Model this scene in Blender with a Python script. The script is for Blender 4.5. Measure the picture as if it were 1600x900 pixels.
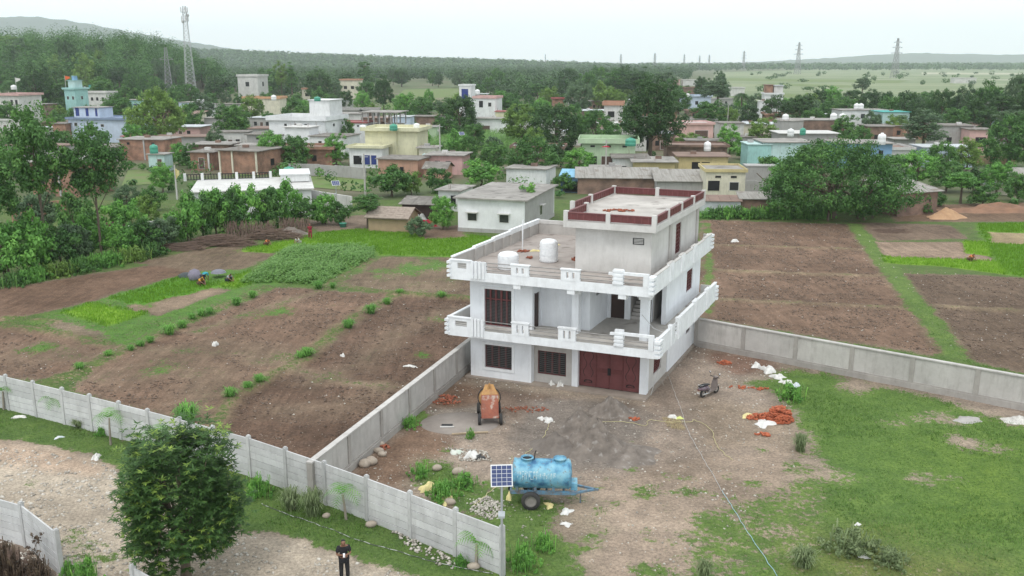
import bpy, bmesh, math, random
import numpy as np
from mathutils import Vector, Matrix
for o in list(bpy.data.objects): bpy.data.objects.remove(o)
SC = bpy.context.scene
COL = SC.collection
R = math.radians
# ------------------------------------------------------------------ camera, sky, sun, exposure
F, H, HY = 1420.0, 19.0, 97.0           # focal length in photo pixels, drone height (m), horizon row
PIT = math.atan((450 - HY) / F); SP, CP = math.sin(PIT), math.cos(PIT)
cam_d = bpy.data.cameras.new('camera'); cam = bpy.data.objects.new('camera', cam_d); COL.objects.link(cam)
cam_d.sensor_width = 36; cam_d.lens = 36 * F / 1600; cam_d.clip_start = .5; cam_d.clip_end = 30000
cam.location = (0, 0, H); cam.rotation_euler = (math.pi / 2 - PIT, 0, 0)
SC.camera = cam
SUN_EL, SUN_AZ = R(62), R(200)          # azimuth from +Y clockwise: behind the camera, a little left
w = bpy.data.worlds.new('World'); SC.world = w; w.use_nodes = True
nt = w.node_tree; nt.nodes.clear()
sky = nt.nodes.new('ShaderNodeTexSky'); sky.sky_type = 'NISHITA'; sky.sun_disc = False
sky.sun_elevation = SUN_EL; sky.sun_rotation = SUN_AZ; sky.dust_density = 4; sky.air_density = 1
mx = nt.nodes.new('ShaderNodeMix'); mx.data_type = 'RGBA'; mx.inputs[0].default_value = .88
mx.inputs[7].default_value = (9.0, 9.55, 9.75, 1)      # the even white cloud cover
bg = nt.nodes.new('ShaderNodeBackground'); bg.inputs[1].default_value = .140
wo = nt.nodes.new('ShaderNodeOutputWorld')
nt.links.new(sky.outputs[0], mx.inputs[6]); nt.links.new(mx.outputs[2], bg.inputs[0]); nt.links.new(bg.outputs[0], wo.inputs[0])
sl = bpy.data.lights.new('sun', 'SUN'); sl.energy = 1.15; sl.angle = R(18); sl.color = (1, .965, .92)
so = bpy.data.objects.new('sun', sl); COL.objects.link(so)
so.rotation_euler = Vector((-math.sin(SUN_AZ) * math.cos(SUN_EL), -math.cos(SUN_AZ) * math.cos(SUN_EL), -math.sin(SUN_EL))).to_track_quat('-Z', 'Y').to_euler()
SC.view_settings.view_transform = 'Standard'; SC.view_settings.look = 'None'
SC.view_settings.gamma = 1; SC.view_settings.exposure = 0.16
SC.render.engine = 'CYCLES'; SC.cycles.volume_bounces = 2; SC.cycles.max_bounces = 8; SC.render.resolution_x = 1024; SC.render.resolution_y = 576

# ------------------------------------------------------------------ helpers
def G(px, py, z=0.0):
    "photo pixel -> point of the place on the level z"
    u = (px - 800) / F; v = (450 - py) / F; t = (z - H) / (-SP + v * CP)
    return Vector((u * t, (CP + v * SP) * t, z))
def MPP(py):
    "metres per photo pixel for something standing on the ground at row py"
    p = G(800, py); return (p.y * CP + H * SP) / F
def hgt(py_base, py_top):
    Y = G(800, py_base).y; v = (450 - py_top) / F
    return H + Y * (-SP + v * CP) / (CP + v * SP)
rng = np.random.default_rng(7); random.seed(7)

MATS = {}
def mat(name, c1, c2=None, scale=1.5, rough=.9, bump=0., bscale=None, stretch=(1, 1, 1), spread=(.35, .65), metal=0, dirt=0., spec=.3, c3=None, s3=12., vary=0.):
    if name in MATS: return MATS[name]
    m = bpy.data.materials.new(name); m.use_nodes = True; n = m.node_tree; N = n.nodes; L = n.links
    b = N['Principled BSDF']; b.inputs['Roughness'].default_value = rough; b.inputs['Metallic'].default_value = metal
    b.inputs['Specular IOR Level'].default_value = spec
    c2 = c2 or tuple(x * .75 for x in c1)
    geo = N.new('ShaderNodeNewGeometry'); mp = N.new('ShaderNodeMapping'); mp.inputs['Scale'].default_value = stretch
    L.new(geo.outputs['Position'], mp.inputs[0])
    nz = N.new('ShaderNodeTexNoise'); nz.inputs['Scale'].default_value = scale; nz.inputs['Detail'].default_value = 6; nz.inputs['Roughness'].default_value = .65
    L.new(mp.outputs[0], nz.inputs['Vector'])
    rp = N.new('ShaderNodeValToRGB'); rp.color_ramp.elements[0].position = spread[0]; rp.color_ramp.elements[1].position = spread[1]
    rp.color_ramp.elements[0].color = (*c2, 1); rp.color_ramp.elements[1].color = (*c1, 1)
    L.new(nz.outputs[0], rp.inputs[0]); out = rp.outputs[0]
    if c3 is not None:
        n3 = N.new('ShaderNodeTexNoise'); n3.inputs['Scale'].default_value = s3; n3.inputs['Detail'].default_value = 3
        L.new(geo.outputs['Position'], n3.inputs['Vector'])
        r3 = N.new('ShaderNodeValToRGB'); r3.color_ramp.elements[0].position = .58; r3.color_ramp.elements[1].position = .7
        L.new(n3.outputs[0], r3.inputs[0])
        m3 = N.new('ShaderNodeMix'); m3.data_type = 'RGBA'; m3.inputs[7].default_value = (*c3, 1)
        L.new(r3.outputs[0], m3.inputs[0]); L.new(out, m3.inputs[6]); out = m3.outputs[2]
    if dirt > 0:       # rain streaks and grime: blotches drawn out downwards
        md = N.new('ShaderNodeMapping'); md.inputs['Scale'].default_value = (2.2, 2.2, .45); L.new(geo.outputs['Position'], md.inputs[0])
        nd = N.new('ShaderNodeTexNoise'); nd.inputs['Scale'].default_value = 1.3; nd.inputs['Detail'].default_value = 8; nd.inputs['Roughness'].default_value = .7
        L.new(md.outputs[0], nd.inputs['Vector'])
        rd = N.new('ShaderNodeValToRGB'); rd.color_ramp.elements[0].position = .5; rd.color_ramp.elements[1].position = .78
        rd.color_ramp.elements[1].color = (dirt, dirt, dirt, 1)
        L.new(nd.outputs[0], rd.inputs[0])
        m2 = N.new('ShaderNodeMix'); m2.data_type = 'RGBA'; m2.inputs[7].default_value = (.16, .14, .12, 1)
        L.new(rd.outputs[0], m2.inputs[0]); L.new(out, m2.inputs[6]); out = m2.outputs[2]
    if vary:           # each piece a little lighter or darker than its neighbours
        oi = N.new('ShaderNodeObjectInfo'); mr = N.new('ShaderNodeMapRange'); mr.inputs[3].default_value = 1 - vary; mr.inputs[4].default_value = 1 + vary * .5; L.new(oi.outputs['Random'], mr.inputs[0])
        mv = N.new('ShaderNodeMix'); mv.data_type = 'RGBA'; mv.blend_type = 'MULTIPLY'; mv.inputs[0].default_value = 1; L.new(out, mv.inputs[6]); L.new(mr.outputs[0], mv.inputs[7]); out = mv.outputs[2]
    L.new(out, b.inputs['Base Color'])
    if bump > 0:
        bp = N.new('ShaderNodeBump'); bp.inputs['Strength'].default_value = bump; bp.inputs['Distance'].default_value = .05
        nb = N.new('ShaderNodeTexNoise'); nb.inputs['Scale'].default_value = bscale or scale * 6; nb.inputs['Detail'].default_value = 5
        L.new(geo.outputs['Position'], nb.inputs['Vector']); L.new(nb.outputs[0], bp.inputs['Height']); L.new(bp.outputs[0], b.inputs['Normal'])
    MATS[name] = m; return m

def tag(o, label=None, cat=None, group=None, kind=None):
    for k, v in (('label', label), ('category', cat), ('group', group), ('kind', kind)):
        if v: o[k] = v
    return o
def empty(name, loc, rz=0, label=None, cat=None, group=None):
    o = bpy.data.objects.new(name, None); o.empty_display_size = .3; COL.objects.link(o)
    o.location = loc; o.rotation_euler = (0, 0, rz); tag(o, label, cat, group); return o
def link(name, me, m=None, parent=None, loc=None):
    o = bpy.data.objects.new(name, me); COL.objects.link(o)
    if m is not None and len(me.materials) == 0: me.materials.append(m)
    if parent is not None: o.parent = parent
    if loc is not None: o.location = loc
    return o
def copy_tree(o, parent=None):
    c = o.copy(); COL.objects.link(c); c.parent = parent
    for ch in o.children: copy_tree(ch, c)
    return c
ident = lambda x, y, z: (x, y, z)
class MB:
    "collects simple shapes; build() links them as one mesh"
    def __init__(s, tf=ident): s.v = []; s.f = []; s.tf = tf; s.sm = []; s.fix = False
    def add(s, vs, fs, smooth=False, ok=False):
        s.fix = s.fix or not ok
        k = len(s.v); s.v += [s.tf(*p) for p in vs]; s.f += [[i + k for i in q] for q in fs]; s.sm += [smooth] * len(fs); return s
    def box(s, x0, x1, y0, y1, z0, z1):
        return s.add([(x0, y0, z0), (x1, y0, z0), (x1, y1, z0), (x0, y1, z0), (x0, y0, z1), (x1, y0, z1), (x1, y1, z1), (x0, y1, z1)],
                     [(0, 3, 2, 1), (4, 5, 6, 7), (0, 1, 5, 4), (1, 2, 6, 5), (2, 3, 7, 6), (3, 0, 4, 7)], ok=True)
    def prism(s, poly, z0, z1):
        n = len(poly)
        return s.add([(x, y, z0) for x, y in poly] + [(x, y, z1) for x, y in poly],
                     [list(range(n))[::-1], list(range(n, 2 * n))] + [(i, (i + 1) % n, n + (i + 1) % n, n + i) for i in range(n)])
    def bar(s, a, b, w, h=None):
        "square bar from a to b"
        a = Vector(a); b = Vector(b); d = (b - a).normalized(); h = h or w
        up = Vector((0, 0, 1)) if abs(d.z) < .95 else Vector((0, 1, 0))
        x = d.cross(up).normalized() * w / 2; y = x.cross(d).normalized() * h / 2
        vs = [tuple(p + i * x + j * y) for p in (a, b) for i, j in ((-1, -1), (1, -1), (1, 1), (-1, 1))]
        return s.add(vs, [(0, 1, 2, 3), (7, 6, 5, 4), (0, 4, 5, 1), (1, 5, 6, 2), (2, 6, 7, 3), (3, 7, 4, 0)])
    def tube(s, pts, r, n=8, cap=True):
        pts = [Vector(p) for p in pts]; rs = r if isinstance(r, (list, tuple)) else [r] * len(pts)
        vs = []; fs = []; px = None
        for i, p in enumerate(pts):
            d = (pts[min(i + 1, len(pts) - 1)] - pts[max(i - 1, 0)]).normalized()
            if px is None: px = d.cross(Vector((0, 0, 1)) if abs(d.z) < .9 else Vector((1, 0, 0))).normalized()
            px = (px - d * px.dot(d)).normalized(); py = d.cross(px)
            vs += [tuple(p + (px * math.cos(2 * math.pi * k / n) + py * math.sin(2 * math.pi * k / n)) * rs[i]) for k in range(n)]
        for i in range(len(pts) - 1):
            fs += [(i * n + k, i * n + (k + 1) % n, (i + 1) * n + (k + 1) % n, (i + 1) * n + k) for k in range(n)]
        s.add(vs, fs, True)
        if cap: s.add(vs[:n], [tuple(range(n))[::-1]]); s.add(vs[-n:], [tuple(range(n))])
        return s
    def lathe(s, prof, c=(0, 0, 0), n=16, axis='z'):
        vs = []; fs = []
        for r, z in prof:
            for k in range(n):
                a = 2 * math.pi * k / n; q = (r * math.cos(a), r * math.sin(a), z)
                if axis == 'x': q = (q[2], q[0], q[1])
                if axis == 'y': q = (q[0], q[2], q[1])
                vs.append((c[0] + q[0], c[1] + q[1], c[2] + q[2]))
        for i in range(len(prof) - 1): fs += [(i * n + k, i * n + (k + 1) % n, (i + 1) * n + (k + 1) % n, (i + 1) * n + k) for k in range(n)]
        return s.add(vs, fs, True)
    def wall_y(s, x0, x1, y0, y1, z0, z1, holes=()):
        "wall along x with rectangular openings (xa, xb, za, zb)"
        xs = sorted({x0, x1, *[v for h in holes for v in h[:2]]}); zs = sorted({z0, z1, *[v for h in holes for v in h[2:]]})
        for a, b in zip(xs, xs[1:]):
            for c, d in zip(zs, zs[1:]):
                if not any(h[0] <= a and b <= h[1] and h[2] <= c and d <= h[3] for h in holes): s.box(a, b, y0, y1, c, d)
        return s
    def wall_x(s, y0, y1, x0, x1, z0, z1, holes=()):
        ys = sorted({y0, y1, *[v for h in holes for v in h[:2]]}); zs = sorted({z0, z1, *[v for h in holes for v in h[2:]]})
        for a, b in zip(ys, ys[1:]):
            for c, d in zip(zs, zs[1:]):
                if not any(h[0] <= a and b <= h[1] and h[2] <= c and d <= h[3] for h in holes): s.box(x0, x1, a, b, c, d)
        return s
    def build(s, name, m, parent=None, loc=None, auto=False):
        me = bpy.data.meshes.new(name); me.from_pydata(s.v, [], s.f); me.polygons.foreach_set('use_smooth', s.sm)
        if s.fix: bm = bmesh.new(); bm.from_mesh(me); bmesh.ops.recalc_face_normals(bm, faces=bm.faces); bm.to_mesh(me); bm.free()
        me.update(); return link(name, me, m, parent, loc)
def mesh_np(name, v, faces, attrs=None, smooth=False):
    "v (n,3); faces (m,k) all with the same corner count; attrs {name: (kind, array)}"
    v = np.asarray(v, np.float32); faces = np.asarray(faces, np.int32); k = faces.shape[1]
    me = bpy.data.meshes.new(name); me.vertices.add(len(v)); me.vertices.foreach_set('co', v.ravel())
    me.loops.add(faces.size); me.loops.foreach_set('vertex_index', faces.ravel())
    me.polygons.add(len(faces)); me.polygons.foreach_set('loop_start', np.arange(len(faces), dtype=np.int32) * k)
    me.polygons.foreach_set('loop_total', np.full(len(faces), k, np.int32))
    if smooth: me.polygons.foreach_set('use_smooth', np.ones(len(faces), bool))
    for an, (ty, arr) in (attrs or {}).items():
        a = me.attributes.new(an, ty, 'POINT')
        a.data.foreach_set('color' if ty == 'FLOAT_COLOR' else 'value', np.asarray(arr, np.float32).ravel())
    me.update(calc_edges=True); me.validate(); return me
def vnoise(x, y, s=1.0, seed=0):
    x = np.asarray(x) * s; y = np.asarray(y) * s; xi = np.floor(x).astype(np.int64); yi = np.floor(y).astype(np.int64)
    fx = x - xi; fy = y - yi; fx = fx * fx * (3 - 2 * fx); fy = fy * fy * (3 - 2 * fy)
    def h(a, b):
        n = (a * 374761393 + b * 668265263 + seed * 1442695041) & 0xffffffff
        n = ((n ^ (n >> 13)) * 1274126177) & 0xffffffff; n = n ^ (n >> 16); return (n & 0xffff) / 65535.0
    return (h(xi, yi) * (1 - fx) + h(xi + 1, yi) * fx) * (1 - fy) + (h(xi, yi + 1) * (1 - fx) + h(xi + 1, yi + 1) * fx) * fy
def fbm(x, y, s=1.0, seed=0, o=4):
    t = 0; a = .5
    for i in range(o): t = t + a * vnoise(x, y, s * 2 ** i, seed + i * 17); a *= .5
    return t / (1 - .5 ** o)
def sdist(poly, X, Y):
    "signed distance to polygon, positive inside"
    P = np.array(poly, float); n = len(P); d = np.full(X.shape, 1e9); ins = np.zeros(X.shape, bool)
    for i in range(n):
        ax, ay = P[i]; bx, by = P[(i + 1) % n]; ex, ey = bx - ax, by - ay
        t = np.clip(((X - ax) * ex + (Y - ay) * ey) / (ex * ex + ey * ey + 1e-12), 0, 1)
        d = np.minimum(d, np.hypot(X - ax - t * ex, Y - ay - t * ey))
        c = (ay > Y) != (by > Y)
        ins ^= c & (X < (bx - ax) * (Y - ay) / (by - ay + 1e-12) + ax)
    return np.where(ins, d, -d)
def pix(*p): return [tuple(G(x, y)[:2]) for x, y in p]
# ------------------------------------------------------------------ the ground near the house
def poly_m(poly, X, Y, soft=.4, wob=.5, seed=1):
    d = sdist(poly, X, Y) + (fbm(X, Y, .9, seed) - .5) * 2 * wob
    return np.clip(d / soft * .5 + .5, 0, 1)
ys = [24.0]
while ys[-1] < 128: ys.append(ys[-1] + .14 + max(0, ys[-1] - 34) * .0035)
xs = np.arange(-80, 80.01, .25); ys = np.array(ys)
GX, GY = np.meshgrid(xs, ys); nx, ny = len(xs), len(ys)
X = GX.ravel(); Y = GY.ravel()
SOIL = np.tile(np.array([.185, .142, .108]), (len(X), 1)); GR = np.full(len(X), .72); GC = np.tile(np.array([.088, .140, .046]), (len(X), 1)); ZZ = (fbm(X, Y, .5, 3) - .5) * .05
PL = np.zeros(len(X)); REG = np.zeros(len(X), int); REGN = [('grassland', None)]
def lay(pts, soil=None, g=None, gc=None, soft=.5, wob=.5, z=None, rough=0., name=None, world=False, seed=None, amt=1.0):
    global SOIL, GR, GC, ZZ
    poly = pts if world else pix(*pts); sd = seed if seed is not None else random.randint(1, 999)
    m = poly_m(poly, X, Y, soft, wob, sd) * amt
    if soil is not None: SOIL = SOIL * (1 - m[:, None]) + np.array(soil) * m[:, None]
    if g is not None: GR = GR * (1 - m) + g * m
    if gc is not None: GC = GC * (1 - m[:, None]) + np.array(gc) * m[:, None]
    if z is not None: ZZ = ZZ + z * m
    if rough: ZZ = ZZ * (1 - m) + m * (fbm(X, Y, 1.6, sd + 5) - .5) * rough
    if name:
        PL[m > .5] = 1.0 if name == 'field' else 0.0
        REGN.append((name, poly)); REG[m > .5] = len(REGN) - 1
def line(pts, wd, **k):
    "a strip of ground along a pixel polyline"
    P = [Vector(q) for q in pix(*pts)]; L = []; Rr = []
    for i, p in enumerate(P):
        d = (P[min(i + 1, len(P) - 1)] - P[max(i - 1, 0)]).normalized(); n = Vector((-d.y, d.x)) * wd / 2
        L.append(tuple(p + n)); Rr.append(tuple(p - n))
    lay(L + Rr[::-1], world=True, **k)
BR = (.150, .097, .069); BR2 = (.178, .119, .086); BR3 = (.134, .088, .064); BRG = (.165, .124, .088)
LAWN = (.108, .172, .052); BRIGHT = (.165, .300, .034); MID = (.090, .185, .044); DULL = (.090, .130, .045)
# left fields
lay([(-90, 474), (0, 452), (150, 428), (245, 414), (318, 424), (160, 466), (30, 497), (-90, 520)], BR, .06, DULL, rough=.14, name='field')
lay([(215, 410), (300, 392), (360, 384), (432, 397), (372, 422), (300, 424)], BRG, .22, DULL, rough=.12, name='field')
lay([(-90, 520), (0, 508), (60, 512), (188, 548), (128, 578), (60, 592), (0, 588), (-90, 575)], BR2, .16, DULL, rough=.14, name='field')
lay([(196, 548), (300, 500), (420, 448), (560, 458), (612, 460), (478, 556), (362, 617), (335, 672), (120, 610), (135, 582)], BR2, .13, DULL, rough=.12, name='field')
lay([(366, 622), (482, 560), (622, 462), (760, 470), (760, 522), (500, 725), (470, 735), (335, 676)], BR3, .05, DULL, rough=.16, name='field')
lay([(530, 447), (596, 402), (760, 403), (760, 466), (622, 458)], BRG, .26, (.085, .125, .04), rough=.12, name='field')
lay([(40, 503), (180, 458), (300, 424), (392, 420), (440, 445), (372, 478), (204, 545), (120, 528)], (.17, .14, .10), .72, MID, name='grassland')
lay([(200, 474), (330, 446), (352, 454), (250, 492), (215, 486)], (.25, .19, .14), .12, soft=.4)
lay([(80, 505), (130, 512), (190, 545), (100, 525)], (.19, .15, .11), .3)
lay([(96, 489), (140, 474), (226, 490), (168, 509)], (.14, .12, .06), 1, BRIGHT, soft=.3, wob=.15, name='paddy_field')
lay([(175, 466), (290, 431), (330, 440), (358, 446), (262, 468), (235, 480)], (.16, .12, .08), .82, (.095, .235, .03), wob=.9, soft=.6, name='paddy_field')
lay([(340, 444), (388, 424), (402, 432), (366, 452)], (.14, .12, .06), 1, BRIGHT, name='paddy_field')
lay([(374, 442), (452, 387), (588, 385), (586, 404), (500, 448), (440, 441)], (.13, .10, .06), .8, MID, name='grassland')
lay([(365, 392), (500, 364), (560, 357), (700, 363), (790, 374), (715, 402), (592, 399), (585, 386), (470, 386)], (.14, .12, .06), 1, (.125, .248, .038), soft=.4, wob=.2, name='paddy_field')
lay([(372, 394), (470, 372), (500, 380), (420, 396)], None, 1, BRIGHT, wob=.6)
for a in ([(0, 497), (90, 503), (60, 512)], [(0, 508), (110, 525), (204, 548)], [(188, 548), (125, 582), (60, 600)], [(540, 449), (625, 459), (760, 469)], [(622, 459), (560, 490), (478, 558), (370, 620), (330, 668)],
          [(204, 546), (300, 498), (420, 448)], [(610, 458), (680, 462), (740, 468)], [(585, 404), (520, 440), (500, 450)]):
    line(a, 1.1, soil=(.2, .16, .10), g=.62, gc=DULL, soft=.5, wob=.5, z=.14)
for a in ([(230, 545), (380, 552), (470, 560)], [(300, 520), (420, 480), (545, 440)], [(640, 400), (720, 420), (700, 450), (650, 455)], [(380, 560), (560, 600), (700, 610)]):
    line(a, .8, g=.62, gc=DULL, soft=.8, wob=.7, soil=(.20, .155, .11))
for a in ([(150, 590), (230, 565), (300, 562), (350, 580), (345, 610), (290, 640)], [(170, 600), (260, 580), (310, 590), (300, 620)], [(240, 555), (330, 535), (400, 540), (450, 555)], [(0, 560), (60, 540), (120, 545)], [(30, 575), (90, 555), (150, 560)], [(480, 600), (560, 570), (650, 500), (720, 480)], [(420, 640), (520, 640), (600, 610)], [(560, 450), (640, 425), (720, 412)], [(600, 450), (680, 440), (740, 430)], [(250, 400), (330, 400), (400, 398)]):
    line(a, 1.5, g=.60, gc=DULL, soft=1.5, wob=.9, soil=(.19, .145, .105), amt=.8)
for cx, cy, rx in ((440, 487, 26), (400, 492, 20), (520, 475, 10), (590, 425, 20), (680, 415, 26), (60, 545, 25), (385, 600, 8), (660, 555, 14), (640, 420, 35), (250, 575, 24), (690, 500, 10)):
    lay([(cx - rx, cy), (cx, cy - rx * .35), (cx + rx, cy), (cx, cy + rx * .35)], None, .75, MID, wob=1.0, soft=1.2)
# right fields
lay([(1098, 344), (1326, 351), (1378, 426), (1494, 560), (1086, 494)], BR2, .04, DULL, rough=.11, name='field')
lay([(1408, 428), (1620, 434), (1640, 590), (1508, 562)], (.135, .098, .072), .10, DULL, rough=.13, name='field')
lay([(1330, 348), (1480, 352), (1510, 372), (1370, 376)], (.17, .125, .095), .12, name='field')
for a in ([(1110, 383), (1220, 386), (1352, 390)], [(1110, 422), (1250, 428), (1388, 432)], [(1115, 468), (1250, 474), (1425, 482)], [(1445, 478), (1600, 486)]):
    line(a, .8, soil=(.23, .18, .12), g=.58, gc=DULL, soft=.6, wob=.4, z=.1)
line([(1334, 350), (1372, 400), (1412, 450), (1460, 510), (1498, 566)], 1.9, soil=(.17, .14, .09), g=.85, gc=LAWN, z=.12, name='grassland')
line([(1107, 348), (1108, 420), (1105, 495)], 1.0, g=.8, gc=LAWN)
lay([(1368, 378), (1505, 379), (1560, 412), (1385, 406)], (.28, .21, .16), .02, soft=.3, wob=.2, name='field')
lay([(1378, 401), (1470, 404), (1560, 408), (1580, 430), (1470, 416), (1385, 412)], (.14, .12, .06), 1, BRIGHT, soft=.3, wob=.2, name='paddy_field')
lay([(1503, 377), (1546, 379), (1552, 401), (1508, 396)], (.14, .12, .06), 1, BRIGHT, soft=.3, wob=.1, name='paddy_field')
lay([(1526, 350), (1640, 348), (1640, 440), (1575, 430), (1545, 390)], (.14, .12, .06), .95, (.11, .24, .03), name='paddy_field')
lay([(1540, 362), (1640, 366), (1640, 384), (1550, 380)], (.3, .24, .15), .35, soft=.4)
lay([(1390, 322), (1640, 316), (1640, 346), (1400, 346)], (.17, .115, .08), .06, name='field')
# the stony lane on the left and its verge
lay([(-80, 672), (0, 632), (190, 690), (370, 745), (570, 815), (785, 897), (800, 990), (-80, 990)], (.2, .16, .12), .88, (.092, .152, .046), name='grassland', wob=.1)
lay([(-80, 672), (0, 688), (90, 702), (165, 722), (215, 760), (380, 828), (470, 842), (530, 866), (640, 902), (720, 960), (640, 1000), (-80, 1000)], (.40, .345, .28), .06, wob=.7, name='lane')
lay([(-80, 672), (0, 690), (90, 705), (165, 730), (150, 742), (60, 732), (-80, 722)], (.40, .31, .24), .03, wob=.4)
for cx, cy, rx in ((120, 850, 45), (40, 760, 16), (45, 815, 14), (110, 830, 12), (90, 770, 8), (590, 880, 10), (460, 870, 8), (150, 870, 40)):
    lay([(cx - rx, cy), (cx, cy - rx * .3), (cx + rx, cy), (cx, cy + rx * .3)], None, .75, LAWN, wob=.9, soft=.9)
lay([(-80, 800), (0, 830), (92, 895), (92, 1000), (-80, 1000)], (.11, .075, .06), .15, (.07, .09, .04), wob=.3)
# the yard
lay([(515, 752), (737, 566), (1087, 526), (1600, 641), (1800, 685), (1800, 1000), (785, 1000), (785, 895)], (.275, .225, .185), .06, LAWN, soft=.3, wob=.1, rough=.07, name='yard')
lay([(545, 745), (700, 600), (740, 592), (790, 610), (775, 640), (715, 680), (690, 715), (660, 740), (620, 772)], (.175, .118, .085), .05, wob=.5)
lay([(745, 600), (900, 608), (1000, 625), (960, 650), (840, 650), (760, 650)], (.165, .122, .096), .02, wob=.6)
lay([(660, 640), (760, 632), (790, 655), (740, 690), (690, 680)], (.235, .205, .175), .02, wob=.5)
lay([(830, 628), (960, 620), (1010, 650), (1000, 735), (860, 735), (800, 690)], (.19, .165, .145), .02, wob=.8)
lay([(1095, 545), (1200, 560), (1230, 580), (1150, 585), (1100, 560)], (.20, .13, .10), .03, wob=.5)
lay([(1010, 620), (1090, 535), (1110, 545), (1050, 640), (900, 612)], (.27, .215, .175), .0, wob=.25)
lay([(730, 590), (1010, 612), (1012, 632), (900, 622), (730, 600)], (.30, .25, .20), .0, wob=.2)
lay([(900, 760), (1080, 720), (1250, 690), (1230, 760), (1050, 900), (940, 960), (900, 900)], (.30, .24, .19), .12, LAWN, wob=.8)
lay([(1080, 620), (1240, 640), (1260, 700), (1100, 700)], (.28, .225, .175), .04, wob=.6)
lay([(1170, 600), (1235, 575), (1330, 588), (1620, 665), (1800, 700), (1800, 1000), (1070, 1000), (1110, 900), (1170, 860), (1240, 790), (1270, 740), (1262, 700), (1245, 650), (1222, 615)], (.22, .19, .14), .92, (.106, .180, .050), wob=.9, soft=1.2)
lay([(1040, 860), (1080, 800), (1160, 765), (1280, 735), (1330, 800), (1240, 880), (1060, 930)], (.28, .225, .175), .62, LAWN, wob=1.4, soft=1.6, seed=77)
lay([(660, 715), (720, 735), (800, 760), (905, 765), (945, 800), (925, 850), (890, 930), (785, 930), (785, 860), (690, 790), (650, 760)], (.22, .19, .14), .80, (.105, .168, .052), wob=.9, soft=.9)
lay([(870, 775), (940, 800), (900, 850), (870, 830)], (.27, .22, .17), .25, wob=.8)
lay([(600, 665), (660, 640), (680, 648), (615, 680)], None, .85, LAWN, wob=.5)
for cx, cy, rx in ((1480, 655, 26), (1410, 662, 14), (1500, 690, 20), (1450, 745, 20), (1340, 605, 30), (1300, 740, 25), (1575, 655, 18), (1560, 700, 16)):
    lay([(cx - rx, cy), (cx, cy - rx * .28), (cx + rx, cy), (cx, cy + rx * .28)], (.30, .245, .195), .25, wob=.9, soft=1.2)
for cx, cy, rx in ((1080, 768, 16), (1050, 790, 10), (1100, 805, 12), (1030, 770, 10), (1195, 702, 14), (1230, 725, 20), (960, 800, 14), (930, 735, 6), (985, 690, 8), (700, 700, 14), (1060, 830, 10), (1130, 780, 14), (680, 735, 16), (1190, 600, 10), (840, 600 + 60, 5), (1040, 745, 12), (990, 830, 12), (1010, 880, 12)):
    lay([(cx - rx, cy), (cx, cy - rx * .3), (cx + rx, cy), (cx, cy + rx * .3)], None, .8, LAWN, wob=.7, soft=.7)
rp_ = random.Random(5)
for k in range(70):
    cx, cy = rp_.uniform(930, 1260), rp_.uniform(725, 900); rx = rp_.uniform(4, 15)
    if cx < 1250 - (900 - cy) * .0: lay([(cx - rx, cy), (cx, cy - rx * .3), (cx + rx, cy), (cx, cy + rx * .3)], None, rp_.uniform(.55, .85), LAWN, wob=.5, soft=.6)
lay([(1250, 900), (1290, 830), (1400, 840), (1560, 880), (1600, 960), (1250, 960)], (.3, .25, .18), .72, (.135, .165, .06), wob=1.2, soft=2)
lay([(1440, 700), (1600, 680), (1640, 800), (1500, 800)], None, None, (.115, .19, .042), wob=1.2, soft=3)
# behind the house and under the hedge
lay([(480, 345), (620, 330), (740, 372), (560, 358), (500, 362)], (.2, .155, .12), .25, wob=.5)
lay([(640, 360), (720, 352), (720, 372), (660, 374)], (.17, .12, .09), .2)
GR = np.clip(GR + (fbm(X, Y, .35, 91) - .5) * .25 * (GR > .02), 0, 1)
HF = fbm(X, Y, 2.4, 55, 3) - .5
ZZ = np.maximum(ZZ + HF * .03, -.04)

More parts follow.
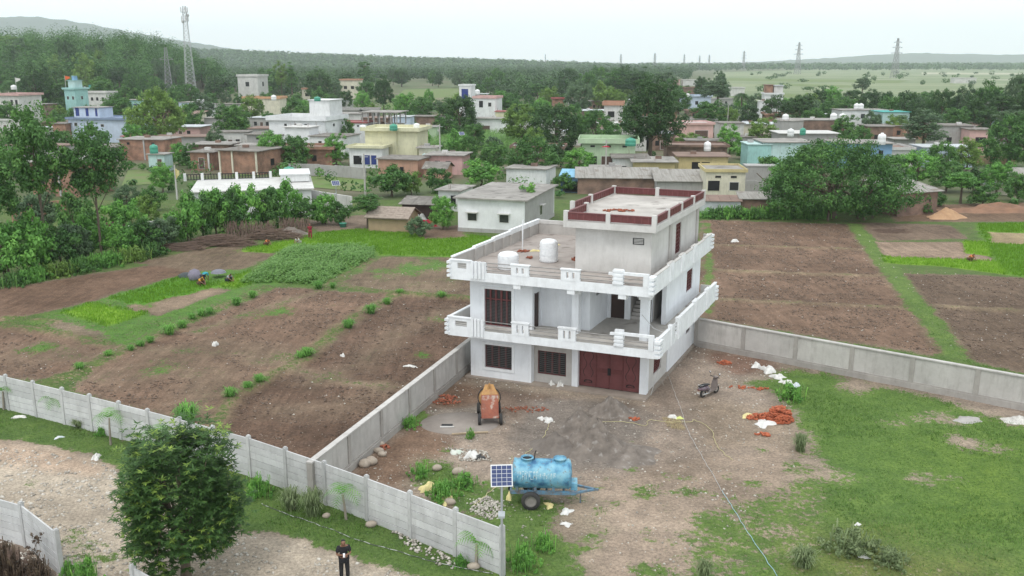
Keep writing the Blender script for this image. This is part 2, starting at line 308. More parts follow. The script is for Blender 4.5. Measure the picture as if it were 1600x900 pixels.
mg = bpy.data.materials.new('earth_and_turf'); mg.use_nodes = True
def ground_nodes(m):
    n = m.node_tree; N = n.nodes; L = n.links; b = N['Principled BSDF']; b.inputs['Roughness'].default_value = .95; b.inputs['Specular IOR Level'].default_value = .15
    def at(nm):
        a = N.new('ShaderNodeAttribute'); a.attribute_name = nm; return a
    geo = N.new('ShaderNodeNewGeometry')
    def noise(s, d=5, r=.6, vec=None):
        t = N.new('ShaderNodeTexNoise'); t.inputs['Scale'].default_value = s; t.inputs['Detail'].default_value = d; t.inputs['Roughness'].default_value = r
        L.new(vec or geo.outputs['Position'], t.inputs['Vector']); return t.outputs[0]
    def ramp(i, a, ca, bb, cb):
        r = N.new('ShaderNodeValToRGB'); r.color_ramp.elements[0].position = a; r.color_ramp.elements[0].color = (*ca, 1); r.color_ramp.elements[1].position = bb; r.color_ramp.elements[1].color = (*cb, 1)
        L.new(i, r.inputs[0]); return r.outputs[0]
    def mix(f, a, c, t='MIX'):
        k = N.new('ShaderNodeMix'); k.data_type = 'RGBA'; k.blend_type = t
        (L.new(f, k.inputs[0]) if hasattr(f, 'links') else setattr(k.inputs[0], 'default_value', f)); L.new(a, k.inputs[6]); L.new(c, k.inputs[7]); return k.outputs[2]
    soil = at('soil').outputs['Color']; gc = at('gc').outputs['Color']; g = at('g').outputs['Fac']
    mp = N.new('ShaderNodeMapping'); mp.inputs['Rotation'].default_value = (0, 0, R(-52)); mp.inputs['Scale'].default_value = (2.2, .16, 1); L.new(geo.outputs['Position'], mp.inputs[0])
    s1 = mix(1.0, soil, ramp(noise(1.1, 8, .7), .3, (.72, .72, .72), .7, (1.28, 1.25, 1.22)), 'MULTIPLY')
    s1 = mix(1.0, s1, ramp(noise(.16, 5, .6), .34, (.74, .73, .72), .66, (1.2, 1.2, 1.2)), 'MULTIPLY')
    s1 = mix(1.0, s1, ramp(noise(7, 6, .8), .36, (.62, .62, .62), .64, (1.34, 1.33, 1.32)), 'MULTIPLY')
    s1 = mix(at('pl').outputs['Fac'], s1, mix(1.0, s1, ramp(noise(1.0, 5, .7, mp.outputs[0]), .36, (.82, .82, .82), .64, (1.13, 1.13, 1.13)), 'MULTIPLY'))
    st = N.new('ShaderNodeTexVoronoi'); st.inputs['Scale'].default_value = 2.6; L.new(geo.outputs['Position'], st.inputs['Vector'])
    stm = ramp(st.outputs['Distance'], .045, (1, 1, 1), .075, (0, 0, 0)); pale = N.new('ShaderNodeRGB'); pale.outputs[0].default_value = (.5, .45, .38, 1)
    s1 = mix(stm, s1, pale.outputs[0])
    g1 = mix(1.0, gc, ramp(noise(.8, 6, .65), .3, (.74, .78, .8), .7, (1.3, 1.2, 1.1)), 'MULTIPLY')
    g1 = mix(1.0, g1, ramp(noise(7, 5, .7), .32, (.62, .66, .62), .7, (1.35, 1.3, 1.2)), 'MULTIPLY')
    a1 = N.new('ShaderNodeMath'); a1.operation = 'MULTIPLY_ADD'; a1.inputs[1].default_value = 1.5; L.new(noise(3.2, 8, .72), a1.inputs[0])
    a2 = N.new('ShaderNodeMath'); a2.operation = 'SUBTRACT'; a2.inputs[1].default_value = 1.28; L.new(a1.outputs[0], a2.inputs[0])
    a3 = N.new('ShaderNodeMath'); a3.operation = 'MULTIPLY'; a3.inputs[1].default_value = 1.02; L.new(g, a3.inputs[0]); L.new(a3.outputs[0], a1.inputs[2])
    fac = ramp(a2.outputs[0], -.06, (0, 0, 0), .14, (1, 1, 1))
    col = mix(fac, s1, g1); L.new(col, b.inputs['Base Color'])
    bp = N.new('ShaderNodeBump'); bp.inputs['Strength'].default_value = .8; bp.inputs['Distance'].default_value = .08; L.new(noise(5, 8, .75), bp.inputs['Height']); L.new(bp.outputs[0], b.inputs['Normal'])
ground_nodes(mg)
idx = np.arange(nx * ny).reshape(ny, nx)
quads = np.stack([idx[:-1, :-1], idx[:-1, 1:], idx[1:, 1:], idx[1:, :-1]], -1).reshape(-1, 4)
qx = X[quads].mean(1); qy = Y[quads].mean(1); keep = np.abs(qx) < .60 * qy + 9
quads = quads[keep]; qr = REG[quads[:, 0]]
order = {}
for i in range(len(REGN)): order.setdefault(REGN[i][0], [])
for i, (nm, _) in enumerate(REGN): order[nm].append(i)
for nm, ids in order.items():
    parts = [ids] if nm in ('grassland', 'yard', 'lane') else [[i] for i in ids]
    for grp in parts:
        q = quads[np.isin(qr, grp)]
        if not len(q): continue
        u, inv = np.unique(q, return_inverse=True)
        me = mesh_np(nm, np.stack([X[u], Y[u], ZZ[u]], 1), inv.reshape(q.shape), {'soil': ('FLOAT_COLOR', np.c_[SOIL[u], np.ones(len(u))]), 'gc': ('FLOAT_COLOR', np.c_[GC[u], np.ones(len(u))]), 'g': ('FLOAT', GR[u]), 'pl': ('FLOAT', PL[u])}, True)
        tag(link(nm, me, mg), kind='structure')
def gsample(px_, py_):
    "ground values at world points"
    i = np.clip(np.searchsorted(ys, py_) - 1, 0, ny - 2); j = np.clip(((px_ - xs[0]) / .25).astype(int), 0, nx - 2); k = i * nx + j
    return GR[k], GC[k], ZZ[k]

# ------------------------------------------------------------------ far ground, plain, hills
fm = mat('far_ground', (.082, .112, .042), (.150, .122, .086), scale=.05, spread=(.36, .54), c3=(.065, .115, .036), s3=.018)
g = MB(); g.add([(-9000, 20, -.07), (9000, 20, -.07), (12000, 9000, -.07), (-12000, 9000, -.07)], [(0, 1, 2, 3)])
tag(g.build('ground', fm), kind='structure')
pm = mat('plain_grass', (.215, .245, .135), (.120, .170, .078), scale=.0045, stretch=(.35, 2.2, 1), spread=(.36, .62), c3=(.33, .32, .24), s3=.012)
gf1 = mat('crop_green', (.075, .165, .04), (.10, .15, .05), scale=.3)
gf2 = mat('lawn_green', (.11, .19, .045), (.15, .16, .07), scale=.25)
gf3 = mat('yellow_green', (.20, .24, .07), (.16, .19, .07), scale=.2)
gf4 = mat('fallow', (.20, .165, .115), (.13, .15, .06), scale=.15)
def sheet(name, pts, m, z=0.0):
    P = pix(*pts); b = MB(); b.add([(x, y, z) for x, y in P], [tuple(range(len(P)))]); return tag(b.build(name, m), kind='structure')
sheet('plain', [(1095, 150), (1180, 172), (1330, 194), (1640, 186), (1900, 150), (1900, 107), (1330, 107), (1120, 113)], pm, -.03)
sheet('field', [(655, 236), (828, 234), (815, 203), (685, 206)], gf1)
sheet('field', [(588, 174), (722, 170), (716, 138), (632, 140)], gf2)
sheet('field', [(600, 160), (660, 163), (720, 158), (720, 152), (610, 154)], gf4, .03)
sheet('field', [(478, 292), (575, 300), (578, 275), (482, 276)], gf2)
sheet('field', [(190, 290), (270, 286), (265, 262), (200, 266)], gf2)
sheet('field', [(362, 275), (405, 274), (400, 265), (366, 266)], gf1, .02)
sheet('field', [(1040, 232), (1130, 224), (1110, 214), (1048, 218)], gf3)
sheet('field', [(1460, 250), (1580, 262), (1600, 246), (1480, 236)], gf2)
sheet('field', [(1150, 182), (1190, 178), (1185, 158), (1150, 160)], gf1, .02)
sheet('field', [(1480, 236), (1540, 240), (1560, 226), (1490, 226)], gf4)
for a in ([(1130, 126), (1400, 130), (1420, 126), (1140, 122)], [(1430, 152), (1600, 146), (1600, 140), (1420, 146)], [(1180, 150), (1330, 156), (1330, 150), (1190, 145)], [(1180, 133), (1330, 137), (1335, 133.5), (1200, 130)]):
    sheet('field', a, gf2, .05)
for a in ([(1380, 168), (1500, 172), (1500, 166), (1390, 163)], [(1440, 116), (1600, 117), (1600, 114), (1440, 113)], [(1230, 160), (1300, 163), (1310, 158), (1240, 156)]):
    sheet('field', a, mat('pale_sand', (.42, .40, .32), (.28, .30, .18), scale=.02), .05)
def ridge(name, prof, Y0, depth, m, base_z=-1, seed=0, nn=160, jag=0):
    "a hill whose skyline runs through the given photo points at distance Y0"
    P = [(G(px, 130).x / G(px, 130).y * Y0, H + (HY - py) / (F / CP) * Y0) for px, py in prof]
    x = np.linspace(P[0][0], P[-1][0], nn); z = np.interp(x, [p[0] for p in P], [p[1] for p in P])
    rows = []
    for t in np.linspace(-1, 1, 13):
        k = (np.cos(t * math.pi) * .5 + .5); rows.append(np.stack([x, np.full(nn, Y0) + t * depth, base_z + np.maximum(z - base_z, 0) * k * (1 + (vnoise(x, np.full(nn, t * 3), .006, seed) - .5) * .10 * (abs(t) > .05))], 1))
    if jag: rows[6][:, 2] += (vnoise(x, x * 0, .03, seed + 3) - .5) * jag
    v = np.concatenate(rows); i = np.arange(nn * 13).reshape(13, nn)
    q = np.stack([i[:-1, :-1], i[:-1, 1:], i[1:, 1:], i[1:, :-1]], -1).reshape(-1, 4)
    return tag(link(name, mesh_np(name, v, q, smooth=True), m), kind='structure')
hm = mat('wooded_slope', (.045, .072, .036), (.03, .052, .028), scale=.02, bump=.4, bscale=.06)
ridge('hill', [(-400, 45), (-150, 36), (20, 30), (60, 29), (110, 33), (160, 42), (250, 58), (330, 71), (400, 82), (480, 90), (580, 96), (720, 102)], 5600, 800, hm, seed=2, jag=10)
ridge('hill', [(1100, 101.4), (1300, 90), (1420, 83), (1560, 86), (1800, 84), (2200, 78), (2500, 101)], 6400, 600, hm, seed=5, jag=8)
ridge('hill', [(-600, 70), (-200, 74), (100, 78), (300, 83), (420, 88), (520, 92), (640, 97), (800, 101), (1000, 108.5)], 2500, 700, hm, seed=8)
ridge('hill', [(-700, 96), (-300, 94), (0, 97), (150, 98), (250, 106), (320, 124), (385, 140)], 640, 150, mat('wood_floor', (.06, .075, .035), (.09, .075, .045), scale=.1), seed=11)
# ------------------------------------------------------------------ the white house
WHITE = mat('white_paint', (.80, .82, .85), (.72, .74, .77), scale=.8, rough=.75, dirt=.20, bump=.12, bscale=14)
WHITE2 = mat('white_trim', (.80, .82, .84), (.70, .715, .73), scale=2.2, rough=.75, dirt=.20)
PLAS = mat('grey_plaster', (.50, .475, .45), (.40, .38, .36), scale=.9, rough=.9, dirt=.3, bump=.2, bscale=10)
PLASL = mat('pale_plaster', (.60, .585, .565), (.50, .485, .465), scale=.7, rough=.9, dirt=.25, bump=.2, bscale=10)
CONC = mat('concrete_floor', (.40, .355, .325), (.29, .255, .235), scale=.6, rough=.95, dirt=.0, c3=(.22, .19, .17), s3=1.3, bump=.2)
CONL = mat('concrete_light', (.52, .49, .455), (.36, .335, .31), scale=.5, rough=.95, c3=(.25, .225, .205), s3=.9, bump=.2)
MAROON = mat('maroon_paint', (.150, .046, .046), (.115, .036, .036), scale=3, rough=.5)
MARO2 = mat('maroon_panel', (.175, .060, .060), (.13, .044, .045), scale=2, rough=.55)
DARKW = mat('dark_wood', (.06, .035, .03), (.04, .025, .022), rough=.6)
DARK_PANE = mat('window_dark', (.03, .032, .035), (.045, .045, .045), scale=3, rough=.25, spec=.5)
STEEL = mat('steel_bar', (.34, .33, .32), (.26, .25, .24), rough=.45, metal=.6)
BLACK = mat('black_iron_and_openings', (.018, .018, .02), rough=.5)  # iron parts, and flat black for the shade inside openings
BARG = mat('grille_grey', (.105, .10, .10), (.075, .072, .07), rough=.5)
HA1, HA2 = R(-21.6), R(65.1); he1 = Vector((math.cos(HA1), math.sin(HA1))); he2 = Vector((math.cos(HA2), math.sin(HA2)))
HO = G(735.9, 588)
def HT(x, y, z): return (x * he1.x + y * he2.x, x * he1.y + y * he2.y, z)     # house axes: x along the front, y to the back
def HW(x, y, z=0): t = HT(x, y, z); return Vector((HO.x + t[0], HO.y + t[1], z))
house = empty('house', HO, 0, 'large white unfinished flat-roofed house with wrap-around balconies and maroon gate', 'house')
def hb(): return MB(HT)
def hbox(name, m, *a, parent=house): return hb().box(*a).build(name, m, parent)
# ground floor
hb().box(-.25, 11.15, -.25, 13.0, -.1, .10).build('plinth', mat('plinth_cement', (.33, .28, .235), (.25, .21, .18), scale=1.2), house)
hb().wall_y(0, 4.0, 0, .25, .1, 2.9, [(.97, 2.75, .75, 2.22)]).build('wall', WHITE, house)
hb().wall_x(.25, 12.8, 0, .25, .1, 2.9).build('wall', WHITE, house)
hbox('wall', WHITE, 3.78, 4.0, .25, .65, .1, 2.9)
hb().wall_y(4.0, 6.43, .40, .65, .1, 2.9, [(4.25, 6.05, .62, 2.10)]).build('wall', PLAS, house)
hbox('pillar', WHITE, 6.43, 6.80, .36, .80, .1, 2.9); hbox('pillar', WHITE, 10.51, 10.93, .55, .95, .1, 2.9)
hb().wall_x(.95, 5.0, 10.66, 10.88, .1, 2.9, [(2.15, 3.8, .80, 1.78)]).build('wall', PLASL, house)
hb().wall_x(5.0, 12.8, 10.66, 10.95, .1, 2.9, [(9.5, 10.55, 1.33, 1.74)]).build('wall', WHITE, house)
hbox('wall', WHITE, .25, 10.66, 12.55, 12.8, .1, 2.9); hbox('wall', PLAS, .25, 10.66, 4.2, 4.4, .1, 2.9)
# slabs
hb().box(-.95, 12.0, -1.1, 13.3, 2.9, 3.36).build('slab', WHITE2, house)
hb().box(-.80, 11.86, -.96, 13.15, 3.36, 3.40).build('floor_finish', CONL, house)
hb().box(-.74, 11.5, -1.1, 13.35, 6.42, 6.95).build('slab', WHITE2, house)
hb().box(-.60, 11.36, -.97, 13.2, 6.95, 6.99).build('roof_finish', CONC, house)
def window(xy, pl, a, b, z0, z1, mull=4, bars=9, bar_m=BARG, trim=True, depth=.12, name='window', mm=MAROON):
    "a window on the plane y=pl ('y') or x=pl ('x'), opening a..b by z0..z1"
    def bx(B, u0, u1, d0, d1, za, zb):
        return B.box(u0, u1, pl + d0, pl + d1, za, zb) if xy == 'y' else B.box(pl - d1, pl - d0, u0, u1, za, zb)
    fr = hb(); t = .06
    for q in ((a, b, z0, z0 + t), (a, b, z1 - t, z1), (a, a + t, z0 + t, z1 - t), (b - t, b, z0 + t, z1 - t)): bx(fr, q[0], q[1], depth - .05, depth + .05, q[2], q[3])
    wn = fr.build(name, mm, house)
    bx(hb(), a + t, b - t, depth + .03, depth + .045, z0 + t, z1 - t).build('pane', DARK_PANE, wn)  # dark colour stands in for the unlit room behind the bars
    for k in range(mull):
        c = a + (b - a) * (k + 1) / (mull + 1); bx(hb(), c - .055, c + .055, depth - .06, depth + .02, z0 + t, z1 - t).build('mullion', mm, wn)
    for k in range(bars):
        c = z0 + (z1 - z0) * (k + 1) / (bars + 1); bx(hb(), a + t, b - t, depth - .085, depth - .062, c - .022, c + .022).build('bar', bar_m, wn)
    if trim:
        s = hb(); w_ = .17
        for q in ((a - w_, b + w_, z0 - w_, z0), (a - w_, b + w_, z1, z1 + w_), (a - w_, a, z0, z1), (b, b + w_, z0, z1)): bx(s, q[0], q[1], -.05, .04, q[2], q[3])
        s.build('surround', WHITE2, wn)
    return wn
window('y', 0, .97, 2.75, .75, 2.22, 3, 12)
window('y', .40, 4.25, 6.05, .62, 2.10, 3, 11, trim=False)
window('x', 10.88, 2.15, 3.8, .80, 1.78, 4, 5, MAROON, trim=False)
window('x', 10.95, 9.5, 10.55, 1.33, 1.74, 0, 3, BARG, trim=False)
# the gate
gt = hb()
for q in ((6.80, 10.51, 2.62, 2.72), (6.80, 6.88, .14, 2.62), (10.43, 10.51, .14, 2.62)): gt.box(q[0], q[1], .62, .70, q[2], q[3])
gate = gt.build('gate', MAROON, house)
for a, b, o in ((6.88, 7.84, 1), (7.85, 8.65, 0), (8.66, 9.47, 0), (9.48, 10.43, 1)):
    lf = hb().box(a, b, .645, .675, .14, 2.62).build('gate_leaf', MARO2, gate)
gb = hb()
for a, b in ((7.85, 8.65), (8.66, 9.47)): gb.box(a + .05, b - .05, .632, .645, 1.10, 1.36)
gb.build('gate_band', MAROON, gate)
for a, b in ((7.84, 7.85), (8.65, 8.66), (9.47, 9.48)): hb().box(a - .03, b + .03, .62, .645, .14, 2.62).build('gate_stile', MAROON, gate)
hb().box(8.56, 8.75, .60, .62, .98, 1.42).build('latch', BLACK, gate)
for a in (7.36, 9.95):      # scrolls and lotus motif cut in the two outer leaves
    o = hb()
    for k in range(9): an = R(20 * k - 80); o.box(a + .24 * math.sin(an) - .022, a + .24 * math.sin(an) + .022, .636, .645, .38 + .10 * math.cos(an), .47 + .10 * math.cos(an))
    o.box(a - .26, a + .26, .636, .645, .37, .40)
    for s in (-1, 1):
        for k in range(26):
            t = k / 25; x = a + s * (.20 + .10 * math.sin(t * 9)); z = .75 + t * 1.45; o.box(x - .013, x + .013, .636, .645, z, z + .05)
        o.box(a + s * .2 - .07, a + s * .2 + .07, .636, .645, 2.36, 2.42); o.box(a + s * .2 - .02, a + s * .2 + .02, .636, .645, 2.28, 2.5)
    o.build('gate_ornament', BLACK, gate)['kind'] = 'stuff'
# first floor
hb().wall_y(0, 4.05, 0, .25, 3.4, 6.42, [(.97, 2.73, 3.45, 5.74)]).build('wall', WHITE, house)
hb().wall_x(.25, 12.8, 0, .25, 3.4, 6.42).build('wall', WHITE, house)
hb().wall_x(.25, 1.3, 3.82, 4.05, 3.4, 6.42, [(.35, 1.15, 3.4, 5.6)]).build('wall', WHITE, house)
d = hb().box(3.88, 3.96, .35, 1.15, 3.4, 5.6).build('door', DARKW, house)
hb().box(3.86, 4.08, .30, .38, 3.4, 5.64).build('door_frame', DARKW, d); hb().box(3.96, 3.98, .7, .78, 4.2, 4.7).build('door_handle', BLACK, d)
hb().wall_y(4.05, 7.15, 1.3, 1.5, 3.4, 6.42).build('wall', WHITE, house)
hb().wall_x(1.5, 4.5, 6.95, 7.15, 3.4, 6.42, [(2.4, 3.1, 5.3, 5.65)]).build('wall', WHITE, house)
hb().wall_y(7.15, 10.66, 4.5, 4.7, 3.4, 6.42, [(7.35, 8.25, 3.4, 5.5), (8.6, 9.95, 3.4, 5.9), (10.0, 10.66, 3.4, 6.1)]).build('wall', WHITE, house)
hb().wall_x(4.2, 12.8, 10.66, 10.93, 3.4, 6.42, [(9.1, 10.65, 4.28, 5.7)]).build('wall', WHITE, house)
hbox('wall', WHITE, .25, 10.66, 12.55, 12.8, 3.4, 6.42); hbox('wall', PLAS, 7.15, 10.66, 8.2, 8.4, 3.4, 6.42); hbox('wall', PLAS, 8.35, 8.5, 4.7, 8.2, 3.4, 6.42); hbox('wall', PLAS, 9.96, 10.05, 4.7, 8.2, 3.4, 6.42)  # cross wall behind the stairs is added to close off light inside
hb().box(7.35, 8.25, 4.62, 4.68, 3.4, 5.5).build('door', DARKW, house)
for k in range(8): hb().box(8.55, 9.95, 4.75 + k * .27, 5.02 + k * .27, 3.4, 3.58 + k * .18).build('stair_step', PLAS, house)
cols = ((6.35, 6.77), (10.45, 10.92))
for a, b in cols:
    c = hb().box(a, b, .40, .84, 3.4, 6.42).build('column', WHITE, house)
    hb().box(a - .10, b + .10, .38, .86, 5.85, 5.98).box(a - .18, b + .18, .38, .86, 5.98, 6.10).build('capital', WHITE2, c)
hb().box(4.05, 10.93, .42, .82, 6.10, 6.418).build('beam', WHITE, house); hb().box(10.5, 10.90, .84, 4.2, 6.10, 6.418).build('beam', WHITE, house)
for x in (3.3, 6.6, 9.6): hb().box(x, x + .45, -1.06, -.6, 6.16, 6.418).build('corbel', WHITE2, house)
wu = window('y', 0, .97, 2.73, 3.45, 5.74, 4, 0)
hb().box(1.03, 2.67, .05, .09, 5.08, 5.16).build('transom', MAROON, wu)
for k in range(16): hb().box(1.05, 2.65, .045, .06, 3.6 + k * .09, 3.625 + k * .09).build('bar', BARG, wu)
window('x', 10.93, 9.1, 10.65, 4.28, 5.7, 3, 6, MAROON, trim=False)
def rails(a, b, z, parent, front=True, pl=-1.05, n=3):
    for k in range(n):
        zz = z + .16 + k * .22
        B = hb().tube([(a, pl, zz), (b, pl, zz)], .028, 6) if front else hb().tube([(pl, a, zz), (pl, b, zz)], .028, 6)
        B.build('railing_bar', STEEL, parent)
def parapet(z, xl, xr, lay_, H_, hi, yb, side):
    "front balustrade: lay_ gives (kind, x0, x1)"
    for kind, a, b in lay_:
        if kind == 'r': rails(a, b, z, house)
        elif kind == 'block':
            s = hb().wall_y(a, b, -1.12, -.94, z - .02, z + hi, [(a + (b - a) * .28, a + (b - a) * .40, z + .12, z + hi - .12), (a + (b - a) * .60, a + (b - a) * .72, z + .12, z + hi - .12)]); s.box(a - .04, b + .04, -1.16, -.90, z + hi, z + hi + .07)
            s.build('railing_post', WHITE2, house)
        elif kind == 'fins':
            s = hb().box(a, b, -1.10, -.94, z - .02, z + H_)
            n = 4
            for k in range(n): c = a + (b - a) * (k + .5) / n; s.box(c - .075, c + .075, -1.19, -1.10, z - .38, z + H_ + .06)
            s.build('fluted_panel', WHITE2, house)
        elif kind == 'corner':
            s = hb().wall_y(a, b, -1.10, -.96, z - .02, z + H_, [(a + .50, b - .28, z + .14, z + .48)]); s.box(a - .03, b, -1.14, -.92, z + H_, z + H_ + .07)
            for k in range(4): zz = z - .40 + k * .27; s.box(a - .16, a + .10, -1.2, -.80, zz, zz + .15)
            p = s.build('corner_panel', WHITE2, house)
            for k in range(3): hb().box(a + .50, b - .28, -1.06, -1.03, z + .20 + k * .11, z + .24 + k * .11).build('louvre', PLASL, p)
            hb().box(a + .50, b - .28, -.99, -.97, z + .14, z + .48).build('louvre_back', PLAS, p)
        elif kind == 'step':
            s = hb().box(a, b, -1.14, -.92, z - .02, z + hi + .28)
            for k in range(4): s.box(a - .03, b + .03, -1.18, -.90, z + .05 + k * .22, z + .17 + k * .22)
            s.box(a - .28, a, -1.12, -.95, z + hi - .06, z + hi + .08); s.build('railing_post', WHITE2, house)
        elif kind == 'frame':
            s = hb().box(a, b, -1.12, -.95, z + hi - .02, z + hi + .14).box(b - .30, b, -1.12, -.95, z - .02, z + hi - .02)
            s.build('railing_frame', WHITE2, house); rails(a, b - .3, z, house, n=2)
        elif kind == 'end':
            s = hb().box(a, b, -1.10, -.6, z - .02, z + H_)
            for k in range(4): zz = z - .40 + k * .27; s.box(a + .05, b + .12, -1.2, -.5, zz, zz + .15)
            s.build('corner_panel', WHITE2, house)
parapet(3.38, -.95, 12.0, [('corner', -.95, .6), ('fins', .6, 1.45), ('r', 1.45, 3.23), ('block', 3.23, 4.29), ('r', 4.29, 6.12), ('block', 6.12, 7.17), ('r', 7.17, 9.48), ('step', 9.48, 9.97), ('frame', 9.97, 11.72), ('end', 11.74, 12.0)], .66, .72, 13.3, 0)
parapet(6.97, -.74, 11.5, [('corner', -.74, .62), ('fins', .62, 1.59), ('r', 1.59, 3.19), ('block', 3.19, 4.29), ('r', 4.29, 6.24), ('block', 6.24, 7.36), ('r', 7.36, 9.31), ('step', 9.31, 9.86), ('frame', 9.86, 11.3), ('end', 11.3, 11.5)], .60, .60, 13.0, 0)
# right-hand side parapets, stepped panels
for (z, x, ye, segs) in ((3.38, 12.0, 13.3, [(-.6, 1.3, .62), (1.3, 1.7, .80), (2.9, 3.3, .84), (3.3, 6.9, .78), (6.9, 7.9, .90), (7.9, 10.2, .78), (10.2, 11.2, .9), (11.2, 13.3, .78)]),
                         (6.97, 11.5, 13.35, [(-.6, 2.4, .50), (2.4, 3.4, .62), (3.4, 5.0, .50), (5.0, 6.0, .62), (6.0, 8.0, .5), (8.0, 9.0, .62), (9.0, 11.2, .5), (11.2, 13.35, .58)])):
    for a, b, h in segs:
        p = hb().box(x - .14, x, a, b, z - .02, z + h).build('parapet_panel', WHITE2, house)
        hb().box(x - .17, x + .03, a - .0 + .004, b - .004, z + h, z + h + .05).build('coping', PLASL if z > 5 else WHITE2, p)
        if b - a < 1.1:
            for k in range(3): hb().box(x, x + .09, a + .08 + k * .3, a + .2 + k * .3, z - .42, z + h + .02).build('fin', WHITE2, p)
    s = hb()
    for k in range(4): zz = z - .40 + k * .27; s.box(x - .35, x + .14, ye - .3, ye + .12, zz, zz + .15)
    s.build('corner_panel', WHITE2, house)
    hb().box(10.93, x - .14, ye - .14, ye, z, z + .55).build('parapet_panel', PLASL, house)
rails(1.7, 2.9, 3.38, house, False, 11.93)
# left-hand side parapets
hb().box(-.95, -.82, -.94, 7.0, 3.36, 4.02).build('parapet_panel', PLASL, house); hb().box(-.99, -.79, -.9, 7.0, 4.02, 4.08).build('coping', WHITE2, house)
lw = hb().box(-.74, -.60, -.94, 12.0, 6.97, 7.72).build('parapet_panel', PLAS, house)
for a, b, h in ((-.90, 1.9, .0), (1.9, 4.6, .08), (4.6, 7.2, .16), (7.2, 12.15, .24)):
    hb().box(-.78, -.56, a, b, 7.72, 7.79 + h).build('coping', WHITE2, lw)
for yy in (1.9, 3.3, 4.6, 6.0, 7.2, 8.9, 10.4): hb().box(-.60, -.50, yy - .14, yy + .14, 6.99, 7.72).build('pilaster', PLAS, lw)
bw = hb().box(-.60, 6.05, 12.0, 12.14, 6.97, 7.72).build('parapet_panel', PLAS, house); hb().box(-.56, 6.05, 11.97, 12.17, 7.72, 7.98).build('coping', PLASL, bw)
# roof room
hb().wall_y(6.05, 10.62, 1.65, 1.87, 6.99, 9.62, [(9.5, 10.18, 8.76, 9.16)]).build('wall', PLASL, house)
hb().wall_x(1.87, 12.75, 10.40, 10.62, 6.99, 9.62, [(7.0, 8.3, 7.2, 9.15)]).build('wall', PLASL, house)
hbox('wall', PLASL, 6.05, 6.27, 1.87, 12.75, 6.99, 9.62); hbox('wall', PLASL, 6.27, 10.40, 12.5, 12.75, 6.99, 9.62)
for yy in (5.6, 12.4): hbox('pilaster', PLAS, 10.62, 10.70, yy - .28, yy + .28, 6.99, 9.62)
window('x', 10.62, 7.0, 8.3, 7.2, 9.15, 2, 7, MAROON, trim=False); window('y', 1.65, 9.5, 10.18, 8.76, 9.16, 0, 4, PLASL, trim=False, mm=BLACK)
hb().prism([(5.5, 1.05), (11.0, 1.05), (11.0, 13.0), (4.5, 13.0), (4.5, 4.7), (5.5, 4.7)], 9.62, 9.98).build('roof_slab', PLASL, house)
hb().prism([(5.62, 1.17), (10.88, 1.17), (10.88, 12.88), (4.62, 12.88), (4.62, 4.82), (5.62, 4.82)], 9.98, 10.0).build('roof_finish', CONL, house)
def rp(x0, x1, y0, y1): return hb().box(x0, x1, y0, y1, 9.98, 10.60).build('parapet_post', PLASL, house)
fx = [5.5, 8.06, 10.74]
for x in fx: rp(x, x + .26, 1.05, 1.29)
for yy in (3.7, 6.75, 9.8, 12.74): rp(10.76, 11.0, yy, yy + .26)
for x in (4.5, 7.6): rp(x, x + .26, 12.74, 13.0)
for x, yy in ((5.5, 4.44), (4.5, 4.7), (4.5, 8.0)): rp(x, x + .24, yy, yy + .26)
def rpan(x0, x1, y0, y1):
    p = hb().box(x0, x1, y0, y1, 10.08, 10.46).build('parapet_panel', MAROON, house)
    dx, dy = (.0, .03) if x1 - x0 > y1 - y0 else (.03, .0)
    hb().box(x0 - dx, x1 + dx, y0 - dy, y1 + dy, 10.46, 10.52).build('rail', MARO2, p)
    n = max(3, int(max(x1 - x0, y1 - y0) / .35))
    for k in range(n):
        if x1 - x0 > y1 - y0: c = x0 + (x1 - x0) * (k + .5) / n; hb().box(c - .03, c + .03, y0 - .02, y0, 10.08, 10.46).build('baluster', MARO2, p)
        else: c = y0 + (y1 - y0) * (k + .5) / n; hb().box(x1, x1 + .02, c - .03, c + .03, 10.08, 10.46).build('baluster', MARO2, p)
rpan(5.76, 8.06, 1.12, 1.22); rpan(8.32, 10.74, 1.12, 1.22)
for a, b in ((1.29, 3.7), (3.96, 6.75), (7.01, 9.8), (10.06, 12.74)): rpan(10.83, 10.93, a, b)
rpan(4.76, 7.6, 12.82, 12.92); rpan(7.86, 10.76, 12.82, 12.92)
rpan(5.57, 5.67, 1.29, 4.44); rpan(4.57, 4.67, 4.96, 8.0); rpan(4.57, 4.67, 8.26, 12.74)
# things on the roofs
WRAP = mat('plastic_wrap', (.84, .85, .86), (.68, .69, .71), scale=5, rough=.45, bump=.8, bscale=9)
def wrapped_tank(x, y, r, h, label, lump):
    prof = [(0, h), (r * .45, h - .01), (r * .8, h - .07), (r, h - .2)] + [(r * (1 + (.035 if k % 2 else -.03)), h - .25 - (h - .35) * k / 9) for k in range(10)] + [(r * .95, .02), (r * .9, 0)]
    b = MB().lathe(prof, n=24); o = b.build('wrapped_water_tank', WRAP, None, HW(x, y, 6.99)); tag(o, label, 'water tank'); 
    MB().lathe([(r * 1.03, h * .62), (r * 1.045, h * .6), (r * 1.03, h * .58)], n=24).build('wrap_cord', WHITE2, o)
    MB().lathe([(r * 1.03, h * .36), (r * 1.045, h * .34), (r * 1.03, h * .32)], n=24).build('wrap_cord', WHITE2, o)
wrapped_tank(3.75, 3.2, .56, 1.42, 'tall white plastic-wrapped water tank standing mid-roof on the white house', 0)
wrapped_tank(2.35, .35, .62, 1.05, 'low white plastic-wrapped water tank just behind the roof railing of the white house', 0)
BRK = mat('loose_brick', (.34, .115, .065), (.24, .085, .055), scale=4, rough=.95)
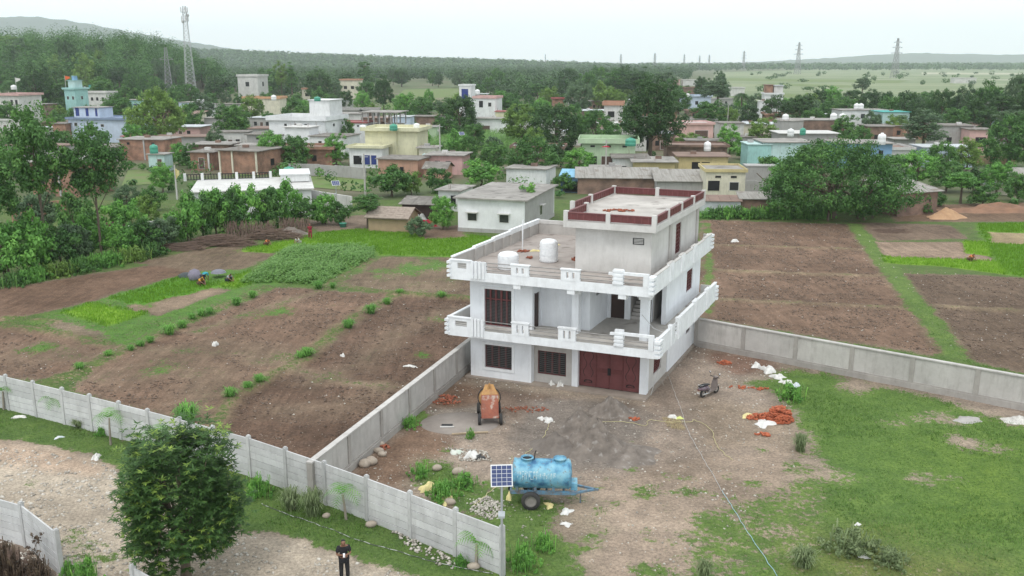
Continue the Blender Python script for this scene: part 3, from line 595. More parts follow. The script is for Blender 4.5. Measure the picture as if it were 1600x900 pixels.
def brick_heap(name, pos, rx, ry, h, n, label, kindcat='brick pile', m=BRK, size=(.23, .11, .075), seed=1, tidy=0, cube=0):
    rs = random.Random(seed); B = MB()
    for k in range(n):
        a = rs.random() * 6.283; q = math.sqrt(rs.random()); x, y = rx * q * math.cos(a), ry * q * math.sin(a); z = max(0, (1 - q ** (4 if tidy > .3 else 2))) * h * rs.random()
        M = Matrix.Rotation(rs.random() * 3.14, 3, 'Z') @ Matrix.Rotation(rs.uniform(-.5, .5) * (1 - tidy), 3, 'X') @ Matrix.Rotation(rs.uniform(-.5, .5) * (1 - tidy), 3, 'Y')
        s = [d * rs.uniform(.7, 1.05) / 2 for d in size]; vs = [tuple(M @ Vector((i * s[0], j * s[1], l * s[2])) + Vector((x, y, z + s[2]))) for i, j, l in ((-1, -1, -1), (1, -1, -1), (1, 1, -1), (-1, 1, -1), (-1, -1, 1), (1, -1, 1), (1, 1, 1), (-1, 1, 1))]
        B.add(vs, [(0, 3, 2, 1), (4, 5, 6, 7), (0, 1, 5, 4), (1, 2, 6, 5), (2, 3, 7, 6), (3, 0, 4, 7)])
    if label is None: return B.build(name, m, None, pos)
    t = empty(name, pos, 0, label, kindcat); o = B.build('loose_bricks', m, t); o['kind'] = 'stuff'; return t
brick_heap('brick_rubble', HW(5.4, 4.3, 6.99), .55, .35, .18, 40, 'small heap of broken bricks on the roof against the roof room', seed=3)
brick_heap('brick_rubble', HW(1.1, 5.4, 6.99), .35, .25, .12, 16, 'few loose bricks at the foot of the white pole on the roof', seed=4)
brick_heap('brick_rubble', HW(7.3, 5.6, 10.0), 1.0, .35, .10, 30, 'scatter of broken bricks on the topmost roof of the white house', seed=5)
brick_heap('brick_rubble', HW(2.3, 3.6, 6.99), .25, .15, .10, 8, 'tiny brick scraps on the roof between the two wrapped tanks', seed=6)
tag(MB().tube([(0, 0, 0), (.02, 0, 2.1)], .04, 8).build('roof_pole', WHITE2, None, HW(1.0, 5.5, 6.99)), 'thin white pole standing on the roof near its left parapet', 'pole')
def sack(name, pos, sx, sy, h, m, label, cat='sack', seed=0, rz=0):
    rs = np.random.default_rng(seed); n = 14; u = np.linspace(-1, 1, n); A, B_ = np.meshgrid(u, u); rr = np.maximum(np.abs(A), np.abs(B_))
    ang = np.arctan2(B_, A); rad = 1 + .22 * np.sin(ang * 3 + seed) + .13 * np.sin(ang * 5 + seed * 2)
    nz = vnoise(A + seed, B_, 2.2, seed); z = h * (1 - rr ** 3) * (.35 + .9 * nz) + .012
    v = np.stack([A * sx * rad, B_ * sy * rad, z], -1).reshape(-1, 3); i = np.arange(n * n).reshape(n, n)
    q = np.stack([i[:-1, :-1], i[:-1, 1:], i[1:, 1:], i[1:, :-1]], -1).reshape(-1, 4)
    me = mesh_np(name, v, q, smooth=False); o = link(name, me, m, None, pos); o.rotation_euler = (0, 0, rz); return tag(o, label, cat)
SACKW = mat('white_sack', (.72, .71, .68), (.55, .54, .52), scale=6, rough=.8); SACKY = mat('yellow_sack', (.72, .63, .30), (.58, .5, .26), scale=5, rough=.8); SACKB = mat('blue_sack', (.5, .58, .62), (.6, .6, .6), scale=6, rough=.8)
sack('empty_sack', HW(1.9, 8.3, 6.99), .45, .28, .12, SACKY, 'yellow empty sack on the roof near the left parapet', seed=2)
sack('empty_sack', HW(1.7, 5.9, 6.99), .32, .2, .1, SACKY, 'small yellow sack beside the white pole on the roof', seed=3)
# ------------------------------------------------------------------ boundary walls
PRE = mat('precast_concrete', (.62, .62, .62), (.50, .50, .50), scale=1.1, rough=.9, dirt=.34, bump=.2, bscale=12, vary=.13)
PREP = mat('precast_post', (.56, .56, .555), (.44, .44, .44), scale=2, rough=.9, dirt=.3, vary=.12)
WPL = mat('wall_plaster', (.55, .53, .505), (.43, .41, .39), scale=.7, rough=.92, dirt=.45, bump=.2, bscale=9, vary=.1)
WPL2 = mat('wall_band', (.40, .375, .35), (.31, .29, .27), scale=1.0, rough=.95, dirt=.3)
def precast(pts, label, hh=2.02, n=6, last=True):
    t = empty('precast_wall', (pts[0][0], pts[0][1], 0), 0, label, 'wall'); O = Vector((pts[0][0], pts[0][1], 0))
    rs = random.Random(len(pts))
    for i, p in enumerate(pts):
        if i == len(pts) - 1 and not last: break
        x, y = p[0] - O.x, p[1] - O.y; q = pts[min(i + 1, len(pts) - 1)]; r_ = pts[max(i - 1, 0)]; a = math.atan2(q[1] - r_[1], q[0] - r_[0])
        o = MB().box(-.085, .085, -.085, .085, -.2, hh + .06).box(-.06, .06, -.06, .06, hh + .06, hh + .10).build('post', PREP, t, (x, y, 0)); o.rotation_euler = (rs.uniform(-.014, .014), rs.uniform(-.014, .014), a)
    for p, q in zip(pts, pts[1:]):
        d = Vector((q[0] - p[0], q[1] - p[1])); L = d.length; a = math.atan2(d.y, d.x)
        for k in range(n):
            z0 = -.03 + k * hh / n; m = MB(); h = hh / n - .03
            m.add([(.07, -.03, 0), (L - .07, -.03, 0), (L - .07, .03, 0), (.07, .03, 0), (.07, -.03, h), (L - .07, -.03, h), (L - .07, .03, h), (.07, .03, h)], [(0, 3, 2, 1), (4, 5, 6, 7), (0, 1, 5, 4), (1, 2, 6, 5), (2, 3, 7, 6), (3, 0, 4, 7)])
            o = m.build('panel', PRE, t, (p[0] - O.x, p[1] - O.y, z0)); o.rotation_euler = (rs.uniform(-.02, .02), rs.uniform(-.004, .004), a)
    return t
pp = [(-.36, 31.0), (-2.23, 32.38), (-4.15, 33.82), (-6.16, 35.28), (-8.2, 36.72), (-10.28, 38.15), (-12.32, 39.5), (-14.35, 40.66), (-16.32, 41.76), (-18.3, 42.85), (-20.26, 43.9), (-22.2, 44.92), (-24.15, 45.92), (-26.2, 46.97), (-28.28, 48.0), (-30.4, 49.05), (-32.5, 50.1)]
precast(pp, 'long precast concrete panel wall running along the lane to the solar lamp')
n0 = G(-60, 762, 1.9); n1 = G(32, 787, 1.9); n2 = G(88, 830, 1.9)
precast([(n0.x, n0.y), (n1.x, n1.y), (n2.x, n2.y)], 'short precast wall piece behind a dry sapling in the bottom-left corner', 1.9)
n3 = G(207, 884, 1.9); n4 = G(300, 935, 1.9)
precast([(n3.x, n3.y), (n4.x, n4.y)], 'low end of precast wall under the mango tree at the lower edge', 1.9)
def plaster_wall(p, q, hh, bays, label, th=.16, plinth=.34):
    p = Vector(p[:2]); q = Vector(q[:2]); d = q - p; L = d.length; a = math.atan2(d.y, d.x)
    t = empty('plastered_wall', (p.x, p.y, 0), a, label, 'wall')
    MB().box(0, L, -.17, .17, -.2, plinth).build('plinth', WPL2, t)
    MB().box(-.02, L + .02, -.15, .15, hh - .07, hh).build('coping', WPL, t)
    bl = L / bays
    for k in range(bays):
        MB().box(k * bl + .13, (k + 1) * bl - .13, -th / 2, th / 2, plinth, hh - .07).build('panel', WPL, t)
        MB().box(k * bl + .13, (k + 1) * bl - .13, -.125, .125, plinth, plinth + .10).build('lower_band', WPL2, t)
    for k in range(bays + 1):
        x = min(max(k * bl, .12), L - .12); MB().box(x - .13, x + .13, -.14, .14, plinth, hh - .07).build('pilaster', WPL2, t)
    return t
a = G(483, 722, 1.95); b = G(742, 523, 1.95); plaster_wall(a, b, 1.95, 6, 'grey plastered boundary wall between ploughed field and yard, left of the house')
a = G(1087, 496, 2.0); b = G(1640, 594, 2.0); plaster_wall(a, b, 2.0, 6, 'grey plastered boundary wall running right from the house beside the lawn')

# ------------------------------------------------------------------ plants
def leaf_mat(name, dark, mid, light, trans=.25, hue=.12):
    m = bpy.data.materials.new(name); m.use_nodes = True; n = m.node_tree; N = n.nodes; L = n.links; N.clear()
    at = N.new('ShaderNodeAttribute'); at.attribute_name = 'lc'; oi = N.new('ShaderNodeObjectInfo')
    rp = N.new('ShaderNodeValToRGB'); e = rp.color_ramp.elements; e[0].color = (*dark, 1); e[1].color = (*light, 1); k = e.new(.5); k.color = (*mid, 1)
    ad = N.new('ShaderNodeMath'); ad.operation = 'MULTIPLY_ADD'; ad.inputs[1].default_value = hue * 2; L.new(oi.outputs['Random'], ad.inputs[0])
    a2 = N.new('ShaderNodeMath'); a2.operation = 'SUBTRACT'; a2.inputs[1].default_value = hue; L.new(at.outputs['Fac'], a2.inputs[0]); L.new(a2.outputs[0], ad.inputs[2])
    L.new(ad.outputs[0], rp.inputs[0])
    d = N.new('ShaderNodeBsdfPrincipled'); d.inputs['Roughness'].default_value = .55; d.inputs['Specular IOR Level'].default_value = .25; t = N.new('ShaderNodeBsdfTranslucent'); mx = N.new('ShaderNodeMixShader'); mx.inputs[0].default_value = trans
    L.new(rp.outputs[0], d.inputs['Base Color']); L.new(rp.outputs[0], t.inputs[0]); L.new(d.outputs[0], mx.inputs[1]); L.new(t.outputs[0], mx.inputs[2])
    o = N.new('ShaderNodeOutputMaterial'); L.new(mx.outputs[0], o.inputs[0]); MATS[name] = m; return m
LM = {'dark': leaf_mat('leaf_dark', (0.032, 0.078, 0.026), (0.056, 0.120, 0.037), (0.099, 0.196, 0.050)),
      'mid': leaf_mat('leaf_mid', (0.046, 0.119, 0.032), (0.084, 0.195, 0.047), (0.164, 0.325, 0.072)),
      'light': leaf_mat('leaf_light', (0.084, 0.214, 0.047), (0.149, 0.351, 0.069), (0.275, 0.539, 0.109)),
      'grey': leaf_mat('leaf_grey', (0.070, 0.125, 0.064), (0.112, 0.184, 0.089), (0.183, 0.280, 0.139)),
      'yell': leaf_mat('leaf_yellow', (0.100, 0.173, 0.041), (0.164, 0.280, 0.059), (0.274, 0.411, 0.094)),
      'mango': leaf_mat('leaf_mango', (.036, .085, .026), (.078, .160, .042), (.300, .420, .080), .3, .0),
      'grass': leaf_mat('grass_blade', (0.078, 0.143, 0.034), (0.117, 0.221, 0.047), (0.182, 0.305, 0.065), .3, .0),
      'paddy': leaf_mat('paddy_blade', (0.104, 0.228, 0.022), (0.163, 0.324, 0.029), (0.234, 0.420, 0.042), .35, .0),
      'maize': leaf_mat('maize_leaf', (0.143, 0.273, 0.078), (0.215, 0.390, 0.111), (0.351, 0.559, 0.182), .4, .0),
      'sage': leaf_mat('leaf_sage', (.150, .205, .095), (.225, .290, .140), (.330, .390, .200), .35),
      'straw': leaf_mat('straw_blade', (.30, .24, .14), (.42, .34, .20), (.55, .46, .30), .2, .0),
      'dry': leaf_mat('dry_plant', (.060, .040, .030), (.100, .070, .048), (.160, .120, .075), .1, .0)}
BARK = mat('bark', (.16, .125, .095), (.10, .08, .06), scale=3, rough=.95, stretch=(1, 1, .3), bump=.4); BARKP = mat('bark_pale', (.34, .30, .25), (.20, .175, .145), scale=2, rough=.95, stretch=(1, 1, .4))
def rand_rot(n, r, up=.6):
    "random leaf axes: long axis d, width axis w, biased to lie flat and droop"
    a = r.random(n) * 2 * np.pi; el = r.normal(-.25, .5, n)
    d = np.stack([np.cos(a) * np.cos(el), np.sin(a) * np.cos(el), np.sin(el)], 1)
    t = r.normal(0, 1, (n, 3)); t[:, 2] *= (1 - up); w = np.cross(d, np.cross(t, d)); w /= np.linalg.norm(w, axis=1, keepdims=True) + 1e-9
    return d, w
def shell_rot(q, r, jit=.55):
    "leaf axes lying roughly on the surface whose outward direction is q"
    n = q / (np.linalg.norm(q, axis=1, keepdims=True) + 1e-9) + r.normal(0, jit, q.shape) * .6 + np.array([0, 0, .35]); n /= np.linalg.norm(n, axis=1, keepdims=True)
    t = r.normal(0, 1, q.shape); d = np.cross(n, t); d /= np.linalg.norm(d, axis=1, keepdims=True) + 1e-9; return d, np.cross(n, d)
def leaf_quads(c, d, w, ln, wd, lc):
    "rhombic leaves at c"
    n = len(c); ln = np.broadcast_to(ln, n)[:, None]; wd = np.broadcast_to(wd, n)[:, None]
    v = np.stack([c - d * ln * .5, c + w * wd * .5 - d * ln * .05, c + d * ln * .5, c - w * wd * .5 - d * ln * .05], 1).reshape(-1, 3)
    return v, np.arange(n * 4).reshape(n, 4), np.repeat(lc, 4)
def clumps(cen, rad, per, leaf, r, flat=.75, lcb=None):
    "leaves filling clumps round the centres"
    n = len(cen); k = np.repeat(np.arange(n), per); q = r.normal(0, 1, (len(k), 3)); q /= np.linalg.norm(q, axis=1, keepdims=True)
    q *= (r.random(len(k)) ** .45)[:, None]; rr = np.broadcast_to(rad, n)[k][:, None]
    c = cen[k] + q * rr * np.array([1, 1, flat]); d, w = shell_rot(q, r)
    base = (r.random(n) if lcb is None else lcb)[k]
    lc = np.clip(.1 + .6 * base + r.normal(0, .12, len(k)), 0, 1)
    L = leaf * r.uniform(.7, 1.3, len(k)); return leaf_quads(c, d, w, L, L * .5, lc)
def crown_pts(n, rx, rz, zc, r, shell=.55, lump=.25, low=-1.0):
    q = r.normal(0, 1, (n * 3, 3)); q /= np.linalg.norm(q, axis=1, keepdims=True); q = q[q[:, 2] > low][:n]
    u = shell + (1 - shell) * r.random(len(q)) ** .5
    lob = 1 + lump * (np.sin(np.arctan2(q[:, 1], q[:, 0]) * 3 + r.random() * 6) * .6 + np.sin(q[:, 2] * 5 + r.random() * 6) * .5 + r.normal(0, .25, len(q)))
    return q * (u * lob)[:, None] * np.array([rx, rx, rz]) + np.array([0, 0, zc])
def trunk_mb(h, r0, tips, r, bend=.15, lean=(0, 0), z1=.55):
    B = MB(); top = Vector((lean[0], lean[1], h * z1)); P = [Vector((0, 0, -.1))]
    for i in range(1, 5): t = i / 4; P.append(Vector((top.x * t + r.normal(0, bend) * t * .5, top.y * t + r.normal(0, bend) * t * .5, top.z * t)))
    B.tube(P, [r0 * (1.25 - .16 * i - (.0 if i else -.2)) for i in range(5)], 7)
    for tp in tips:
        tp = Vector(tp); s = P[2 + int(r.integers(0, 3))]; m_ = s.lerp(tp, .5) + Vector((r.normal(0, .1), r.normal(0, .1), .12 * h * .3))
        B.tube([s, m_, tp], [r0 * .42, r0 * .26, r0 * .08], 5, cap=False)
    return B
TPL = {}
def template(key, h, rx, zc, rz, ncl, per, clr, leaf, seed, lump=.25, low=-.8, r0=.22, ntips=9, lean=(0, 0), z1=.55, shell=.5, flat=.75, extra=None):
    r = np.random.default_rng(seed); c = crown_pts(ncl, rx, rz, zc, r, shell, lump, low)
    if extra is not None: c = extra(c, r)
    v, f, lc = clumps(c, clr * r.uniform(.7, 1.3, len(c)), per, leaf, r, flat)
    cm = mesh_np('crown', v, f, {'lc': ('FLOAT', lc)})
    tips = c[r.choice(len(c), min(ntips, len(c)), replace=False)]
    t = trunk_mb(h, r0, tips, r, lean=lean, z1=z1); o = t.build('trunk', BARK); tm = o.data; bpy.data.objects.remove(o)
    TPL[key] = (cm, tm, h, max(rx, .1))
for s in range(3):
    template(f'round{s}', 8, 3.6, 4.4, 3.5, 120, 62, .85, .42, 100 + s, lump=.16 + .05 * s, low=-.97)
    template(f'bush{s}', 3, 1.6, 1.55, 1.35, 55, 60, .48, .26, 120 + s, low=-.9, r0=.09, ntips=8, z1=.3)
for s in range(2):
    template(f'tall{s}', 15, 2.6, 10.0, 4.8, 80, 60, .85, .42, 140 + s, lump=.4, r0=.2, z1=.75, shell=.3)
    template(f'column{s}', 14, 1.25, 8.3, 5.4, 60, 60, .62, .36, 150 + s, lump=.25, r0=.16, z1=.8, shell=.2)
    template(f'umbrella{s}', 13, 3.0, 8.9, 3.7, 135, 62, .85, .36, 160 + s, lump=.28, r0=.14, z1=.70, low=-.8, shell=.35)
template('dome0', 9, 5.0, 4.4, 4.3, 210, 60, .95, .42, 170, lump=.12, low=-.85, r0=.4, shell=.7)
template('dome1', 9, 5.0, 4.4, 4.3, 210, 60, .95, .42, 171, lump=.2, low=-.85, r0=.4, shell=.7)
def tuft_template(key, seed, n=240, leafy=False):
    r = np.random.default_rng(seed); a = r.random(n) * 2 * np.pi; d = np.stack([np.cos(a), np.sin(a)], 1); p = np.stack([-d[:, 1], d[:, 0]], 1); b0 = r.normal(0, .16 if not leafy else .4, (n, 2)); hh = r.uniform(.45, 1.0, n); L_ = r.uniform(.3, 1.0, n) * (1 if not leafy else .45); V = []; Q = []; LC = []; lc = np.clip(.45 + r.normal(0, .2, n), 0, 1); w0 = .028 if not leafy else .03
    for s_, (o_, zz, w_) in enumerate(((0, 0, w0), (.35, .72, w0), (.75, .95, w0 * .8), (1.05, .70, .004))):
        c = b0 + d * (L_ * o_)[:, None]; V += [np.c_[c - p * w_, hh * zz], np.c_[c + p * w_, hh * zz]]; LC += [lc, lc]
        if s_: i = np.arange(n); k = (s_ - 1) * 2 * n; Q.append(np.stack([k + i, k + n + i, k + 3 * n + i, k + 2 * n + i], 1))
    v = np.concatenate(V); f = np.concatenate(Q); lc = np.concatenate(LC)
    if leafy:
        c = np.c_[r.normal(0, .42, (46, 2)), r.uniform(.08, .8, 46)]; c[:, 2] *= np.clip(1.15 - np.hypot(c[:, 0], c[:, 1]) * .7, .25, 1); v2, f2, l2 = clumps(c, .17 * r.uniform(.6, 1.5, 46), 44, .12, r); f = np.concatenate([f, f2 + len(v)]); v = np.concatenate([v, v2]); lc = np.concatenate([lc, l2])
    cm = mesh_np('crown', v, f, {'lc': ('FLOAT', lc)}); t = MB()
    for k in range(5): q = r.normal(0, .12, 2); t.tube([(q[0] * .3, q[1] * .3, -.03), (q[0] * 2, q[1] * 2, .5)], [.016, .006], 4)
    o = t.build('stems', BARK); tm = o.data; bpy.data.objects.remove(o); TPL[key] = (cm, tm, 1.0, .82)
for s in range(3): tuft_template(f'tuft{s}', 180 + s); tuft_template(f'weed{s}', 190 + s, 34, True)
TREES = {}
def tree(px, py, pt, hw, key, lm, label=None, group=None, name='tree', cat='tree', rz=None, pos=None, h=None, wm=None, bark=None):
    "a tree whose foot shows at pixel (px, py), top at row pt, half width hw pixels"
    cm, tm, th, trx = TPL[key]; P = G(px, py) if pos is None else Vector(pos); hh = hgt(py, pt) if h is None else h; wd = hw * MPP(py) if wm is None else wm
    t = empty(name, P, random.random() * 6.28 if rz is None else rz, label, cat, group); s = (wd / trx / 1.22, wd / trx / 1.22, hh / th)
    k = (key, lm, bark)
    if k not in TREES:
        a = cm.copy(); a.materials.clear(); a.materials.append(LM[lm]); b = tm
        if bark: b = tm.copy(); b.materials.clear(); b.materials.append(bark)
        TREES[k] = (a, b)
    a, b = TREES[k]; t.scale = s
    link('crown' if key[:4] not in ('tuft', 'weed') else 'blades', a, None, t); link('trunk' if key[:4] not in ('tuft', 'weed') else 'stems', b, None, t); return t
# ------------------------------------------------------------------ trees one can pick out, foot pixel, top row, half width
T = [
 # left edge, tall thin trees over the hedge
 (75, 417, 163, 50, 'umbrella0', 'mid', 'tall thin-trunked tree with wide crown at the left edge, left of its twin'),
 (160, 406, 188, 46, 'umbrella1', 'mid', 'tall tree with pale straight trunk and spreading crown right of its twin'),
 (8, 436, 222, 44, 'umbrella1', 'mid', 'tree cut off by the left edge of the picture beside the hedge'),
 # around the middle field
 (425, 263, 206, 27, 'round0', 'light', 'bright round tree beside the brick hut, left of a pair'),
 (464, 264, 212, 28, 'round1', 'mid', 'darker round tree, right of the pair beside the brick hut'),
 (525, 258, 211, 24, 'round2', 'light', 'round green tree before the white house with small windows'),
 (575, 357, 296, 27, 'tall0', 'mid', 'loose small tree with bare leaning trunk beside the mud cottage'),
 (632, 247, 217, 17, 'bush0', 'light', 'small bright bush against the cream house'),
 (612, 306, 258, 36, 'bush1', 'mid', 'wide loose shrub behind the mud cottage next to the concrete pole'),
 (643, 304, 268, 20, 'bush2', 'yell', 'pale thin shrub right of the wide loose shrub behind the cottage'),
 (685, 300, 261, 25, 'bush0', 'mid', 'dense rounded shrub before the pink mud houses'),
 (752, 292, 249, 33, 'bush2', 'light', 'bright leafy shrub behind the low white house'),
 (693, 358, 306, 23, 'round1', 'light', 'small bright tree at the corner of the low white house'),
 (655, 370, 338, 22, 'bush1', 'grey', 'grey-green bush in front of the mud cottage'),
 (835, 280, 213, 46, 'dome1', 'mid', 'dense dark dome-shaped mango tree left of the green house'),
 (772, 268, 223, 28, 'round0', 'mid', 'medium tree left of the dense mango tree'),
 (868, 240, 163, 44, 'dome0', 'dark', 'big dark dome-shaped tree beyond the dense mango tree'),
 (930, 238, 172, 40, 'dome1', 'mid', 'broad tree right of the big dark dome-shaped tree'),
 (815, 226, 166, 34, 'round2', 'yell', 'yellowish tree behind the big dark dome-shaped tree'),
 (905, 274, 232, 28, 'round0', 'light', 'bright young tree in front of the green house'),
 (865, 262, 222, 20, 'bush2', 'dark', 'small dark shrub squeezed between the mango tree and green house'),
 (718, 212, 150, 34, 'round1', 'dark', 'dark tree left of the white stepped house with blue panel'),
 (697, 218, 180, 24, 'round2', 'mid', 'mid green tree at the left end of the maize plot'),
 (600, 172, 119, 18, 'round0', 'dark', 'solitary dark tree on the green terrace behind the village'),
 (571, 142, 92, 11, 'column0', 'mid', 'slender dark column-like tree standing above the belt of trees'),
 (441, 156, 96, 13, 'tall1', 'yell', 'tall feathery eucalyptus with yellowish crown, left of two'),
 (457, 156, 95, 9, 'column1', 'mid', 'narrow eucalyptus right of the feathery yellowish one'),
 (250, 226, 139, 46, 'dome1', 'yell', 'large yellow-green tree in the middle of the left houses'),
 (60, 172, 102, 28, 'round2', 'dark', 'dark tree behind the turquoise temple-like house'),
 (186, 205, 148, 30, 'round0', 'mid', 'rounded tree right behind the pale blue house'),
 (365, 218, 163, 32, 'round1', 'mid', 'mid green tree right of the big yellow-green tree'),
 (340, 238, 203, 18, 'round2', 'grey', 'greyish small tree behind the brick house with pale pillars'),
 (280, 258, 222, 18, 'bush0', 'light', 'bright small bush beside the brick house with pale pillars'),
 (1120, 180, 117, 26, 'tall0', 'grey', 'tall pale feathery tree beside the palm'),
 (1105, 208, 158, 32, 'round1', 'mid', 'rounded tree under the tall pale feathery tree'),
 (1190, 232, 186, 30, 'round2', 'yell', 'loose yellowish tree right of the pale grey shed'),
 (1212, 198, 150, 26, 'round0', 'dark', 'dark tree behind the white house with red top, left of a clump'),
 (1248, 200, 148, 28, 'round1', 'dark', 'dark tree right in the clump before the pale plain'),
 (1292, 196, 160, 18, 'round2', 'mid', 'small dark tree left of the white house with teal sheets'),
 (1277, 178, 140, 15, 'round1', 'dark', 'compact dark tree standing alone before the pale plain'),
 (1346, 158, 116, 13, 'tall0', 'grey', 'thin straggly tree rising from the pale plain'),
 (1332, 178, 141, 24, 'dome0', 'dark', 'low dark tree behind the white tanks on the teal-sheeted house'),
 (1384, 174, 143, 12, 'round1', 'dark', 'small dark tree alone on the plain left of the grove'),
 (1440, 248, 172, 36, 'tall1', 'grey', 'large grey-green tree between the blue house and grey houses'),
 (1320, 225, 182, 26, 'round2', 'mid', 'tree beside the brick wall with white tanks'),
 (1432, 292, 236, 38, 'round0', 'light', 'bright leafy tree behind the brick hut at the right'),
 (1478, 300, 252, 30, 'round2', 'mid', 'mid green tree right of the bright leafy tree'),
 (1500, 318, 262, 27, 'tall0', 'light', 'small tree with visible thin trunk above the orange sand heap'),
 (1556, 304, 253, 30, 'round1', 'light', 'rounded bright tree left of the small hut at the right edge'),
 (1575, 262, 178, 46, 'dome1', 'mid', 'big dark spreading tree at the right edge of the village'),
 (1590, 315, 272, 26, 'bush1', 'mid', 'bushy shrub at the right edge above the bare soil'),
 (1535, 322, 288, 26, 'bush0', 'mid', 'low shrub left of the bushy one at the right edge'),
 (1462, 322, 298, 18, 'bush2', 'mid', 'low bush right at the wall of the brick hut'),
 (1445, 334, 314, 13, 'bush0', 'mid', 'small round bush between brick hut and orange sand heap'),
 (1238, 300, 245, 42, 'round1', 'light', 'bright tree at the left flank of the huge spreading tree'),
 (1010, 292, 272, 16, 'bush1', 'yell', 'pale bush behind the roof terrace of the white house'),
 (990, 290, 274, 11, 'bush2', 'light', 'bright small bush showing above the maroon roof parapet'),
 (1070, 262, 247, 22, 'bush0', 'mid', 'bush between the two yellow houses'),
 (1080, 232, 208, 32, 'bush2', 'yell', 'spreading yellowish shrub before the pink gated house'),
 (1160, 248, 222, 20, 'bush1', 'light', 'pale bush on the stair side of the turquoise house'),
 (520, 205, 176, 16, 'round1', 'mid', 'small tree between the white stepped house and cream house'),
 (545, 232, 188, 14, 'round2', 'mid', 'slim tree just right of the white stepped house'),
 (640, 205, 172, 14, 'bush0', 'mid', 'bush behind the unfinished concrete frame house'),
 (735, 168, 146, 12, 'bush1', 'light', 'small bright tree on the green terrace left of the blue panel house'),
 (670, 175, 140, 10, 'round0', 'light', 'young bright tree on the green terrace in front of the belt'),
 (150, 232, 200, 20, 'round0', 'mid', 'tree in front of the long brick house, left part'),
 (120, 198, 168, 12, 'bush0', 'mid', 'small bush at the foot of the turquoise temple-like house'),
 (880, 300, 270, 22, 'bush1', 'mid', 'leafy shrub between the low white house and the blue shed'),
]
for r_ in T: tree(*r_[:6], label=r_[6], name='shrub' if 'bush' in r_[4] else 'tree', cat='shrub' if 'bush' in r_[4] else 'tree')
# the hedge along the left fields
hedge = [(15, 438, 345, 40), (50, 428, 330, 34), (95, 418, 352, 30), (118, 410, 348, 26), (140, 400, 335, 26), (185, 402, 345, 26), (205, 392, 352, 22), (228, 392, 340, 26), (255, 388, 338, 24), (272, 380, 330, 22), (295, 380, 310, 24), (318, 372, 306, 24), (338, 368, 300, 24), (362, 366, 302, 26), (390, 362, 296, 26), (420, 358, 300, 24), (448, 352, 288, 28), (480, 352, 318, 20), (508, 350, 310, 20), (530, 352, 322, 16), (205, 370, 312, 24), (170, 372, 318, 26), (120, 380, 300, 30), (60, 370, 300, 30)]
for i, (x, y, t_, hw) in enumerate(hedge):
    tree(x, y, t_ - (8 if x > 280 else 0), hw * 1.22, f'bush{i % 3}', ['light', 'light', 'mid', 'grey', 'light'][i % 5] if x < 290 else ['light', 'mid'][i % 2], label='leafy shrub standing in the long hedge along the left fields', group='hedge shrubs by the left fields', name='shrub', cat='shrub')
low = [(20, 445), (60, 435), (100, 428), (135, 420), (175, 412), (215, 405), (240, 398), (40, 440), (80, 431), (120, 424), (155, 416), (195, 408)]
for i, (x, y) in enumerate(low):
    tree(x, y + 2, y - 24, 22, f'weed{i % 3}', ['mid', 'light', 'yell'][i % 3], label='low leafy weed at the foot of the left hedge', group='weeds at the foot of the left hedge', name='weed', cat='weed')
for i, x in enumerate(range(1105, 1300, 15)):
    tree(x, 340 + (i % 3), 322 - (i % 4) * 2 - (8 if x > 1230 else 0), 17, f'weed{i % 3}', ['light', 'mid'][i % 2], label='low green weed along the field edge under the huge spreading tree', group='weeds along the far edge of the right field', name='weed', cat='weed')
grove = [(1425, 205, 156, 20), (1450, 202, 148, 18), (1468, 208, 140, 24), (1500, 208, 136, 26), (1520, 212, 150, 22), (1535, 206, 128, 24), (1560, 214, 138, 26), (1585, 210, 117, 28), (1610, 215, 112, 32), (1490, 216, 168, 26), (1545, 218, 168, 24), (1580, 222, 165, 30)]
for i, (x, y, t_, hw) in enumerate(grove):
    tree(x, y, t_, hw, ['round0', 'tall0', 'dome0', 'round2', 'round1'][i % 5], ['dark', 'mid', 'dark', 'grey'][i % 4], label='dark tree of the close grove at the right edge before the plain', group='grove at the right edge')
rr = random.Random(31)
for i in range(44):
    x = rr.uniform(330, 1130); y = rr.uniform(138, 162) if not 585 < x < 725 else rr.uniform(132, 138)
    if 700 < x < 790 and y > 150: y = 142
    h_ = rr.uniform(9, 17); tree(x, y, 0, 0, ['round0', 'round1', 'round2', 'dome0', 'tall0', 'tall1'][i % 6], rr.choice(['dark', 'mid', 'dark', 'grey', 'mid']), label='tree in the wide belt between the village and horizon', group='trees of the belt behind the village', h=h_, wm=h_ * rr.uniform(.34, .55))
for i in range(20):
    x = rr.uniform(-10, 350); y = rr.uniform(150, 172); h_ = rr.uniform(8, 13)
    tree(x, y, 0, 0, ['round0', 'round1', 'round2', 'dome0'][i % 4], rr.choice(['dark', 'mid', 'mid']), label='rounded tree in front of the wooded slope at the left', group='trees at the foot of the wooded slope', h=h_, wm=h_ * rr.uniform(.4, .6))
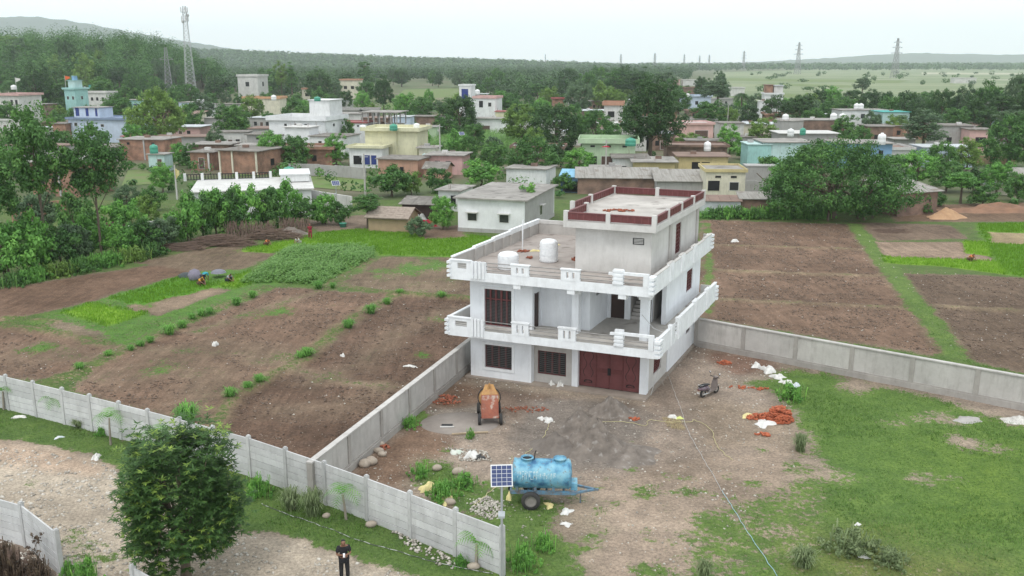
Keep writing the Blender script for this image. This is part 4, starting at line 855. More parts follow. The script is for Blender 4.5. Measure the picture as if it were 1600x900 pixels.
# the mango tree in the foreground
def big_tree(name, pos, label, seed, h, rx, rz, zc, ncl, per, clr, lm, leaf, r0, low=-.8, lump=.15, ntips=24, shell=.6, bark=BARK, z1=.42, mango=False, multi=0, cat='tree'):
    r = np.random.default_rng(seed); c = crown_pts(ncl, rx, rz, zc, r, shell, lump, low)
    t = empty(name, pos, 0, label, cat)
    if mango:
        V = []; Fc = []; LC = []; k0 = 0
        dirs = (c - np.array([0, 0, zc])) / np.array([rx, rx, rz]); nr = np.linalg.norm(dirs, axis=1)
        for i in range(len(c)):
            m_ = 9; sub = c[i] + r.normal(0, clr * .55, (m_, 3)); young = (r.random(m_) < .15) & (nr[i] > .75)
            for j in range(m_):
                a = np.linspace(0, 2 * np.pi, 10)[:9] + r.random() * 6; out = dirs[i] / (nr[i] + 1e-6) * .35
                el = r.normal(-.15, .3, 9); d = np.stack([np.cos(a) * np.cos(el), np.sin(a) * np.cos(el), np.sin(el)], 1) + out; d /= np.linalg.norm(d, axis=1, keepdims=True)
                w_ = np.cross(d, [0, 0, 1.]); w_ /= np.linalg.norm(w_, axis=1, keepdims=True) + 1e-9
                ln = r.uniform(.15, .27, 9); cc = sub[j] + d * ln[:, None] * .5; lc = np.clip((.80 if young[j] else .34) + r.normal(0, .13, 9), 0, 1)
                if not young[j]: lc = np.minimum(lc, .6)
                v, f, l = leaf_quads(cc, d, w_, ln, .065, lc); V.append(v); Fc.append(f + k0); LC.append(l); k0 += len(v)
        v = np.concatenate(V); f = np.concatenate(Fc); lc = np.concatenate(LC)
    else: v, f, lc = clumps(c, clr * r.uniform(.6, 1.4, len(c)), per, leaf, r)
    link('crown', mesh_np('crown', v, f, {'lc': ('FLOAT', lc)}), LM[lm], t)
    trunk_mb(h, r0, c[r.choice(len(c), ntips, replace=False)], r, z1=z1).build('trunk', bark, t)
    for k in range(multi):
        B = MB(); x, y = r.normal(0, rx * .38, 2); B.tube([(x, y, -.1), (x * .8, y * .8, h * .3), (x * 1.1, y * 1.1, h * .55)], [r0 * .3, r0 * .22, r0 * .12], 7); B.build('prop_root', bark, t)
    return t
mp_ = G(291, 905); big_tree('mango_tree', mp_, 'leafy mango tree with pale new shoots standing beside the lane in the foreground', 5, 6.2, 2.08, 2.6, 3.5, 440, 0, .40, 'mango', .2, .16, low=-.97, lump=.2, shell=.5, mango=True)
bp_ = G(1300, 340); big_tree('spreading_tree', bp_, 'huge spreading tree with several trunks at the far right field edge', 9, 9, 8.4, 4.5, 4.6, 560, 70, 1.0, 'mid', .32, .5, low=-.92, lump=.2, shell=.6, multi=5)
big_tree('broad_tree', G(1015, 258), 'very large dark broad-crowned tree towering over the pink houses', 14, 15.5, 5.4, 6.0, 9.3, 330, 66, 1.0, 'dark', .4, .4, low=-.85, lump=.28, shell=.45, z1=.55)
big_tree('papaya_tree', G(826, 352), 'slender papaya-like tree at the right corner of the low white house', 12, 5.2, .75, 2.0, 3.4, 34, 55, .4, 'light', .3, .07, low=-1, lump=.5, ntips=6, shell=.2, z1=.8)
big_tree('dry_sapling', G(62, 893), 'dry brown sapling standing before the short precast wall piece', 31, 1.5, .32, .42, 1.15, 14, 16, .1, 'dry', .1, .025, low=-1, lump=.4, ntips=10, shell=.3, z1=.6, cat='sapling')
# palm in the distance and young palms along the precast wall
def palm(name, pos, h, fl, nf, label, seed, tr=.12, droop=1.0, group=None, lm='mid', skirt=0):
    r = np.random.default_rng(seed); t = empty(name, pos, 0, label, 'palm', group); ln = (r.normal(0, .05) * h, r.normal(0, .05) * h)
    MB().tube([(0, 0, -.1), (ln[0] * .4, ln[1] * .4, h * .5), (ln[0], ln[1], h)], [tr * 1.2, tr, tr * .75], 8).build('trunk', BARKP if h < 4 else BARK, t)
    for i in range(nf):
        a = i * 2.4 + r.normal(0, .2); el = r.uniform(.2, 1.25) if h > 4 else r.uniform(.75, 1.4); V = []; q = []
        n = 11; p = np.array([ln[0], ln[1], h]); pts = []
        for k in range(n):
            pts.append(p.copy()); p = p + fl / n * np.array([math.cos(a) * math.cos(el), math.sin(a) * math.cos(el), math.sin(el)]); el -= droop * .24
        pts = np.array(pts); sd = np.array([-math.sin(a), math.cos(a), 0])
        for k in range(1, n):
            L_ = fl * .32 * math.sin(math.pi * (k / n) ** .7) + .05
            for s in (-1, 1):
                b = len(V); w_ = (pts[k] - pts[k - 1]) * (.42 if h > 4 else .2); tip = pts[k] + sd * s * L_ + (pts[k] - pts[k - 1]) * 1.4 + np.array([0, 0, -.28 * L_])
                V += [pts[k] - w_, pts[k] + w_, tip]; q.append((b, b + 1, b + 2))
        V = np.array(V); lc = np.clip(.5 + r.normal(0, .12) + r.normal(0, .08, len(V)), 0, 1)
        link('frond', mesh_np('frond', V, np.array(q), {'lc': ('FLOAT', lc)}), LM[lm], t)
    return t
palm('palm_tree', G(1158, 188), hgt(188, 150), 4.2, 22, 'dark palm tree standing before the pale plain', 4, .28, .9, lm='dark')
for i, (x, y, t_, lab) in enumerate(((88, 657, 612, 'young palm against the precast wall, second from the left edge'), (173, 695, 640, 'young drooping palm at the wall left of the mango tree'), (541, 812, 757, 'young palm with bushy head against the wall above the standing man'), (744, 885, 838, 'young palm nearest to the solar lamp at the wall'), (6, 640, 602, 'young palm at the precast wall cut by the left edge'), (248, 712, 668, 'young palm half hidden behind the mango tree'))):
    p = G(x, y); palm('young_palm', p, hgt(y, t_) * .74, 1.15, 7, lab, 20 + i, .055, 1.0, lm='light')
# bushes at the precast wall and weeds in the yard
for i, (x, y, t_, hw, lm, lab) in enumerate([(405, 775, 738, 20, 'mid', 'dark weed clump at the wall just right of the mango tree'), (455, 795, 756, 22, 'grey', 'grey-green bushy weed along the precast wall, middle one'), (490, 805, 758, 24, 'grey', 'grey-green bushy weed along the precast wall, biggest one'), (125, 668, 648, 16, 'grey', 'low weed by the wall beside the second young palm'), (158, 680, 668, 10, 'mid', 'low weed by the wall left of the drooping young palm'), (720, 885, 868, 14, 'mid', 'low weed at the foot of the wall near the last young palm'), (700, 812 + 40, 840, 8, 'mid', 'tiny weed beside the rubble strip on the wall foot'),
    (1250, 705, 672, 16, 'grey', 'pale tall weed at the edge of the lawn below the brick pile'), (1235, 645 - 20, 598, 24, 'mid', 'green weed patch at the edge of the lawn above the brick pile'), (1330, 860, 815, 40, 'yell', 'pale dry-looking shrub in the lawn near the lower edge'), (1390, 880, 850, 30, 'yell', 'low pale shrub right of the dry-looking shrub in the lawn'), (1255, 885, 850, 26, 'grey', 'grey-green weed beside the blue hose in the lawn'), (1100, 905, 868, 18, 'grey', 'grey weed at the lower edge left of the blue hose'),
    (820, 890, 845, 26, 'mid', 'weed clump right of the solar lamp foot'), (850, 860, 830, 20, 'light', 'bright weed clump below the tanker wheel'), (735, 705 - 20, 668, 7, 'light', 'single upright weed near the manhole slab'), (690, 780, 748, 26, 'light', 'bushy weed beside the yellow sheets in the yard'), (725, 760, 738, 22, 'light', 'bushy weed left of the solar panel in the yard'), (655, 745, 722, 16, 'mid', 'dark green weed bed on the brown earth in the yard'), (640, 668, 650, 15, 'mid', 'weed patch at the foot of the left plastered wall'), (135, 905, 868, 22, 'mid', 'weed clump in the lower-left corner beside the precast end'), (108, 900, 872, 12, 'light', 'bright weed against the end post of the short precast wall'), (280 - 250, 905, 880, 16, 'dry', 'dry brown shrub below the short precast wall'), (60, 908, 868, 22, 'dry', 'dry brown weed heap below the short precast wall, right one'), (10, 905, 838, 24, 'dry', 'dry brown weed heap in the lower-left corner')]):
    tree(x, y, t_ + (4 if lm in ('grey', 'yell') else -3), hw * 1.0, f"{'tuft' if lm == 'grey' else 'weed'}{i % 3}", {'mid': 'light', 'grey': 'sage', 'yell': 'sage'}.get(lm, lm), label=lab, name='weed', cat='weed')
for i, (x, y, s) in enumerate([(125, 575, 9), (170, 555, 8), (205, 546, 7), (220, 540, 8), (235, 533, 8), (265, 520, 13), (285, 510, 10), (300, 497, 8), (315, 492, 9), (328, 488, 8), (370, 474, 10), (395, 462, 8), (625, 458, 7), (605, 473, 8), (580, 487, 11), (545, 510, 11), (480, 555, 12), (470, 558, 9), (405, 595, 10), (387, 605, 9), (360, 618, 12), (690, 463, 8), (498, 448, 9), (292, 655, 22), (520, 447, 6)]):
    tree(x, y + 3, y - s * 1.1, s * 1.2, f'tuft{i % 3}', 'light', label='tuft of coarse grass on an earth ridge between the left fields', group='grass tufts on the field ridges', name='grass_tuft', cat='grass tuft')

# ------------------------------------------------------------------ woods far off, each one mass
def wood(name, pos, h, wd, n, lm, leaf, label, seed, cat='wood'):
    r = np.random.default_rng(seed); N_ = len(pos); k = np.repeat(np.arange(N_), n)
    q = r.normal(0, 1, (len(k), 3)); q /= np.linalg.norm(q, axis=1, keepdims=True); q[:, 2] = np.maximum(q[:, 2], -.75); q *= (.55 + .45 * r.random(len(k)))[:, None]
    sub = np.sin(q[:, 0] * 5 + k) * np.sin(q[:, 1] * 5 + k * 2) * .12 + 1
    c = pos[k] + q * sub[:, None] * np.stack([wd[k], wd[k], h[k] * .46], 1) + np.stack([k * 0, k * 0, h[k] * .55], 1)
    d, w_ = shell_rot(q, r, .4); base = r.random(N_)[k]; lc = np.clip(.12 + .6 * base + r.normal(0, .1, len(k)), 0, 1)
    L_ = leaf * r.uniform(.7, 1.3, len(k)); v, f, l = leaf_quads(c, d, w_, L_, L_ * .62, lc)
    return tag(link(name, mesh_np(name, v, f, {'lc': ('FLOAT', l)}), LM[lm]), label, cat, kind='stuff')
def rand_ground(n, x0, x1, Y0, Y1, seed, ex=()):
    r = np.random.default_rng(seed); Yv = np.sqrt(r.uniform(Y0 ** 2, Y1 ** 2, n)); xp = r.uniform(x0, x1, n); Xv = (xp - 800) / (F / CP) * Yv
    py = HY + H * (F / CP) / Yv; ok = np.ones(n, bool)
    for a, b, c_, d_ in ex: ok &= ~((xp > a) & (xp < b) & (py > c_) & (py < d_))
    return Xv[ok], Yv[ok], xp[ok], r
def hill_z(prof, Y0, depth, Xv, Yv):
    P = [(G(px, 130).x / G(px, 130).y * Y0, H + (HY - py) / (F / CP) * Y0) for px, py in prof]
    z = np.interp(Xv, [p[0] for p in P], [p[1] for p in P]); t = np.clip((Yv - Y0) / depth, -1, 1); return np.maximum(-1 + (z + 1) * (np.cos(t * np.pi) * .5 + .5), 0)
HP4 = [(-700, 96), (-300, 94), (0, 97), (150, 98), (250, 106), (320, 124), (385, 140)]
x_, y_, xp_, r_ = rand_ground(640, -60, 345, 500, 690, 41, ex=((235, 345, 145, 400),)); z_ = hill_z(HP4, 640, 150, x_, y_); n_ = len(x_)
h_ = r_.uniform(15, 24, n_) * np.clip(1.1 - np.maximum(xp_ - 250, 0) / 260, .6, 1.1); wood('wood', np.stack([x_, y_, z_], 1), h_, r_.uniform(4.2, 7.5, n_), 260, 'mid', 1.0, 'tall dark wood covering the slope at the left', 42)
rw_ = random.Random(8)
for i in range(42):
    Yt = rw_.uniform(478, 640); xp = rw_.uniform(-20, 340); 
    if 225 < xp < 330 and Yt < 560: Yt += 70
    Xt = (xp - 800) / (F / CP) * Yt; zt = float(hill_z(HP4, 640, 150, np.array([Xt]), np.array([Yt]))[0]); ht_ = rw_.uniform(15, 25) * (1 if xp < 250 else .8)
    tree(0, 0, 0, 0, ['tall0', 'round1', 'tall1', 'dome1', 'column0', 'round2'][i % 6], rw_.choice(['dark', 'mid', 'dark', 'grey', 'mid', 'yell']), label='tall forest tree showing on the wooded slope at the left', group='forest trees of the left slope', pos=(Xt, Yt, zt - .3), h=ht_, wm=ht_ * rw_.uniform(.24, .36))
HP3 = [(-600, 70), (-200, 74), (100, 78), (300, 83), (420, 88), (520, 92), (640, 97), (800, 101), (1000, 108.5)]
x_, y_, xp_, r_ = rand_ground(4200, 200, 1020, 1850, 2550, 43); z_ = hill_z(HP3, 2500, 700, x_, y_); n_ = len(x_)
wood('forest', np.stack([x_, y_, z_], 1), r_.uniform(9, 17, n_), r_.uniform(6, 12, n_), 16, 'dark', 6.5, 'hazy blue-green forest covering the long low ridge behind the village', 44, 'forest')
x_, y_, xp_, r_ = rand_ground(2300, 330, 1170, 480, 1900, 45, ex=((575, 730, 128, 200), (1080, 1200, 112, 160))); n_ = len(x_)
keep_ = (xp_ < 1000) | (y_ > 900); x_, y_, n_ = x_[keep_], y_[keep_], int(keep_.sum())
wood('tree_belt', np.stack([x_, y_, y_ * 0], 1), r_.uniform(8, 15, n_), r_.uniform(4, 7.5, n_), 90, 'dark', 1.9, 'dense mass of trees stretching between the village and the ridge', 46, 'trees')
x_, y_, xp_, r_ = rand_ground(1900, 1000, 1800, 2100, 3400, 47); n_ = len(x_)
wood('tree_line', np.stack([x_, y_, y_ * 0], 1), r_.uniform(10, 20, n_), r_.uniform(8, 15, n_), 16, 'dark', 7, 'hazy line of trees along the horizon beyond the pale plain', 48, 'trees')
x_, y_, xp_, r_ = rand_ground(46, 1150, 1640, 560, 1500, 49); n_ = len(x_)
wood('scrub', np.stack([x_, y_, y_ * 0], 1), r_.uniform(3, 8, n_), r_.uniform(2, 7, n_), 70, 'dark', 1.6, 'scattered bushes dotting the pale plain', 50, 'bushes')
# ------------------------------------------------------------------ the village
def wm(n, c, d=.35, k=.82): return mat(n, c, tuple(x * k for x in c), scale=.5, rough=.9, dirt=d, bump=.1)
VW = wm('lime_white', (.74, .75, .75)); VW2 = wm('aged_white', (.62, .61, .59), .5); VCR = wm('cream_wall', (.66, .64, .45)); VYE = wm('yellow_wall', (.58, .49, .26)); VPK = wm('pink_wall', (.62, .40, .38)); VGR = wm('green_wall', (.44, .56, .38))
VBL = wm('pale_blue_wall', (.52, .60, .72), .2); VTQ = wm('turquoise_wall', (.34, .58, .56), .4); VBB = wm('blue_wall', (.22, .38, .56), .4); VGY = wm('grey_wall', (.40, .39, .38), .5); VSA = wm('salmon_mud', (.50, .30, .22), .4); VMU = wm('mud_wall', (.42, .31, .20), .3); VCO = wm('pale_cream', (.68, .64, .52), .5)
VWC = wm('clean_white', (.78, .79, .80), .14); VDB = wm('slate_blue', (.22, .28, .40), .2); VTE = wm('light_turquoise', (.48, .64, .63), .45)
def brick_mat(name, c1, c2, mortar):
    m = bpy.data.materials.new(name); m.use_nodes = True; N = m.node_tree.nodes; L = m.node_tree.links; b = N['Principled BSDF']; b.inputs['Roughness'].default_value = .95
    tc = N.new('ShaderNodeTexCoord'); sp = N.new('ShaderNodeSeparateXYZ'); L.new(tc.outputs['Object'], sp.inputs[0]); ad = N.new('ShaderNodeMath'); L.new(sp.outputs[0], ad.inputs[0]); L.new(sp.outputs[1], ad.inputs[1]); cb = N.new('ShaderNodeCombineXYZ'); L.new(ad.outputs[0], cb.inputs[0]); L.new(sp.outputs[2], cb.inputs[1])
    t = N.new('ShaderNodeTexBrick'); t.inputs['Color1'].default_value = (*c1, 1); t.inputs['Color2'].default_value = (*c2, 1); t.inputs['Mortar'].default_value = (*mortar, 1); t.inputs['Scale'].default_value = 1; t.inputs['Brick Width'].default_value = .24; t.inputs['Row Height'].default_value = .085; t.inputs['Mortar Size'].default_value = .012
    L.new(cb.outputs[0], t.inputs['Vector']); g_ = N.new('ShaderNodeNewGeometry'); nz = N.new('ShaderNodeTexNoise'); nz.inputs['Scale'].default_value = .7; nz.inputs['Detail'].default_value = 6; L.new(g_.outputs['Position'], nz.inputs['Vector'])
    rp = N.new('ShaderNodeValToRGB'); rp.color_ramp.elements[0].color = (.62, .62, .62, 1); rp.color_ramp.elements[1].color = (1.2, 1.15, 1.1, 1); rp.color_ramp.elements[0].position = .35; rp.color_ramp.elements[1].position = .65; L.new(nz.outputs[0], rp.inputs[0])
    mx = N.new('ShaderNodeMix'); mx.data_type = 'RGBA'; mx.blend_type = 'MULTIPLY'; mx.inputs[0].default_value = 1; L.new(t.outputs[0], mx.inputs[6]); L.new(rp.outputs[0], mx.inputs[7]); L.new(mx.outputs[2], b.inputs['Base Color']); MATS[name] = m; return m
VBR = brick_mat('brick_wall', (.34, .165, .105), (.28, .13, .085), (.33, .27, .22)); VBD = brick_mat('brown_brick_wall', (.235, .14, .105), (.19, .11, .085), (.24, .2, .17))
RG = mat('roof_concrete', (.36, .34, .315), (.22, .205, .19), scale=.35, rough=.95, c3=(.15, .14, .13), s3=.8); RD = mat('roof_old', (.235, .215, .195), (.14, .128, .115), scale=.4, rough=.95, c3=(.30, .28, .25), s3=1.1); RB = mat('roof_brown', (.27, .19, .155), (.19, .135, .115), scale=.4, rough=.95); RA = mat('asbestos', (.34, .325, .30), (.24, .225, .205), scale=.6, stretch=(6, .5, 1), rough=.95, c3=(.2, .17, .145), s3=.7); RM = mat('red_sheet', (.36, .12, .11), (.27, .09, .09), scale=.5, rough=.6); RBL = mat('blue_sheet', (.22, .46, .62), (.17, .38, .54), scale=.6, rough=.5); RT = mat('tin_sheet', (.55, .58, .60), (.40, .42, .44), scale=.6, rough=.45)
DOORB = mat('blue_door', (.03, .05, .22), (.04, .06, .18)); DOORN = mat('brown_door', (.13, .085, .07), (.09, .06, .05)); TEAL = mat('teal_sheet', (.10, .42, .38), (.08, .34, .32), scale=1)
HSL = []
def hs(label, px, py, wpx, h, dep, rz, wall, roof=RG, over=.4, para=0, pm=None, wins=(), ups=(), cols=(), base=None, name='house', cat='house', slope=0, rth=.15, chaj=False):
    HSL.append((px, py, wpx, h / MPP(py), label)); P = G(px, py); rz = R(rz); W_ = wpx * MPP(py) / max(math.cos(rz), .5)
    t = empty(name, P, rz, label, cat); hw = W_ / 2
    MB().box(-hw, hw, 0, dep, -.3, h).build('wall', wall, t)
    if base: MB().box(-hw - .04, hw + .04, -.04, dep + .04, -.3, .45).build('plinth', base, t)
    o2 = over
    if slope:       # mono-pitch or gabled sheet roof
        B = MB()
        if slope == 'g':
            rg = h + dep * .22
            for s in (-1, 1): B.add([(-hw - o2, dep / 2, rg), (hw + o2, dep / 2, rg), (hw + o2, dep / 2 + s * (dep / 2 + o2), h - .1), (-hw - o2, dep / 2 + s * (dep / 2 + o2), h - .1), (-hw - o2, dep / 2, rg + .08), (hw + o2, dep / 2, rg + .08), (hw + o2, dep / 2 + s * (dep / 2 + o2), h - .02), (-hw - o2, dep / 2 + s * (dep / 2 + o2), h - .02)], [(0, 1, 2, 3), (4, 5, 6, 7), (0, 1, 5, 4), (1, 2, 6, 5), (2, 3, 7, 6), (3, 0, 4, 7)])
            gb_ = MB()
            for x in (-hw, hw - .15): gb_.add([(x, .05, h), (x, dep - .05, h), (x, dep / 2, rg - .02), (x + .15, .05, h), (x + .15, dep - .05, h), (x + .15, dep / 2, rg - .02)], [(0, 1, 2), (3, 4, 5), (0, 1, 4, 3), (1, 2, 5, 4), (2, 0, 3, 5)]); 
            gb_.build('gable', wall, t)
        else:
            z0, z1 = h + .02, h + .02 + slope
            B.add([(-hw - o2, -o2, z0), (hw + o2, -o2, z0), (hw + o2, dep + o2, z1), (-hw - o2, dep + o2, z1), (-hw - o2, -o2, z0 + .08), (hw + o2, -o2, z0 + .08), (hw + o2, dep + o2, z1 + .08), (-hw - o2, dep + o2, z1 + .08)], [(0, 3, 2, 1), (4, 5, 6, 7), (0, 1, 5, 4), (1, 2, 6, 5), (2, 3, 7, 6), (3, 0, 4, 7)])
            n = max(3, int(W_ / 1.2))
            for k in range(n + 1):
                x = -hw - o2 + (W_ + 2 * o2) * k / n; B.add([(x - .03, -o2, z0 + .08), (x + .03, -o2, z0 + .08), (x + .03, dep + o2, z1 + .08), (x - .03, dep + o2, z1 + .08), (x, -o2, z0 + .13), (x, dep + o2, z1 + .13)], [(0, 1, 4), (1, 2, 5, 4), (2, 3, 5), (3, 0, 4, 5)])
        B.build('roof', roof, t)
    else:
        rf = MB().box(-hw - o2, hw + o2, -o2, dep + o2, h, h + rth).build('roof', roof if not para else (pm or wall), t)
        if para:
            MB().box(-hw - o2 + .1, hw + o2 - .1, -o2 + .1, dep + o2 - .1, h + rth, h + rth + .02).build('roof_finish', roof, t)
            B = MB(); z0, z1 = h + rth, h + rth + para; a, b, c, d_ = -hw - o2, hw + o2, -o2, dep + o2
            B.box(a, b, c, c + .12, z0, z1).box(a, b, d_ - .12, d_, z0, z1).box(a, a + .12, c + .12, d_ - .12, z0, z1).box(b - .12, b, c + .12, d_ - .12, z0, z1).build('parapet', pm or wall, t)
    for u in ups:      # upper rooms: x0, x1, y0, y1 (fractions), z0, height, wall, roof, overhang
        x0, x1, y0, y1, z0, uh, um, ur, uo = u; a, b, c, d_ = -hw + W_ * x0, -hw + W_ * x1, dep * y0, dep * y1
        up = MB().box(a, b, c, d_, z0, z0 + uh).build('upper_room', um, t); MB().box(a - uo, b + uo, c - uo, d_ + uo, z0 + uh, z0 + uh + .14).build('upper_roof', ur, up)
    for wn in wins:    # side, u, z, width, height, kind, (y offset)
        s, u, z, w_, hh, kind = wn[:6]; off = wn[6] if len(wn) > 6 else 0; m_ = {'w': DARK_PANE, 'd': DOORN, 'b': DOORB, 'o': BLACK, 'm': MAROON, 't': TEAL, 's': MATS['grey_wall']}[kind]
        if s == 'f': c = -hw + W_ * u; bxs = ((c - w_ / 2 - .07, c + w_ / 2 + .07, off - .05, off - .006), (c - w_ / 2, c + w_ / 2, off - .055, off - .05)); ch = (c - w_ / 2 - .2, c + w_ / 2 + .2, off - .5, off)
        elif s == 'r': c = dep * u; bxs = ((hw + .006 + off, hw + .05 + off, c - w_ / 2 - .07, c + w_ / 2 + .07), (hw + .05 + off, hw + .055 + off, c - w_ / 2, c + w_ / 2)); ch = (hw + off, hw + .5 + off, c - w_ / 2 - .2, c + w_ / 2 + .2)
        else: c = dep * u; bxs = ((-hw - .05, -hw - .006, c - w_ / 2 - .07, c + w_ / 2 + .07), (-hw - .055, -hw - .05, c - w_ / 2, c + w_ / 2)); ch = (-hw - .5, -hw, c - w_ / 2 - .2, c + w_ / 2 + .2)
        f_ = MB().box(*bxs[0], z - .05, z + hh + .06).build('door' if kind in 'dbt' and hh > 1.6 else 'window', VW2 if kind != 'o' else wall, t); MB().box(*bxs[1], z, z + hh).build('pane' if kind == 'w' else 'leaf', m_, f_)  # for openings the leaf is a black sheet, coloured as the shade within
        if chaj and kind == 'w': MB().box(*ch, z + hh + .12, z + hh + .20).build('sunshade', VW2, f_)
    if name == 'house' and not slope and not para and not ups and MPP(py) < .22:
        q_ = random.Random(int(px * 7 + py)); 
        for k in range(q_.choice([0, 2, 3, 4])):
            x_ = q_.choice([-hw + .3, hw - .3, 0]); y_ = q_.choice([.3, dep - .3, dep * .5]); B = MB()
            for e in (-.08, .08): B.bar((x_ + e, y_, h + rth), (x_ + e * 1.6, y_, h + rth + q_.uniform(.4, .9)), .035)
            B.build('rebar', RB, t)['kind'] = 'stuff'
        if q_.random() < .6: c = q_.uniform(-hw * .6, hw * .6); MB().box(c - .5, c + .5, dep * .5, dep * .5 + .7, h + rth, h + rth + .5).build('roof_box', q_.choice([VGY, VW2, VBD]), t)
    for c_ in cols:    # pillars x fraction, y, z0, z1
        x = -hw + W_ * c_[0]; MB().box(x - .15, x + .15, c_[1] - .15, c_[1] + .15, c_[2], c_[3]).build('pillar', c_[4] if len(c_) > 4 else VW2, t)
    return t
W1 = ('f', .25, 1.0, 1.1, 1.1, 'w'); W2 = ('f', .72, 1.0, 1.1, 1.1, 'w')
# nearest row
t = hs('low white flat-roofed house with two small barred windows beside the big house', 767, 364, 104, 3.85, 13.5, -17, VWC, RG, .45, 0, wins=[('f', .22, 1.35, 1.05, .8, 'w'), ('f', .70, 1.3, 1.05, .85, 'w'), ('r', .52, 1.2, .9, 1.1, 'w')], base=VGY, chaj=True)
MB().box(3.9, 4.0, .2, 13.2, .45, 3.8).build('side_plaster', VGY, t)
hs('small whitewashed annex at the left end of the low white house', 702, 330, 34, 2.7, 5, -17, VW, RG, .4, wins=[('f', .7, .9, .7, 1.2, 'o')])
hs('white flat house with pierced roof railing and green tank behind the hedge', 398, 342, 172, 3.5, 12, 14, VWC, VW2, .35, 0, wins=[('f', .6, 1, 1.2, 1.2, 'w')], ups=[(.74, 1.0, .5, .98, 3.75, .9, VW, VW, .15)])
hs('grey hollow shed with tin roof behind the low white house', 822, 290, 62, 2.6, 6, -17, VW, RG, .3)
hs('blue tin-sheeted shed behind the low white house', 893, 300, 34, 2.2, 4, -10, VBB, RBL, .3, slope=.7, wins=[('f', .5, 0, 2.2, 1.5, 'o')], name='shed', cat='shed')
hs('long low shed with weathered asbestos roof behind the roof terrace', 965, 303, 125, 2.3, 5, -4, VBD, RA, .4, slope=1.0, name='shed', cat='shed')
hs('shed with patched grey asbestos roof beside the yellow-trimmed house', 1072, 310, 92, 2.4, 6, -4, VGY, RA, .4, slope=1.0, name='shed', cat='shed')
hs('cream house with two dark openings and yellow trim, next to the roof terrace', 1132, 316, 60, 4.2, 7, -4, VCO, RG, .25, .3, VYE, wins=[('f', .2, 1.6, 1.6, 1.4, 'o'), ('f', .72, 1.7, 1.2, 1.1, 'w'), ('f', .3, 3.4, .8, .3, 'o'), ('f', .7, 3.4, .8, .3, 'o')])
hs('patched tin shed below the cream house with dark openings', 1125, 333, 62, 1.5, 2.6, -4, RT, RB, .2, slope=.4, name='shed', cat='shed')
hs('low red-brown brick hut beside the huge spreading tree', 1186, 332, 58, 1.7, 3, -6, VBD, RA, .25, slope=.5, name='hut', cat='hut')
# mud cottage
t = hs('mud cottage with rows of old roof tiles at the paddy edge', 606, 362, 62, 1.6, 4.2, -12, VMU, RB, .35, slope='g', name='cottage', cat='cottage')
tl = mat('clay_tile', (.36, .30, .25), (.24, .19, .16), scale=3); hw_ = 62 * MPP(362) / 2 / math.cos(R(12)) + .35
for k in range(6):
    q = k / 6; MB().add([(-hw_, 2.1 - (2.1 + .35) * (q + .19), 1.6 + .92 - .94 * (q + .19) + .12), (hw_, 2.1 - (2.1 + .35) * (q + .19), 1.6 + .92 - .94 * (q + .19) + .12), (hw_, 2.1 - 2.45 * q, 1.6 + .92 - .94 * q + .10), (-hw_, 2.1 - 2.45 * q, 1.6 + .92 - .94 * q + .10), (-hw_, 2.1 - 2.45 * (q + .19), 1.6 + .92 - .94 * (q + .19) + .02), (hw_, 2.1 - 2.45 * (q + .19), 1.6 + .92 - .94 * (q + .19) + .02)], [(0, 1, 2, 3), (0, 1, 5, 4)]).build('tile_row', tl, t)
hs('open cattle shed with thatch and washing behind the mud cottage', 655, 345, 52, 2.0, 3, -10, DARKW, RD, .4, slope=.5, name='shed', cat='shed')
# brick houses at the left
hs('red brick house with pale concrete corner strips', 374, 272, 66, 4.0, 9, -18, VBR, RD, .5, wins=[('r', .5, 1.2, 1.2, 1.2, 'o')], cols=[(.02, -.05, 0, 4, VCO), (.35, -.05, 0, 4, VCO), (.97, -.05, 0, 4, VCO)])
hs('unplastered brick house with balcony at the far left behind the tall trees', 88, 306, 82, 4.8, 8, -15, VBR, RG, .6, wins=[('f', .2, 1.6, 1.4, 1.3, 'o'), ('r', .5, 1.5, 1.2, 1.3, 'o')], cols=[(.62, -.06, 0, 4.8, VGY)])
hs('long low brick house with white roof edge behind the green-domed tank', 224, 250, 74, 4.0, 7, -8, VBR, RG, .35, wins=[('f', .2, 3.0, .6, .5, 'o'), ('f', .75, 3.0, .6, .5, 'o')], cols=[(.55, -.05, 0, 4, VGY)])
hs('small turquoise pillared porch under the green-domed tank', 246, 268, 26, 3.0, 3, -8, VTE, RG, .3, wins=[('f', .7, .3, .8, 1.9, 'd')], name='porch', cat='porch')
hs('brick house with white porch beam left of the one with pale corner strips', 316, 266, 36, 3.2, 6, -10, VBR, RD, .5, wins=[('f', .5, .3, 1.0, 1.9, 'd')], cols=[(.9, -.5, 0, 3.1, VW2)])
hs('long low mud-roofed row of houses in front of the yellow-green tree', 272, 232, 100, 2.6, 6, -3, VGY, RB, .5)
hs('house with broken grey slab roof in the left middle', 330, 246, 60, 2.6, 6, -4, VBD, RG, .5)
hs('pale blue house with blue roof band and upper room with blue door', 158, 222, 106, 5.4, 10, -12, VBL, VDB, .5, .35, VDB, wins=[('f', .12, 3.8, .8, .8, 'w'), ('f', .33, 4.0, .8, .6, 'w'), ('f', .55, 3.7, .8, .6, 'w'), ('f', .07, 6.1, 1.0, 2.0, 'b', 2.2), ('f', .23, 6.1, .8, 1.9, 'b', 2.2), ('f', .38, 6.1, .6, 1.9, 'b', 2.2)], ups=[(.01, .43, .22, .75, 5.6, 2.5, VBL, RG, .3)])
hs('brick side wing left of the pale blue house', 95, 222, 22, 4.4, 8, -12, VBR, RD, .3)
hs('red tin-roofed lean-to at the right of the pale blue house', 205, 232, 26, 2.6, 4, -10, VBR, RM, .4, slope=.5)
